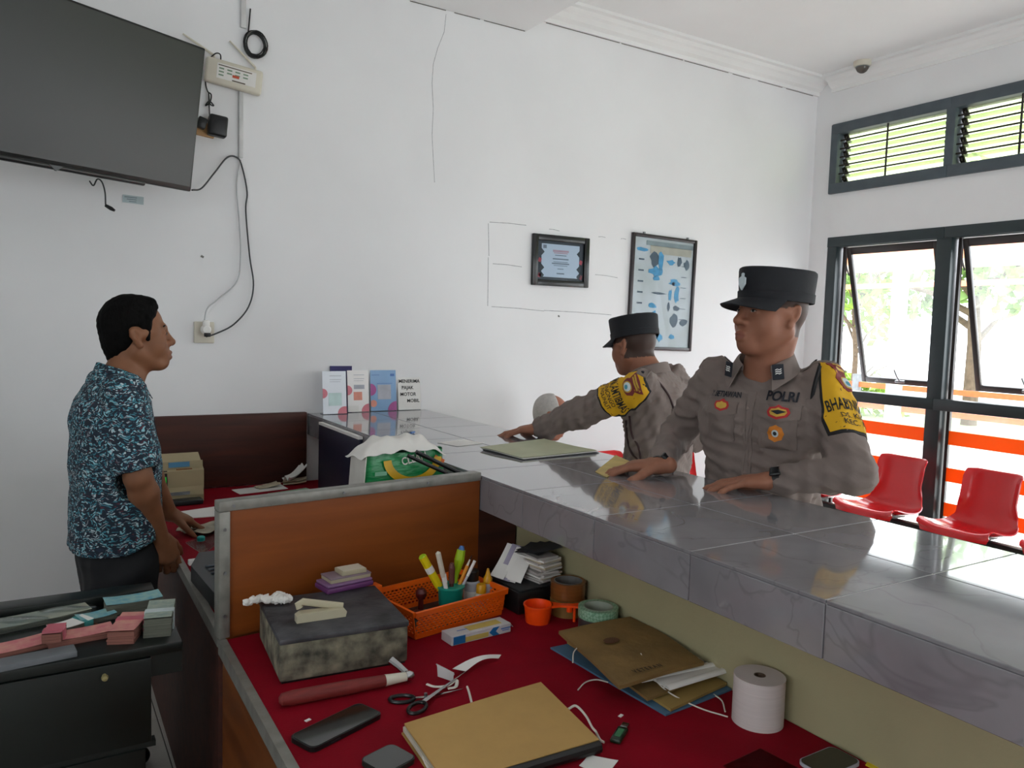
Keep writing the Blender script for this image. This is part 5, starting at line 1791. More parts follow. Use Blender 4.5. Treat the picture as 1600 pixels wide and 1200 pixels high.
class Field:
    def __init__(self, lo, hi, h):
        self.h = h
        self.lo = V3(lo)
        self.n = np.maximum(4, np.ceil((V3(hi) - self.lo) / h).astype(int) + 1)
        self.a = np.full(tuple(self.n), 1.0, dtype=np.float32)

    def sub(self, lo, hi):
        i0 = np.clip(np.floor((np.asarray(lo) - self.lo) / self.h).astype(int), 0, self.n - 1)
        i1 = np.clip(np.ceil((np.asarray(hi) - self.lo) / self.h).astype(int) + 1, 1, self.n)
        if np.any(i1 <= i0):
            return None, None
        sl = tuple(slice(a, b_) for a, b_ in zip(i0, i1))
        ax = [(self.lo[d] + self.h * np.arange(i0[d], i1[d])).astype(np.float32) for d in range(3)]
        return sl, (ax[0][:, None, None], ax[1][None, :, None], ax[2][None, None, :])

    def put(self, fn, lo, hi, k=0.01, cut=False):
        m = k + 0.012
        sl, P = self.sub(np.asarray(lo) - m, np.asarray(hi) + m)
        if sl is None:
            return self
        d = fn(*P)
        if cut:
            self.a[sl] = -smin(-self.a[sl], d, k)
        else:
            self.a[sl] = smin(self.a[sl], d, k)
        return self

    def cap(self, a, b_, ra, rb=None, k=0.01, cut=False):
        a, b_ = V3(a), V3(b_)
        rb = ra if rb is None else rb
        d = b_ - a
        dd = max(float(d @ d), 1e-12)

        def fn(X, Y, Z):
            px, py, pz = X - a[0], Y - a[1], Z - a[2]
            t = np.clip((px * d[0] + py * d[1] + pz * d[2]) / dd, 0, 1)
            return np.sqrt((px - d[0] * t) ** 2 + (py - d[1] * t) ** 2 + (pz - d[2] * t) ** 2) - (ra + (rb - ra) * t)
        r = max(ra, rb)
        return self.put(fn, np.minimum(a, b_) - r, np.maximum(a, b_) + r, k, cut)

    def ell(self, c, r, R=None, k=0.01, cut=False):
        c = V3(c)
        R = np.eye(3) if R is None else np.asarray(R)

        def fn(X, Y, Z):
            px, py, pz = X - c[0], Y - c[1], Z - c[2]
            q = [(px * R[0, i] + py * R[1, i] + pz * R[2, i]) for i in range(3)]
            k0 = np.sqrt(sum((q[i] / r[i]) ** 2 for i in range(3)))
            k1 = np.sqrt(sum((q[i] / r[i] ** 2) ** 2 for i in range(3))) + 1e-6
            return k0 * (k0 - 1) / k1
        ext = np.sqrt(((R * np.asarray(r)[None, :]) ** 2).sum(1))
        return self.put(fn, c - ext, c + ext, k, cut)

    def loft(self, o, R, secs, k=0.03, pw=2.4):
        """stack of rounded sections (z, cx, cy, half_depth, half_width) in a local frame (columns of R)"""
        o = V3(o)
        R = np.asarray(R)
        S = np.array(secs, float)

        def fn(X, Y, Z):
            px, py, pz = X - o[0], Y - o[1], Z - o[2]
            q = [(px * R[0, i] + py * R[1, i] + pz * R[2, i]) for i in range(3)]
            zz = np.clip(q[2], S[0, 0], S[-1, 0])
            cx, cy, dx, wy = [np.interp(zz, S[:, 0], S[:, i]).astype(np.float32) for i in (1, 2, 3, 4)]
            rr = ((np.abs(q[0] - cx) / dx) ** pw + (np.abs(q[1] - cy) / wy) ** pw) ** (1 / pw)
            d = (rr - 1) * np.minimum(dx, wy)
            e = np.maximum(S[0, 0] - q[2], q[2] - S[-1, 0])
            return np.where(e > 0, np.sqrt(np.maximum(d, 0) ** 2 + e ** 2), np.maximum(d, np.maximum(e, -0.05)))
        pts = []
        for s in S:
            for sx in (-1, 1):
                for sy in (-1, 1):
                    pts.append(o + R @ np.array([s[1] + sx * s[3], s[2] + sy * s[4], s[0]]))
        pts = np.array(pts)
        return self.put(fn, pts.min(0), pts.max(0), k)

    def wrinkle(self, amp, freq, seed, stretch=(1, 1, 1)):
        rg = np.random.default_rng(seed)
        X, Y, Z = [(self.lo[d] + self.h * np.arange(self.n[d])).astype(np.float32).reshape([-1 if i == d else 1 for i in range(3)]) * stretch[d] for d in range(3)]
        w = np.zeros(self.a.shape, np.float32)
        for i in range(4):
            kx, ky, kz = rg.normal(size=3) * freq * (1 + 0.4 * i)
            l = rg.normal(size=3) * freq * 0.5
            w += np.sin(kx * X + ky * Y + kz * Z + rg.uniform(0, 6) + 1.3 * np.sin(l[0] * X + l[1] * Y + l[2] * Z).astype(np.float32)).astype(np.float32)
        self.a += amp * w / 2
        return self

    def mesh(self, relax=1):
        a, n = self.a, self.n
        # close the surface at the limits of the grid
        for d in range(3):
            for e in (0, -1):
                ix = [slice(None)] * 3
                ix[d] = e
                a[tuple(ix)] = np.maximum(a[tuple(ix)], 1e-4)
        s = a < 0
        cnt = np.zeros(tuple(n - 1), np.uint8)
        for i in (0, 1):
            for j in (0, 1):
                for k in (0, 1):
                    cnt += s[i:n[0] - 1 + i, j:n[1] - 1 + j, k:n[2] - 1 + k]
        act = np.argwhere((cnt > 0) & (cnt < 8))
        corner = [(i, j, k) for i in (0, 1) for j in (0, 1) for k in (0, 1)]
        val = np.stack([a[act[:, 0] + i, act[:, 1] + j, act[:, 2] + k] for (i, j, k) in corner], 1)
        acc = np.zeros((len(act), 3))
        num = np.zeros(len(act))
        for p in range(8):
            for q in range(p + 1, 8):
                if sum(abs(corner[p][d] - corner[q][d]) for d in range(3)) != 1:
                    continue
                va, vb = val[:, p], val[:, q]
                m = (va < 0) != (vb < 0)
                t = np.where(m, va / np.where(va == vb, 1, va - vb), 0)
                pt = np.array(corner[p])[None, :] + t[:, None] * (np.array(corner[q]) - np.array(corner[p]))[None, :]
                acc += np.where(m[:, None], pt, 0)
                num += m
        V = self.lo + self.h * (act + acc / num[:, None])
        dims = n - 1
        flat = (act[:, 0] * dims[1] + act[:, 1]) * dims[2] + act[:, 2]

        def vid(c):
            f = (c[:, 0] * dims[1] + c[:, 1]) * dims[2] + c[:, 2]
            return np.searchsorted(flat, f)
        Q = []
        for d in range(3):
            e1, e2 = [(1, 2), (2, 0), (0, 1)][d]
            i0 = [slice(None)] * 3
            i1 = [slice(None)] * 3
            i0[d], i1[d] = slice(0, -1), slice(1, None)
            ch = np.argwhere(s[tuple(i0)] != s[tuple(i1)])
            ok = (ch[:, e1] > 0) & (ch[:, e2] > 0) & (ch[:, e1] < dims[e1]) & (ch[:, e2] < dims[e2])
            ch = ch[ok]
            u1 = np.zeros(3, int)
            u1[e1] = 1
            u2 = np.zeros(3, int)
            u2[e2] = 1
            q = np.stack([vid(ch - u1 - u2), vid(ch - u2), vid(ch), vid(ch - u1)], 1)
            fl = ~s[ch[:, 0], ch[:, 1], ch[:, 2]]
            q[fl] = q[fl][:, ::-1]
            Q.append(q)
        Q = np.concatenate(Q)
        for _ in range(relax):
            S_ = np.zeros_like(V)
            N_ = np.zeros(len(V))
            for i in range(4):
                a_, b_ = Q[:, i], Q[:, (i + 1) % 4]
                np.add.at(S_, a_, V[b_])
                np.add.at(N_, a_, 1)
            V = V * 0.5 + 0.5 * S_ / np.maximum(N_, 1)[:, None]
        return V, Q


def np_mesh(name, V, Q, m, parent=None, org=(0, 0, 0), attrs=None):
    me = bpy.data.meshes.new(name)
    me.vertices.add(len(V))
    me.vertices.foreach_set('co', (V - V3(org)).astype(np.float32).ravel())
    me.loops.add(len(Q) * 4)
    me.loops.foreach_set('vertex_index', Q.astype(np.int32).ravel())
    me.polygons.add(len(Q))
    me.polygons.foreach_set('loop_start', np.arange(0, len(Q) * 4, 4, dtype=np.int32))
    me.update(calc_edges=True)
    me.validate()
    me.polygons.foreach_set('use_smooth', np.ones(len(me.polygons), bool))
    for nm, v in (attrs or {}).items():
        at = me.attributes.new(nm, 'FLOAT', 'POINT')
        at.data.foreach_set('value', v.astype(np.float32))
    me.materials.append(m)
    return link(name, me, parent)


def skin_mat(name, base, lip, dark):
    m = bpy.data.materials.new(name)
    m.use_nodes = True
    nt = m.node_tree
    b = nt.nodes['Principled BSDF']
    nz = nt.nodes.new('ShaderNodeTexNoise')
    nz.inputs['Scale'].default_value = 22
    nz.inputs['Detail'].default_value = 5
    tc = nt.nodes.new('ShaderNodeTexCoord')
    nt.links.new(tc.outputs['Object'], nz.inputs[0])
    rp = nt.nodes.new('ShaderNodeValToRGB')
    rp.color_ramp.elements[0].position, rp.color_ramp.elements[1].position = 0.3, 0.7
    c = lin(base)
    rp.color_ramp.elements[0].color = (c[0] * .86, c[1] * .82, c[2] * .8, 1)
    rp.color_ramp.elements[1].color = (*c, 1)
    nt.links.new(nz.outputs[0], rp.inputs[0])
    last = rp.outputs[0]
    for nm, col in (('lip', lip), ('dark', dark)):
        at = nt.nodes.new('ShaderNodeAttribute')
        at.attribute_name = nm
        mx = nt.nodes.new('ShaderNodeMix')
        mx.data_type = 'RGBA'
        nt.links.new(at.outputs['Fac'], mx.inputs['Factor'])
        nt.links.new(last, mx.inputs['A'])
        mx.inputs['B'].default_value = (*lin(col), 1)
        last = mx.outputs['Result']
    nt.links.new(last, b.inputs['Base Color'])
    b.inputs['Roughness'].default_value = 0.55
    b.inputs['Specular IOR Level'].default_value = 0.35
    b.inputs['Subsurface Weight'].default_value = 0.08
    b.inputs['Subsurface Radius'].default_value = (0.012, 0.005, 0.003)
    b.inputs['Subsurface Scale'].default_value = 0.4
    return m


def frame(fwd, up=(0, 0, 1), pitch=0.0, roll=0.0):
    """3x3 with columns forward, left, up; pitch>0 looks down"""
    f = V3(fwd)
    f /= np.linalg.norm(f)
    u = V3(up)
    l = np.cross(u, f)
    l /= np.linalg.norm(l)
    u = np.cross(f, l)
    cp, sp = math.cos(pitch), math.sin(pitch)
    f, u = f * cp - u * sp, u * cp + f * sp
    cr, sr = math.cos(roll), math.sin(roll)
    l, u = l * cr + u * sr, u * cr - l * sr
    return np.stack([f, l, u], 1)


def head_field(F, c, R, s=1.0, jaw=1.0, cheek=0.0):
    """adds a head to the field; face looks along R[:,0]"""
    c = V3(c)

    def P(x, y, z):
        return c + R @ (np.array([x, y, z]) * s)

    def E(p, r, k=0.01, cut=False):
        F.ell(P(*p), [q * s for q in r], R, k * s, cut)

    def C(a, b_, ra, rb, k=0.01, cut=False):
        F.cap(P(*a), P(*b_), ra * s, rb * s, k * s, cut)
    E((-.010, 0, .034), (.093, .076, .083), .01)
    E((-.036, 0, .010), (.060, .066, .070), .02)
    E((.026, 0, -.03), (.062, .060 * jaw, .078), .03)
    for y in (-1, 1):
        C((-.012, y * .053 * jaw, -.05), (.052, y * .022, -.098), .020, .017, .025)
        E((.046, y * .040, -.034), (.032, .026 + cheek, .034 + cheek), None or .02)
        C((.040, y * .054, .012), (.0, y * .068, .004), .012, .012, .02)
    E((.067, 0, -.098), (.023, .026, .020), .020)
    # brow
    C((.076, -.030, .022), (.083, 0, .018), .010, .010, .014)
    C((.076, .030, .022), (.083, 0, .018), .010, .010, .014)
    # muzzle
    E((.074, 0, -.064), (.022, .032, .032), .020)
    # eye sockets
    for y in (-1, 1):
        E((.093, y * .032, .001), (.016, .019, .011), .010, True)
        E((.0725, y * .0315, -.001), (.0135, .0165, .0115), .004)
    # nose
    C((.085, 0, .012), (.1055, 0, -.029), .0080, .0115, .010)
    E((.1045, 0, -.031), (.0135, .0135, .0115), .006)
    for y in (-1, 1):
        E((.092, y * .0160, -.035), (.0130, .0095, .0095), .006)
    # lips
    C((.0915, -.017, -.0662), (.0985, 0, -.0645), .0056, .0062, .005)
    C((.0915, .017, -.0662), (.0985, 0, -.0645), .0056, .0062, .005)
    C((.0895, -.015, -.0780), (.0960, 0, -.0790), .0060, .0072, .006)
    C((.0895, .015, -.0780), (.0960, 0, -.0790), .0060, .0072, .006)
    C((.0955, -.025, -.0722), (.1050, 0, -.0718), .0028, .0032, .002, True)
    C((.0955, .025, -.0722), (.1050, 0, -.0718), .0028, .0032, .002, True)
    # ears
    for y in (-1, 1):
        Rr = R @ np.array([[math.cos(.25), 0, -math.sin(.25)], [0, 1, 0], [math.sin(.25), 0, math.cos(.25)]])
        F.ell(P(-.016, y * .078, -.004), [.0130 * s, .0080 * s, .0285 * s], Rr, .006 * s)
        F.ell(P(-.021, y * .0815, .004), [.0125 * s, .0065 * s, .0235 * s], Rr, .005 * s)
        F.ell(P(-.0135, y * .0880, .003), [.0078 * s, .0090 * s, .0170 * s], Rr, .002 * s, True)
        E((-.006, y * .079, -.031), (.010, .007, .010), .006)
    return P


def head_masks(V, c, R, s):
    q = ((V - V3(c)) @ R) / s
    lip = np.clip(1 - (((q[:, 0] - .0965) / .016) ** 2 + (q[:, 1] / .026) ** 2 + ((q[:, 2] + .071) / .0135) ** 2), 0, 1)
    lip = np.clip(lip * 2.2, 0, 0.85)
    return lip, q


def hand_field(F, wrist, fwd, up, side, curl=(0.35, 0.45, 0.35), spread=0.10, s=1.0, thumb=(0.75, 0.62, -0.25), per=None, tcurl=0.3):
    """side=+1: thumb to the left of the hand's forward direction. Returns fingertip positions"""
    w = V3(wrist)
    x = V3(fwd) / np.linalg.norm(V3(fwd))
    z = V3(up)
    z = z - x * (z @ x)
    z /= np.linalg.norm(z)
    y = np.cross(z, x)

    def P(a, b_, c_):
        return w + s * (x * a + y * b_ + z * c_)
    R = np.stack([x, y, z], 1)
    F.ell(P(.046, 0, .001), [.050 * s, .0385 * s, .0170 * s], R, .012)
    F.cap(P(-.03, 0, 0), P(.02, 0, 0), .0235 * s, .0225 * s, .014)
    base = [(.086, .0290), (.091, .0095), (.087, -.0095), (.078, -.0275)]
    lens = [(.043, .026, .021), (.047, .030, .022), (.043, .028, .021), (.034, .021, .019)]
    tips = []
    for i in range(4):
        bx, by = base[i]
        a = P(bx - .012, side * by, 0.001)
        az = side * spread * (1.5 - i) * 0.8
        F.cap(P(.03, side * by * 0.6, -.002), a, .0135 * s, .0112 * s, .010)
        pit = 0.0
        cu = curl if per is None else per[i]
        r = [.0100, .0092, .0084, .0070]
        if i == 3:
            r = [q * .86 for q in r]
        for j in range(3):
            pit += cu[j]
            dirv = (x * math.cos(az) + y * math.sin(az)) * math.cos(pit) - z * math.sin(pit)
            L_ = lens[i][j] * s + (.012 * s if j == 0 else 0)
            b_ = a + dirv * L_
            F.cap(a, b_, r[j] * s, r[j + 1] * s, .0035)
            F.ell(a, [r[j] * s * 1.06] * 3, None, .004)
            a = b_
        tips.append(a)
    # thumb
    a = P(.012, side * .020, -.003)
    d = x * thumb[0] + y * side * thumb[1] + z * thumb[2]
    d /= np.linalg.norm(d)
    for j, (L_, ra, rb) in enumerate(((.046, .0165, .0125), (.033, .0120, .0108), (.026, .0108, .0080))):
        b_ = a + d * L_ * s
        F.cap(a, b_, ra * s, rb * s, .008 if j == 0 else .004)
        a = b_
        d = d + (x * 0.55 - y * side * 0.5 - z * 0.15) * tcurl
        d /= np.linalg.norm(d)
    tips.append(a)
    return tips


def eye_parts(parent, P, R, s, look=(1, 0, 0)):
    m_w = mat('eye_white', '#c9c2ba', 0.25, var=0.03)
    m_i = mat('dark_iris', '#17100c', 0.15, var=0.05)
    for y in (-1, 1):
        e = MB()
        c = P(.0722, y * .0315, -.0005)
        bm = bmesh.new()
        bmesh.ops.create_icosphere(bm, subdivisions=2, radius=0.0132 * s)
        e.add([tuple(v.co + Vector(c)) for v in bm.verts], [tuple(q.index for q in f.verts) for f in bm.faces])
        bm.free()
    return


def eyes_and_brows(parent, c, R, s, m_hair, look=0.0, half=0.55):
    """almond of eye white with iris, lid line and eyebrow laid on the face"""
    c = V3(c)
    m_w = mat('eye_white', '#b9aea4', 0.3, var=0.03)
    m_i = mat('dark_iris', '#120c09', 0.15, var=0.05)
    m_l = mat('dark_lashes', '#1a110d', 0.6, var=0.05)

    def P(x, y, z):
        return Vector(c + R @ (np.array([x, y, z]) * s))
    for sd in (-1, 1):
        def surf(y, z):     # front of the eyeball / lid surface
            yy, zz = (y - sd * .0315) / .0165, (z + .001) / .0115
            return .0725 + .0135 * math.sqrt(max(0.0, 1 - yy * yy - zz * zz)) + 0.0008
        e = MB()

        def almond(u, v):
            y = sd * .0315 + (u - .5) * .025
            k = max(0.0, 1 - (2 * u - 1) ** 2)
            z = -.002 + (v - .5) * .0105 * k * half * 2 * 0.9
            return P(surf(y, z), y, z)
        e.sheet(almond, 10, 4)
        e.build('eye', m_w, parent)
        i_ = MB()
        yc = sd * .0315 + look * .006

        def iris(u, v):
            t = u * 2 * math.pi
            y = yc + math.cos(t) * .0050 * v
            z = -.002 + math.sin(t) * min(.0050, .0052 * half * 1.6) * v
            return P(surf(y, z) + .0006, y, z)
        i_.sheet(iris, 14, 2)
        i_.build('iris', m_i, parent)
        l_ = MB()
        pts = []
        for k in range(9):
            u = k / 8
            y = sd * .0315 + (u - .5) * .027
            kk = max(0.0, 1 - (2 * u - 1) ** 2)
            z = -.002 + .0053 * kk * half * 1.9
            pts.append(P(surf(y, z) + 0.0002, y, z))
        l_.tube(pts, .0011 * s, 5)
        l_.build('eyelid_line', m_l, parent)
        b_ = MB()
        pts, rs = [], []
        for k in range(9):
            u = k / 8
            y = sd * (.014 + .036 * u)
            z = .0205 + .006 * math.sin(u * 2.4) - .002 * u
            x = .0865 - .013 * u ** 1.6
            pts.append(P(x, y, z))
            rs.append((.0036 * (1 - abs(2 * u - .7) ** 3 * .28)) * s)
        b_.tube(pts, rs, 6)
        b_.build('eyebrow', m_hair, parent)


def make_bvh(o):
    me = o.data
    n = len(me.vertices)
    co = np.empty(n * 3, np.float32)
    me.vertices.foreach_get('co', co)
    co = co.reshape(-1, 3)
    polys = [tuple(p.vertices) for p in me.polygons]
    return BVHTree.FromPolygons([Vector(p) for p in co], polys)


def decal(bvh, mp, pts, off=0.002, rings=4, name='patch', m=None, parent=None, skirt=True, far=None):
    """pts: outline in (u,v); mp(u,v)->(ray origin, ray direction). A solid patch lying on the cloth."""
    cx = sum(p[0] for p in pts) / len(pts)
    cy = sum(p[1] for p in pts) / len(pts)
    b_ = MB()
    n = len(pts)

    def hit(u, v, o):
        ro, rd = mp(u, v)
        loc, nr, ix, ds = bvh.ray_cast(ro, rd)
        if loc is None or (far is not None and (loc - ro).length < far):
            return ro + rd * (0.15 if far is None else far) - rd * o
        return loc - rd * o
    vs_ = [hit(cx, cy, off)]
    fs = []
    for r in range(1, rings + 1):
        t = r / rings
        for (x, y) in pts:
            vs_.append(hit(cx + (x - cx) * t, cy + (y - cy) * t, off))
    for i in range(n):
        fs.append((0, 1 + i, 1 + (i + 1) % n))
        for r in range(rings - 1):
            a, c_ = 1 + r * n, 1 + (r + 1) * n
            fs.append((a + i, c_ + i, c_ + (i + 1) % n, a + (i + 1) % n))
    if skirt:
        o0 = len(vs_)
        for (x, y) in pts:
            vs_.append(hit(x, y, -0.002))
        a = 1 + (rings - 1) * n
        for i in range(n):
            fs.append((a + i, o0 + i, o0 + (i + 1) % n, a + (i + 1) % n))
    b_.add(vs_, fs)
    return b_.build(name, m, parent, 50)


def decal_text(bvh, mp, s, size, u, v, off, m, parent, bold=0.0, squeeze=1.0, ang=0.0, name='lettering', far=None):
    vs_, fs = text_mesh(s, size, bold, 'CENTER', squeeze)
    b_ = MB()
    out = []
    ca, sa = math.cos(ang), math.sin(ang)
    for (x, y, z) in vs_:
        ro, rd = mp(u + x * ca - y * sa, v + x * sa + y * ca)
        loc, nr, ix, ds = bvh.ray_cast(ro, rd)
        if loc is None or (far is not None and (loc - ro).length < far):
            loc = ro + rd * (0.15 if far is None else far)
        out.append(loc - rd * off)
    b_.add(out, fs)
    return b_.build(name, m, parent, 0)


def plane_map(c, n, up):
    """flat projector: u to the viewer's right when facing the cloth"""
    n = Vector(n).normalized()
    up = (Vector(up) - n * Vector(up).dot(n)).normalized()
    r = up.cross(n)
    c = Vector(c)
    return lambda u, v: (c + r * u + up * v + n * 0.15, -n)


def axis_map(a, b_, ref):
    """around a limb: u = arc length, v = along (b is down, v negative towards b)"""
    a, b_ = Vector(a), Vector(b_)
    d = (b_ - a).normalized()
    r = (Vector(ref) - d * Vector(ref).dot(d)).normalized()
    t = r.cross(d)
    R0 = 0.062

    def f(u, v):
        th = u / R0
        n = r * math.cos(th) + t * math.sin(th)
        return (a - d * v + n * 0.16, -n)
    return f


def rrect(w, h, r=0.004, n=3, u=0.0, v=0.0):
    out = []
    for (cx, cy, a0) in ((w / 2 - r, h / 2 - r, 0), (-w / 2 + r, h / 2 - r, 90), (-w / 2 + r, -h / 2 + r, 180), (w / 2 - r, -h / 2 + r, 270)):
        for k in range(n + 1):
            t = math.radians(a0 + 90 * k / n)
            out.append((u + cx + r * math.cos(t), v + cy + r * math.sin(t)))
    # densify long edges
    res = []
    for i in range(len(out)):
        p, q = out[i], out[(i + 1) % len(out)]
        m_ = max(1, int(math.hypot(q[0] - p[0], q[1] - p[1]) / 0.02))
        for k in range(m_):
            res.append((p[0] + (q[0] - p[0]) * k / m_, p[1] + (q[1] - p[1]) * k / m_))
    return res


def dense(pts, step=0.012):
    res = []
    for i in range(len(pts)):
        p, q = pts[i], pts[(i + 1) % len(pts)]
        m_ = max(1, int(math.hypot(q[0] - p[0], q[1] - p[1]) / step))
        for k in range(m_):
            res.append((p[0] + (q[0] - p[0]) * k / m_, p[1] + (q[1] - p[1]) * k / m_))
    return res


def collar(parent, c, R, m, rx=.060, ry=.066, back=.052, front=.008, leaf=.042, gap=28, spread=.03, name='collar'):
    """shirt collar with a stand and a folded leaf; c = centre of the neck base"""
    c = V3(c)
    b_ = MB()

    def fn(u, v):
        s = 2 * u - 1
        ph = s * math.radians(180 - gap)
        f = abs(s) ** 1.6                       # 0 at the nape, 1 at the front
        zt = back + (front - back) * f
        ex = 0.0
        if v < 0.35:
            t = v / 0.35
            r_ = 0.0 + 0.0 * t
            z = zt * t - 0.015 * (1 - t)
        else:
            t = (v - 0.35) / 0.65
            r_ = 0.004 + (0.016 + spread * f) * t
            z = zt - (leaf + 0.022 * f ** 3) * t
            ex = -0.022 * f ** 4 * t
        a = math.pi + ph + (ex * 0 if True else 0)
        x = math.cos(a) * (rx + r_) + (0.012 * f * (v > .35) * ((v - .35) / .65))
        y = math.sin(a) * (ry + r_)
        return Vector(c + R @ np.array([x, y, z]))
    b_.sheet(fn, 40, 12, 0.0022)
    return b_.build(name, m, parent, 60)


def cap_hat(parent, c, R, s=1.0, tilt=0.0, m=None, brim_len=.062):
    """field cap: oval crown slightly wider at the flat top, band, curved peak"""
    c = V3(c)
    R2 = R @ np.array([[math.cos(tilt), 0, math.sin(tilt)], [0, 1, 0], [-math.sin(tilt), 0, math.cos(tilt)]])
    m4 = Matrix([[*R2[i], c[i]] for i in range(3)] + [[0, 0, 0, 1]])
    N = 48

    def ring(z, rx, ry, dx=-.012):
        out = []
        for k in range(N):
            a = 2 * math.pi * k / N
            out.append(((dx + rx * math.cos(a)) * s, ry * math.sin(a) * s, z * s))
        return out
    # crown
    secs = [(.034, .1035, .085), (.060, .1055, .0875), (.085, .1075, .0895), (.103, .1085, .0905), (.110, .1075, .0895), (.1135, .103, .086), (.116, .080, .067), (.1175, .040, .034)]
    b_ = MB()
    vs_, fs = [], []
    for (z, rx, ry) in secs:
        rg = ring(z, rx, ry)
        # front panel stands a little higher than the back
        vs_ += [(x, y, zz + (0.004 * s * max(0, x / (0.1 * s)) if z > .1 else 0)) for (x, y, zz) in rg]
    for i in range(len(secs) - 1):
        for k in range(N):
            a, q = i * N + k, i * N + (k + 1) % N
            fs.append((a, q, q + N, a + N))
    fs.append(tuple((len(secs) - 1) * N + k for k in range(N)))
    fs.append(tuple(range(N))[::-1])
    b_.add(vs_, fs, m4)
    b_.build('crown', m, parent, 40)
    # band
    b_ = MB()
    vs_, fs = [], []
    for (z, rx, ry) in ((.028, .1040, .0855), (.030, .1068, .0882), (.052, .1078, .0895), (.054, .1062, .0880)):
        vs_ += ring(z, rx, ry)
    for i in range(3):
        for k in range(N):
            a, q = i * N + k, i * N + (k + 1) % N
            fs.append((a, q, q + N, a + N))
    b_.add(vs_, fs, m4)
    b_.build('band', m, parent, 40)
    # peak
    b_ = MB()

    def pk(u, v):
        a = math.radians(-74 + 148 * u)
        r_in_x, r_in_y = .1045, .0865
        x0, y0 = -.012 + r_in_x * math.cos(a), r_in_y * math.sin(a)
        ln = brim_len * (math.cos(a * 0.98) ** 0.55 if abs(a) < math.radians(80) else 0)
        x, y = x0 + ln * v, y0 * (1 - 0.05 * v)
        z = .034 - .020 * v - .012 * (y / .08) ** 2 * (0.3 + v)
        return m4 @ Vector((x * s, y * s, z * s))
    b_.sheet(pk, 24, 8, 0.004)
    b_.build('peak', m, parent, 50)
    return m4


def trousers(parent, hipc, R, feet, m, m_shoe, belt_z, hipw=.095, knee_fwd=0.0):
    F = Field((min(f[0] for f in feet) - .25, min(f[1] for f in feet) - .25, 0.02), (max(f[0] for f in feet) + .25, max(f[1] for f in feet) + .25, belt_z + 0.05), 0.010)
    hipc = V3(hipc)
    F.loft(hipc, R, [(-.12, 0, 0, .10, .15), (0, 0, 0, .115, .165), (belt_z - hipc[2], 0, 0, .11, .16)], .05)
    for i, f in enumerate(feet):
        sd = (-1, 1)[i]
        h = hipc + R @ np.array([0, sd * hipw, -.06])
        f = V3(f)
        kn = (h + f) / 2 + R @ np.array([knee_fwd, 0, 0])
        F.cap(h, kn, .088, .068, .05)
        F.cap(kn, f + np.array([0, 0, .07]), .068, .058, .04)
    F.wrinkle(.004, 25, 5)
    V, Q = F.mesh()
    np_mesh('trousers', V, Q, m, parent)
    for i, f in enumerate(feet):
        f = V3(f)
        S = Field(f - [.2, .2, .02], f + [.2, .2, .12], .007)
        d = R[:, 0].copy()
        d[2] = 0
        d /= np.linalg.norm(d)
        S.cap(f + d * -.03 + [0, 0, .035], f + d * .15 + [0, 0, .03], .036, .030, .02)
        S.cap(f + [0, 0, .05], f + [0, 0, .1], .045, .045, .02)
        zc = f[2] + .002
        S.put(lambda X, Y, Z: (zc - Z) * -1 + 0 * X + 0 * Y if False else (Z - zc) + 0 * X + 0 * Y, S.lo, S.lo + S.h * S.n, .003, True)
        V, Q = S.mesh()
        np_mesh('shoe', V, Q, m_shoe, parent)


m_hair = mat('black_hair', '#070605', 0.85, var=0.3, scale=60, bump=0.25, bscale=220, stretch=(1, 1, .3), spec=0.15)
m_uni = mat('brown_grey_uniform_cloth', '#796c66', 0.85, var=0.05, scale=6, bump=0.08, bscale=260)
m_capm = mat('black_cap_cloth', '#14161c', 0.8, var=0.12, scale=30, bump=0.1, bscale=250)
m_skin1 = skin_mat('warm_brown_skin', '#94634d', '#7a423b', '#1d1613')
m_skin2 = skin_mat('deep_brown_skin', '#885b40', '#6d4038', '#241915')
m_skin3 = skin_mat('reddish_brown_skin', '#a06a56', '#8a5048', '#7c7672')
m_trou = mat('dark_trousers_cloth', '#15161a', 0.85, var=0.1)
m_utrou = mat('dark_brown_trousers_cloth', '#3c332c', 0.85, var=0.08)
m_shoe = mat('black_leather', '#0d0d0e', 0.35, var=0.1)
m_yband = mat('yellow_armband_cloth', '#d8a50c', 0.75, var=0.08, scale=7)
m_bband = mat('black_armband_border', '#17171a', 0.8)
m_dkthread = mat('dark_thread', '#191c26', 0.8)
m_emred = mat('maroon_emblem', '#7d2b2b', 0.7, var=0.1, scale=60)
m_emor = mat('orange_emblem', '#d07a1c', 0.7, var=0.12, scale=60)
m_emwh = mat('pale_emblem', '#c9d6da', 0.7, var=0.08)
m_emgold = mat('gold_emblem', '#c9a03a', 0.6, var=0.1, scale=60)
m_emred2 = mat('bright_red_emblem', '#b3262a', 0.7, var=0.08)
m_emblue = mat('blue_emblem', '#4f9ab0', 0.7)


def decal_far(*a_, **k_):
    return decal(*a_, far=.072, **k_)


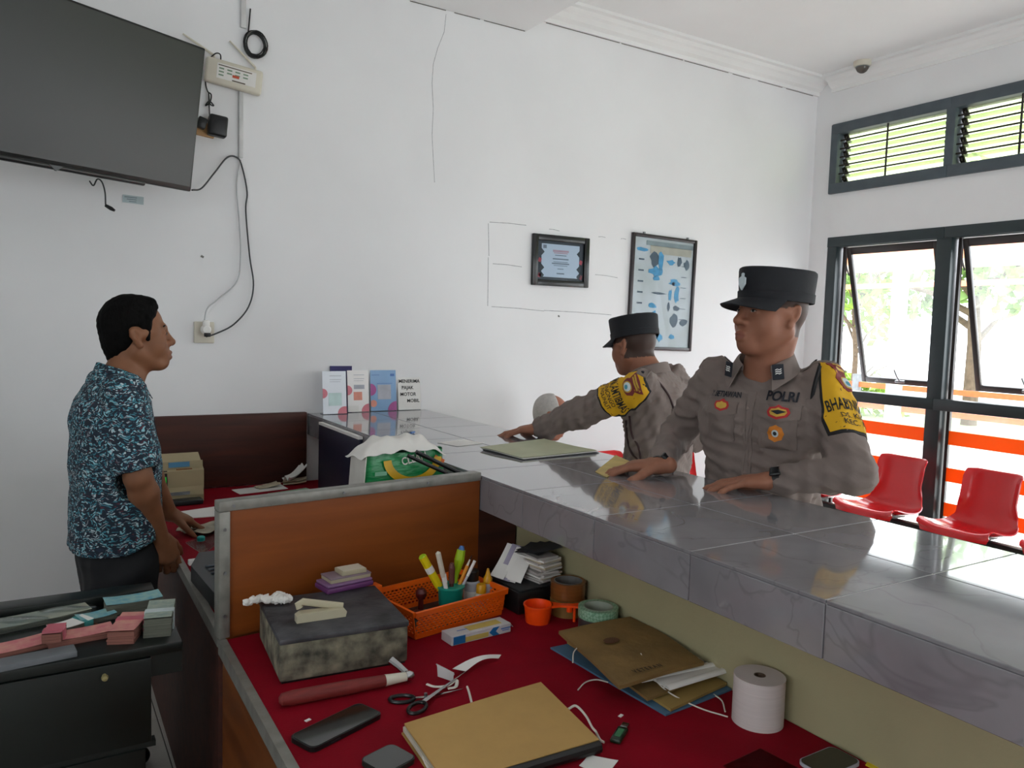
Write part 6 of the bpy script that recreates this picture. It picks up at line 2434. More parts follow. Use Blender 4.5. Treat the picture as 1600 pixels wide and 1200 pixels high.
def arm_patch(person, bvh, mp, u0, v_top, v_bot, half_u, lines, tshift=0.0):
    """yellow bib-shaped armband with black edging, crest and lettering"""
    out = dense([(u0 - half_u * .55, v_top), (u0 + half_u * .55, v_top), (u0 + half_u * .8, v_top * .5 + v_bot * .5 + .03), (u0 + half_u, v_bot + .055), (u0 + half_u * .98, v_bot + .008), (u0 + half_u * .5, v_bot), (u0 - half_u * .5, v_bot), (u0 - half_u * .98, v_bot + .008), (u0 - half_u, v_bot + .055), (u0 - half_u * .8, v_top * .5 + v_bot * .5 + .03)], .01)
    cx, cy = u0, (v_top + v_bot) / 2
    big = [(cx + (x - cx) * 1.09, cy + (y - cy) * 1.07) for x, y in out]
    decal_far(bvh, mp,  big, .0025, 8, 'armband_border', m_bband, person)
    band = decal_far(bvh, mp,  out, .0042, 8, 'armband', m_yband, person)
    # crest: fan on top of a shield
    H_ = v_top - v_bot
    vc = v_top - H_ * .30
    w = half_u * .38
    fan = dense([(u0 - w * 1.25, vc + H_ * .20), (u0, vc + H_ * .235), (u0 + w * 1.25, vc + H_ * .20), (u0 + w * .7, vc + H_ * .02), (u0 - w * .7, vc + H_ * .02)], .006)
    sh = dense([(u0 - w * .8, vc + H_ * .04), (u0 - w, vc - H_ * .02), (u0 - w * .75, vc - H_ * .12), (u0, vc - H_ * .17), (u0 + w * .75, vc - H_ * .12), (u0 + w, vc - H_ * .02), (u0 + w * .8, vc + H_ * .04)], .006)
    decal_far(bvh, mp,  fan, .0056, 4, 'crest', m_emred, band)
    decal_far(bvh, mp,  sh, .0060, 4, 'crest_shield', m_emred, band)
    for (dv, ww) in ((.165, .9), (.115, .75)):
        decal_far(bvh, mp,  dense([(u0 - w * ww, vc + H_ * dv - .003), (u0 + w * ww, vc + H_ * dv - .003), (u0 + w * ww, vc + H_ * dv + .004), (u0 - w * ww, vc + H_ * dv + .004)], .006), .0066, 2, 'crest_band', m_emgold, band, False)
    ov = [(u0 + w * .44 * math.cos(t * math.pi / 10), vc - H_ * .05 + w * .44 * math.sin(t * math.pi / 10)) for t in range(20)]
    decal_far(bvh, mp,  [(u0 + (x - u0) * 1.3, vc - H_ * .05 + (y - vc + H_ * .05) * 1.25) for x, y in ov], .0066, 3, 'crest_ring', m_emgold, band, False)
    decal_far(bvh, mp,  ov, .0072, 3, 'crest_disc', m_emwh, band, False)
    decal_far(bvh, mp,  [(u0 + w * .22 * math.cos(t * math.pi / 6), vc - H_ * .065 + w * .22 * math.sin(t * math.pi / 6)) for t in range(12)], .0078, 2, 'crest_core', m_emblue, band, False)
    for (s_, size, v, sq, bold) in lines:
        decal_text(bvh, mp, s_, size, u0 + tshift, v, .0062, m_ink, band, bold, sq, far=.072)
    return band


def arm_tubes(person, name, pts, r, m):
    return MB().tube(smooth_path(pts, 6), r, 7).build(name, m, person)


def watch(person, c, axis, r, m_, face_dir):
    c, axis = Vector(c), Vector(axis).normalized()
    t = axis.orthogonal().normalized()
    q = axis.cross(t)
    b_ = MB()
    prof = []
    N = 28
    for k in range(N):
        a = 2 * math.pi * k / N
        n = t * math.cos(a) + q * math.sin(a)
        prof.append(n)
    vs_, fs = [], []
    for (w, rr) in ((-.010, r), (-.010, r + .003), (.010, r + .003), (.010, r)):
        for n in prof:
            vs_.append(c + axis * w + n * rr)
    for i in range(4):
        j = (i + 1) % 4
        for k in range(N):
            fs.append((i * N + k, i * N + (k + 1) % N, j * N + (k + 1) % N, j * N + k))
    b_.add(vs_, fs)
    w = b_.build('watch_strap', m_, person)
    f = Vector(face_dir)
    f = (f - axis * f.dot(axis)).normalized()
    m4 = frame_mtx(c + f * (r + .006), axis, f.cross(axis))
    MB().box((0, 0, 0), (.032, .036, .010), None, .005, 3).build('watch_case', m_, person).data.transform(m4)
    MB().box((0, 0, .0055), (.022, .026, .001)).build('watch_face', mat('watch_glass', '#1d2226', 0.1), w, 0).data.transform(m4)

def settle(o):
    """children were modelled in world space: shift them under the Empty at the person's base"""
    for ch in o.children:
        ch.location = Vector(ch.location) - Vector(o.location)
    return o


def uniform_extras(per, bvh, mp, R, C, leftm):
    """front pockets, badges and lettering (mp: flat projector on the chest, u to the viewer's right)"""
    pk = mat('uniform_pocket_cloth', '#746761', 0.85, var=0.05, scale=6, bump=0.08, bscale=260)
    # his right pocket (viewer's left) and his left pocket (viewer's right)
    for (u, v, w, h) in ((-.088, -.115, .088, .125), (.088, -.118, .108, .135)):
        decal(bvh, mp, rrect(w, h, .006, 3, u, v), .0055, 6, 'pocket', pk, per)
        fl = dense([(u - w * .56, v + h * .5), (u + w * .56, v + h * .5), (u + w * .56, v + h * .2), (u, v + h * .12), (u - w * .56, v + h * .2)], .01)
        decal(bvh, mp, fl, .0098, 6, 'pocket_flap', pk, per)
    decal(bvh, mp, rrect(.026, .33, .003, 2, -.004, -.185), .0032, 5, 'placket', m_uni, per)
    decal_text(bvh, mp, 'Y. SETIAWAN', .024, -.086, -.033, .0105, m_dkthread, per, .0008, .72)
    decal_text(bvh, mp, 'POLRI', .040, .088, -.028, .0065, m_dkthread, per, .0012, .86)
    # badges
    def oct_(u, v, a, b_):
        return dense([(u - a, v), (u - a * .8, v + b_ * .6), (u - a * .3, v + b_ * .7), (u, v + b_), (u + a * .3, v + b_ * .7), (u + a * .8, v + b_ * .6), (u + a, v), (u + a * .8, v - b_ * .6), (u, v - b_), (u - a * .8, v - b_ * .6)], .008)
    b1 = decal(bvh, mp, oct_(-.088, -.066, .024, .019), .0118, 4, 'badge', m_emred2, per)
    decal(bvh, mp, oct_(-.088, -.066, .018, .012), .0130, 3, 'badge_centre', m_emgold, b1, False)
    b2 = decal(bvh, mp, oct_(.088, -.073, .034, .022), .0118, 4, 'badge', m_emred2, per)
    decal(bvh, mp, oct_(.088, -.073, .026, .014), .0130, 3, 'badge_centre', m_emgold, b2, False)
    decal(bvh, mp, dense([(.066, -.071), (.088, -.066), (.112, -.071), (.088, -.080)], .006), .0140, 2, 'badge_figure', m_dkthread, b2, False)
    circ = [(.086 + .024 * math.cos(t * math.pi / 12) * (1 + .06 * math.cos(t * math.pi / 12 * 8)), -.137 + .024 * math.sin(t * math.pi / 12) * (1 + .06 * math.cos(t * math.pi / 12 * 8))) for t in range(24)]
    b3 = decal(bvh, mp, circ, .0085, 4, 'badge', m_emor, per)
    decal(bvh, mp, [(.086 + .011 * math.cos(t * math.pi / 8), -.137 + .011 * math.sin(t * math.pi / 8)) for t in range(16)], .0098, 3, 'badge_centre', m_emwh, b3, False)
    decal(bvh, mp, [(.086 + .006 * math.cos(t * math.pi / 6), -.137 + .006 * math.sin(t * math.pi / 6)) for t in range(12)], .0108, 2, 'badge_figure', m_dkthread, b3, False)


# ---------------------------------------------------------------- officer standing at the counter, front view
def officer_front():
    o = thing('person', 'officer in black cap facing the counter, both hands resting on its tiles', 'person', (2.0, 1.69, 0))
    F1 = np.array([-.93, -.36, 0.0])
    R = frame(F1)
    C = np.array([1.985, 1.69, 0.0])
    Lv = R[:, 1]
    Lsh = C + Lv * .187 + [0, 0, 1.412]
    Rsh = C - Lv * .187 + [0, 0, 1.412]
    Rel, Rwr = V3((1.925, 2.02, 1.19)), V3((1.700, 1.862, 1.125))
    Lel, Lwr = V3((1.955, 1.345, 1.172)), V3((1.838, 1.520, 1.127))
    hc, s = V3((1.940, 1.650, 1.614)), 1.10
    RH = frame((math.cos(math.radians(168)), math.sin(math.radians(168)), 0), pitch=math.radians(-5))
    F = Field((1.46, 1.24, .86), (2.24, 2.12, 1.76), .0036)
    # torso core, neck, arms under the cloth
    F.cap(C + [0, 0, .95], C + [0, 0, 1.30], .09, .09, .03)
    F.cap(Lsh - Lv * .05 - [0, 0, .035], Rsh + Lv * .05 - [0, 0, .035], .035, .035, .02)
    F.cap(C + [0, 0, 1.3], C + F1 * .02 + [0, 0, 1.46], .08, .062, .03)
    nb = C + F1 * .015 + [0, 0, 1.43]
    F.cap(nb, hc + RH @ np.array([-.035, 0, -.06]), .064, .060, .02)
    F.cap(nb + F1 * .025 + [0, 0, .0], hc + RH @ np.array([.005, 0, -.085]), .050, .048, .03)
    for (a, e, w) in ((Lsh, Lel, Lwr), (Rsh, Rel, Rwr)):
        F.cap(a + (e - a) * .15, e, .034, .032, .01)
        F.cap(e, w, .034, .025, .02)
    P = head_field(F, hc, RH, s, jaw=1.12, cheek=.008)
    hand_field(F, Rwr, (-.62, .72, -.10), (.0, .0, 1), 1, per=[(.30, .45, .2), (.26, .4, .15), (.26, .42, .15), (.32, .45, .2)], spread=.14, s=1.12, thumb=(.62, .72, -.32))
    hand_field(F, Lwr, (-.68, .70, -.10), (.0, .0, 1), -1, per=[(.16, .25, .1), (.14, .22, .1), (.16, .24, .12), (.2, .3, .15)], spread=.10, s=1.14, thumb=(.8, .45, -.3))
    V, Q = F.mesh()
    lip, q = head_masks(V, hc, RH, s)
    # close-cropped hair above the ears and at the nape under the cap
    hr = ((q[:, 2] > -.058) & (q[:, 0] < -.036) & (np.abs(q[:, 1]) < .076)).astype(float)
    hr = np.maximum(hr, ((q[:, 2] > .012) & (q[:, 0] < .04) & (q[:, 2] < .2) & (np.abs(q[:, 1]) < .079)).astype(float))
    np_mesh('body', V, Q, m_skin1, o, attrs={'lip': lip * .7, 'dark': hr * .85})
    eyes_and_brows(o, hc, RH, s, m_hair, look=0.5, half=.42)
    cap_hat(o, hc + RH @ np.array([0, 0, .004]), RH, s * 1.03, 0.05, m_capm, .060)
    # cap badge
    m4 = Matrix([[*RH[i], hc[i]] for i in range(3)] + [[0, 0, 0, 1]])
    bd = MB()
    pts = [(.0, .016), (.012, .010), (.012, -.004), (.0, -.018), (-.012, -.004), (-.012, .010)]
    mt = m4 @ Matrix.Translation((.1045 * s, 0, .074 * s)) @ Euler((math.radians(93), 0, math.radians(90))).to_matrix().to_4x4()
    bd.prism([(x * 1.25, y * 1.3) for x, y in pts], 0, .005, mt)
    bd.prism([(x * .45, y * .45 + .022) for x, y in pts], 0, .004, mt)
    bd.build('cap_badge', m_emwh, o, 0)
    # shirt
    S = Field((1.58, 1.22, .84), (2.26, 2.14, 1.52), .0058)
    S.loft(C, R, [(.86, -.01, 0, .120, .165), (.95, -.0, 0, .128, .172), (1.05, .0, 0, .133, .172), (1.16, .0, 0, .132, .178), (1.26, .0, 0, .128, .186), (1.33, -.002, 0, .118, .180), (1.39, -.004, 0, .098, .150), (1.43, -.006, 0, .080, .105), (1.455, -.006, 0, .068, .078)], .03)
    S.ell(C + R @ np.array([.055, .085, 1.27]), [.085, .10, .11], R, .05)
    S.ell(C + R @ np.array([.055, -.085, 1.27]), [.085, .10, .11], R, .05)
    S.cap(Lsh + R @ np.array([0, -.02, -.005]), Lel, .064, .060, .045)
    S.cap(Rsh + R @ np.array([0, .02, -.005]), Rel, .064, .058, .045)
    S.cap(Lel, Lwr + (Lel - Lwr) * .10, .058, .040, .02)
    S.cap(Rel, Rwr + (Rel - Rwr) * .10, .056, .040, .02)
    S.wrinkle(.0044, 34, 3)
    S.wrinkle(.0022, 75, 9)
    # open V at the throat
    S.cap(nb + F1 * .085 + [0, 0, .05], nb + F1 * .125 + [0, 0, -.045], .030, .004, .006, True)
    V, Q = S.mesh()
    sh = np_mesh('shirt', V, Q, m_uni, o)
    bvh = make_bvh(sh)
    collar(o, nb + F1 * .014 + [0, 0, .022], R, m_uni, .083, .077, .066, .004, .050, 34, .024)
    # rank tabs on the collar points
    for sd in (-1, 1):
        c_ = nb + R @ np.array([.104, sd * .070, .006])
        nn = Vector(R @ np.array([.72, sd * .5, .38])).normalized()
        m_ = frame_mtx(Vector(c_) + nn * .012, Vector(R @ np.array([-.5, sd * .75, .1])), Vector((0, 0, 1)))
        if (m_.to_3x3() @ Vector((0, 0, 1))).dot(nn) < 0:
            nn = -nn
        t_ = MB().box((0, 0, 0), (.034, .046, .004), None, .0015, 1).build('rank_tab', m_dkthread, o)
        t_.data.transform(m_)
        k = MB()
        sg = 1 if (m_.to_3x3() @ Vector((0, 0, 1))).dot(Vector(R @ np.array([.72, sd * .5, .38]))) > 0 else -1
        for i in (-1, 0, 1):
            k.tube([(-.009 + .006 * j, .006 * i + .003 * (j % 2), sg * .003) for j in range(4)], .0016, 5)
        k2 = k.build('rank_mark', m_white, t_)
        k2.data.transform(m_)
    # chest
    mp = plane_map(Vector(C + R @ np.array([.12, 0, 1.395])), Vector(R @ np.array([1, 0, .05])), (0, 0, 1))
    uniform_extras(o, bvh, mp, R, C, None)
    # shoulder straps
    for sd in (-1, 1):
        c_ = Vector(C + R @ np.array([-.01, sd * .145, 1.40]))
        up_m = plane_map(c_, Vector(R @ np.array([.05, sd * .45, .9])), Vector(R @ np.array([1, 0, 0])))
        st_ = decal(bvh, up_m, rrect(.115, .045, .006, 3), .006, 5, 'shoulder_strap', m_uni, o)
        k = [( (.038 if sd > 0 else -.038) * 1 + .006 * math.cos(t), .006 * math.sin(t)) for t in [i * math.pi / 6 for i in range(12)]]
        decal(bvh, up_m, k, .0085, 2, 'strap_button', m_dkthread, st_, True)
    # armband on his left sleeve
    ref = Vector((.16, -.97, .1))
    am = axis_map(Lsh + R @ np.array([0, -.02, 0]), Lel, ref)
    arm_patch(o, bvh, am, 0.0, .052, -.215, .104, [('BHABINKAMTIBMAS', .054, -.128, .47, .0009), ('DS. KENONGO', .026, -.165, .95, .0002), ('KEC. NGUNUT', .026, -.190, .95, .0002)], .022)
    # dark strap from the armpit
    arm_tubes(o, 'armband_strap', [Lsh + R @ np.array([.058, -.012, .050]), Lsh + R @ np.array([.085, -.018, -.02]), Lsh + R @ np.array([.088, -.020, -.09]), Lsh + R @ np.array([.072, .0, -.15])], .006, m_bband)
    # watches
    ax = Lwr - Lel
    watch(o, Lwr + (Lel - Lwr) * .04, ax, .0285, m_black, (-.3, -.5, 1))
    watch(o, Rwr + (Rel - Rwr) * .03, Rwr - Rel, .0285, m_black, (-.2, -.9, .5))
    trousers(o, C + R @ np.array([-.01, 0, .90]), R, [C + R @ np.array([-.02, -.11, 0]), C + R @ np.array([-.02, .11, 0])], m_utrou, m_shoe, .93)
    return settle(o)


# ---------------------------------------------------------------- officer leaning on the counter, seen from behind
def officer_back():
    o = thing('person', 'officer seen from behind, leaning his left arm out along the counter', 'person', (2.2, 2.43, 0))
    F1 = np.array([-.40, .917, 0.0])
    F1 /= np.linalg.norm(F1)
    R = frame(F1)
    C = np.array([2.205, 2.43, 0.0])
    Lv = R[:, 1]
    Lsh = C + Lv * .172 + F1 * .0 + [0, 0, 1.335]
    Rsh = C - Lv * .172 + [0, 0, 1.355]
    Lel, Lwr = V3((1.94, 2.585, 1.212)), V3((1.838, 2.742, 1.128))
    Rel, Rwr = V3((2.44, 2.45, 1.10)), V3((2.38, 2.62, 1.0))
    hc, s = V3((2.165, 2.555, 1.487)), 1.0
    RH = frame((-.12, .99, 0), pitch=math.radians(9))
    F = Field((1.60, 2.26, .86), (2.52, 2.98, 1.63), .004)
    F.cap(C + [0, 0, .95], C + [0, 0, 1.25], .09, .09, .03)
    F.cap(Lsh - Lv * .05 - [0, 0, .035], Rsh + Lv * .05 - [0, 0, .035], .035, .035, .02)
    nb = C + F1 * .045 + [0, 0, 1.365]
    F.cap(C + [0, 0, 1.2], nb, .08, .06, .03)
    F.cap(nb, hc + RH @ np.array([-.03, 0, -.05]), .060, .057, .02)
    for (a, e, w) in ((Lsh, Lel, Lwr), (Rsh, Rel, Rwr)):
        F.cap(a + (e - a) * .15, e, .034, .032, .01)
        F.cap(e, w, .032, .025, .02)
    head_field(F, hc, RH, s, jaw=1.06, cheek=.004)
    hand_field(F, Lwr, (-.75, .62, -.14), (.0, .05, 1), -1, per=[(.18, .22, .1), (.16, .2, .1), (.18, .24, .1), (.22, .3, .12)], spread=.12, s=1.15, thumb=(.72, .55, -.25))
    hand_field(F, Rwr, (-.3, .9, -.3), (.5, .0, .8), 1, s=1.0)
    V, Q = F.mesh()
    lip, q = head_masks(V, hc, RH, s)
    hr = ((q[:, 2] > -.055) & (q[:, 0] < -.028 - .3 * np.minimum(q[:, 2], 0)) & (np.abs(q[:, 1]) < .078)).astype(float)
    hr = np.maximum(hr, ((q[:, 2] > .012) & (q[:, 0] < .045) & (q[:, 2] < .2) & (np.abs(q[:, 1]) < .08)).astype(float))
    np_mesh('body', V, Q, m_skin1, o, attrs={'lip': lip * .7, 'dark': hr * .88})
    eyes_and_brows(o, hc, RH, s, m_hair)
    cap_hat(o, hc + RH @ np.array([0, 0, .004]), RH, s * 1.03, 0.03, m_capm, .062)
    S = Field((1.70, 2.22, .80), (2.54, 2.86, 1.46), .0058)
    S.loft(C, R, [(.82, -.0, 0, .118, .165), (.95, -.0, 0, .122, .165), (1.05, -.005, 0, .125, .165), (1.15, -.012, 0, .128, .172), (1.24, -.012, 0, .125, .178), (1.30, -.004, 0, .112, .168), (1.345, .012, 0, .090, .130), (1.38, .03, 0, .070, .085), (1.395, .035, 0, .06, .066)], .03)
    S.cap(Lsh + R @ np.array([0, -.02, -.005]), Lel, .066, .062, .045)
    S.cap(Rsh + R @ np.array([0, .02, -.005]), Rel, .064, .056, .045)
    S.cap(Lel, Lwr + (Lel - Lwr) * .06, .062, .050, .02)
    S.cap(Rel, Rwr + (Rel - Rwr) * .10, .054, .040, .02)
    S.wrinkle(.0048, 34, 13)
    S.wrinkle(.0024, 75, 19)
    V, Q = S.mesh()
    sh = np_mesh('shirt', V, Q, m_uni, o)
    bvh = make_bvh(sh)
    collar(o, nb + [0, 0, .014], R, m_uni, .066, .069, .052, .0, .042, 26, .02)
    c_ = Vector(C + R @ np.array([0.0, .125, 1.33]))
    up_m = plane_map(c_, Vector(R @ np.array([-.15, .35, .9])), Vector(R @ np.array([1, 0, 0])))
    st_ = decal(bvh, up_m, rrect(.11, .045, .006, 3), .006, 5, 'shoulder_strap', m_uni, o)
    decal(bvh, up_m, [(-.035 + .006 * math.cos(t), .006 * math.sin(t)) for t in [i * math.pi / 6 for i in range(12)]], .0085, 2, 'strap_button', m_dkthread, st_)
    # armband
    am = axis_map(Lsh + R @ np.array([0, -.02, 0]), Lel, Vector((-.62, -.70, .35)))
    arm_patch(o, bvh, am, 0.0, .03, -.165, .092, [('BHABINKAMTIBMAS', .048, -.096, .48, .0008), ('DS. KENONGO', .022, -.126, .95, .0002), ('KEC. NGUNUT', .022, -.147, .95, .0002)], -.022)
    # lanyard cord round the shoulder and down the side
    def on(x, y, z, d):
        loc, nr, ix, ds = bvh.ray_cast(Vector(C + R @ np.array([x, y, z])) - Vector(R @ np.array(d)) * .3, Vector(R @ np.array(d)))
        return (loc - Vector(R @ np.array(d)).normalized() * .004) if loc is not None else Vector(C + R @ np.array([x, y, z]))
    bk = (1, -.25, 0)
    pts = [on(-.02, .15, 1.36, (0, 0, -1)), on(-.09, .13, 1.33, (.5, 0, -1)), on(-.12, .118, 1.27, bk), on(-.12, .11, 1.22, bk), on(-.12, .115, 1.15, bk), on(-.11, .12, 1.08, bk), on(-.08, .15, 1.02, (.6, -1, 0)), on(-.02, .17, 1.01, (0, -1, 0)), on(.0, .17, 1.09, (0, -1, 0)), on(.03, .17, 1.14, (0, -1, 0)), on(.05, .16, 1.21, (0, -1, 0))]
    arm_tubes(o, 'lanyard', pts, .0042, mat('maroon_cord', '#33191b', 0.7))
    pts = [on(-.03, .165, 1.02, (.2, -1, 0)), on(.03, .17, 1.06, (0, -1, 0)), on(.06, .16, 1.12, (0, -1, 0)), on(.07, .15, 1.19, (0, -1, 0))]
    arm_tubes(o, 'lanyard', pts, .0042, MATS['maroon_cord'])
    k = on(-.12, .108, 1.235, bk)
    MB().box(k, (.036, .03, .03), R_to_m(R), .008).build('cord_keeper', m_uni, o)
    k = on(-.06, .16, 1.015, (.5, -1, 0))
    MB().box(k, (.016, .016, .012), R_to_m(R), .003).build('cord_clip', m_chrome, o)
    trousers(o, C + R @ np.array([-.01, 0, .88]), R, [C + R @ np.array([-.03, -.11, 0]), C + R @ np.array([-.03, .11, 0])], m_utrou, m_shoe, .9)
    return settle(o)


def R_to_m(R):
    return Matrix([list(R[i]) for i in range(3)])


# ---------------------------------------------------------------- clerk in the patterned shirt
def pattern_mat():
    m = bpy.data.materials.new('leaf_patterned_shirt_cloth')
    m.use_nodes = True
    nt = m.node_tree
    b = nt.nodes['Principled BSDF']
    tc = nt.nodes.new('ShaderNodeTexCoord')
    n0 = nt.nodes.new('ShaderNodeTexNoise')
    n0.inputs['Scale'].default_value = 30
    nt.links.new(tc.outputs['Object'], n0.inputs[0])
    ad = nt.nodes.new('ShaderNodeVectorMath')
    ad.operation = 'MULTIPLY_ADD'
    ad.inputs[1].default_value = (.05, .05, .05)
    nt.links.new(n0.outputs['Color'], ad.inputs[0])
    nt.links.new(tc.outputs['Object'], ad.inputs[2])
    mp = nt.nodes.new('ShaderNodeMapping')
    mp.inputs['Rotation'].default_value = (0.2, 0.6, 0.2)
    mp.inputs['Scale'].default_value = (.55, 1.0, 1.9)
    nt.links.new(ad.outputs[0], mp.inputs[0])
    vo = nt.nodes.new('ShaderNodeTexVoronoi')
    vo.inputs['Scale'].default_value = 125
    nt.links.new(mp.outputs[0], vo.inputs[0])
    sp = nt.nodes.new('ShaderNodeSeparateColor')
    nt.links.new(vo.outputs['Color'], sp.inputs[0])
    rp = nt.nodes.new('ShaderNodeValToRGB')
    rp.color_ramp.interpolation = 'CONSTANT'
    cols = [(0, '#1a2436'), (.16, '#3c7f90'), (.34, '#8cc0cc'), (.54, '#b4c6cc'), (.68, '#223044'), (.78, '#80828a'), (.87, '#5a2c3a'), (.91, '#4c93a2')]
    rp.color_ramp.elements[0].color = (*lin(cols[0][1]), 1)
    rp.color_ramp.elements[1].position = cols[1][0]
    rp.color_ramp.elements[1].color = (*lin(cols[1][1]), 1)
    for p, c in cols[2:]:
        e = rp.color_ramp.elements.new(p)
        e.color = (*lin(c), 1)
    nt.links.new(sp.outputs[0], rp.inputs[0])
    # dark gaps between the leaves
    gp = nt.nodes.new('ShaderNodeValToRGB')
    gp.color_ramp.elements[0].position = 0.42
    gp.color_ramp.elements[0].color = (0, 0, 0, 1)
    gp.color_ramp.elements[1].position = 0.55
    gp.color_ramp.elements[1].color = (1, 1, 1, 1)
    nt.links.new(vo.outputs['Distance'], gp.inputs[0])
    mx = nt.nodes.new('ShaderNodeMix')
    mx.data_type = 'RGBA'
    nt.links.new(gp.outputs[0], mx.inputs['Factor'])
    nt.links.new(rp.outputs[0], mx.inputs['A'])
    mx.inputs['B'].default_value = (*lin('#1c2836'), 1)
    nt.links.new(mx.outputs['Result'], b.inputs['Base Color'])
    b.inputs['Roughness'].default_value = 0.85
    return m


m_pat = pattern_mat()


def clerk():
    o = thing('person', 'clerk in a teal leaf patterned shirt standing in profile at the desk edge', 'person', (.235, 2.76, 0))
    F1 = np.array([1.0, .08, 0.0])
    F1 /= np.linalg.norm(F1)
    R = frame(F1)
    C = np.array([.228, 2.76, 0.0])
    Lv = R[:, 1]
    Lsh = C + Lv * .165 + [0, 0, 1.325]
    Rsh = C - Lv * .165 + [.0, 0, 1.325]
    Rel, Rwr = V3((.272, 2.585, 1.065)), V3((.342, 2.662, .850))
    Lel, Lwr = V3((.335, 3.01, 1.03)), V3((.425, 3.045, .835))
    hc, s = V3((.288, 2.78, 1.490)), 1.0
    RH = frame((math.cos(math.radians(6)), math.sin(math.radians(6)), 0), pitch=math.radians(-5))
    F = Field((.04, 2.44, .72), (.62, 3.16, 1.64), .0036)
    F.cap(C + [0, 0, .86], C + [0, 0, 1.22], .085, .08, .03)
    F.cap(Lsh - Lv * .05 - [0, 0, .04], Rsh + Lv * .05 - [0, 0, .04], .032, .032, .02)
    nb = C + F1 * .012 + [0, 0, 1.345]
    F.cap(C + [0, 0, 1.2], nb, .07, .056, .03)
    F.cap(nb, hc + RH @ np.array([-.026, 0, -.05]), .053, .047, .02)
    F.cap(nb + F1 * .02, hc + RH @ np.array([.0, 0, -.085]), .044, .040, .03)
    for (a, e, w) in ((Lsh, Lel, Lwr), (Rsh, Rel, Rwr)):
        F.cap(a + (e - a) * .2, e, .043, .038, .01)
        m_ = e + (w - e) * .25
        F.cap(e, m_, .038, .041, .02)
        F.cap(m_, w, .041, .026, .02)
    head_field(F, hc, RH, s, jaw=.98)
    hand_field(F, Rwr, (.30, .12, -.85), (.25, -.95, .25), -1 if False else 1, per=[(.35, .6, .4), (.38, .65, .45), (.42, .7, .45), (.5, .7, .5)], spread=.05, s=1.0, thumb=(.8, .5, -.3))
    hand_field(F, Lwr, (.86, .25, -.42), (.35, .0, .9), -1, per=[(.25, .5, .3), (.3, .6, .3), (.4, .7, .4), (.45, .7, .4)], spread=.08, s=.98, thumb=(.7, .55, -.35))
    V, Q = F.mesh()
    lip, q = head_masks(V, hc, RH, s)
    np_mesh('body', V, Q, m_skin2, o, attrs={'lip': lip * .7, 'dark': np.zeros(len(V))})
    eyes_and_brows(o, hc, RH, s, m_hair, half=.5)
    # hair: inflated skull minus the face
    Hf = Field(hc - .15, hc + .16, .0034)

    def P(x, y, z):
        return hc + RH @ (np.array([x, y, z]) * s)
    Hf.ell(P(-.012, 0, .040), [.097, .081, .087], RH, .01)
    Hf.ell(P(-.038, 0, .008), [.064, .0715, .080], RH, .015)
    Hf.cap(P(.028, -.066, .045), P(.020, -.070, -.012), .012, .007, .01)
    Hf.cap(P(.028, .066, .045), P(.020, .070, -.012), .012, .007, .01)
    Hf.cap(P(.048, -.028, .101), P(.048, .028, .101), .015, .015, .02)
    Hf.ell(P(-.005, 0, .082), [.070, .058, .044], RH, .02)
    Hf.ell(P(.112, 0, .005), [.082, .12, .090], RH, .010, True)
    Hf.ell(P(.03, 0, -.09), [.12, .15, .068], RH, .008, True)
    for sd in (-1, 1):
        Hf.ell(P(-.014, sd * .088, -.006), [.026, .022, .042], RH, .006, True)
        Hf.ell(P(.074, sd * .075, .030), [.040, .03, .045], RH, .006, True)
    Hf.cap(P(-.062, 0, -.03), P(-.060, 0, -.085), .034, .026, .03)
    Hf.put(lambda X, Y, Z: (Z - (hc[2] - .094)) + 0 * X + 0 * Y, Hf.lo, Hf.lo + Hf.h * Hf.n, .006, True)
    Hf.wrinkle(.0012, 160, 4)
    V, Q = Hf.mesh()
    np_mesh('hair', V, Q, m_hair, o)
    # shirt
    S = Field((.04, 2.44, .76), (.50, 3.08, 1.42), .0055)
    S.loft(C, R, [(.815, -.008, 0, .128, .182), (.90, -.006, 0, .130, .182), (1.02, -.002, 0, .128, .178), (1.14, -.006, 0, .125, .178), (1.22, -.012, 0, .120, .176), (1.28, -.012, 0, .106, .160), (1.325, -.008, 0, .084, .118), (1.355, .0, 0, .064, .078), (1.37, .002, 0, .056, .062)], .03)
    rs_end = Rsh + (Rel - Rsh) * .78
    ls_end = Lsh + (Lel - Lsh) * .78
    S.cap(Rsh + R @ np.array([0, .02, -.005]), rs_end, .064, .066, .04)
    S.cap(Lsh + R @ np.array([0, -.02, -.005]), ls_end, .064, .066, .04)
    S.wrinkle(.0036, 30, 23)
    S.wrinkle(.0016, 70, 29)
    # sleeve openings and shirt hem cut straight
    for (e, a) in ((rs_end, Rsh), (ls_end, Lsh)):
        d = (e - a) / np.linalg.norm(e - a)
        S.put(lambda X, Y, Z, e=e, d=d: -((X - e[0]) * d[0] + (Y - e[1]) * d[1] + (Z - e[2]) * d[2]) + 0.0, e - .09, e + .09 + d * .05, .004, True) if False else S.cap(e + d * .062, e + d * .075, .062, .062, .006, True)
    hem = lambda X, Y, Z: (Z - (.832 + .035 * np.cos((X - C[0]) * 14) * 0 + .028 * (np.abs(X - C[0]) / .13 < .45)) + 0 * Y)
    S.put(lambda X, Y, Z: (Z - (.822 + .030 * np.exp(-((X - C[0] - .09) / .05) ** 2))) + 0 * Y, S.lo, S.lo + S.h * S.n, .004, True)
    V, Q = S.mesh()
    sh = np_mesh('shirt', V, Q, m_pat, o)
    bvh = make_bvh(sh)
    collar(o, nb + [0, 0, .006], R, m_pat, .060, .062, .056, .004, .044, 30, .006)
    mp = plane_map(Vector(C + R @ np.array([.11, 0, 1.1])), Vector(R[:, 0]), (0, 0, 1))
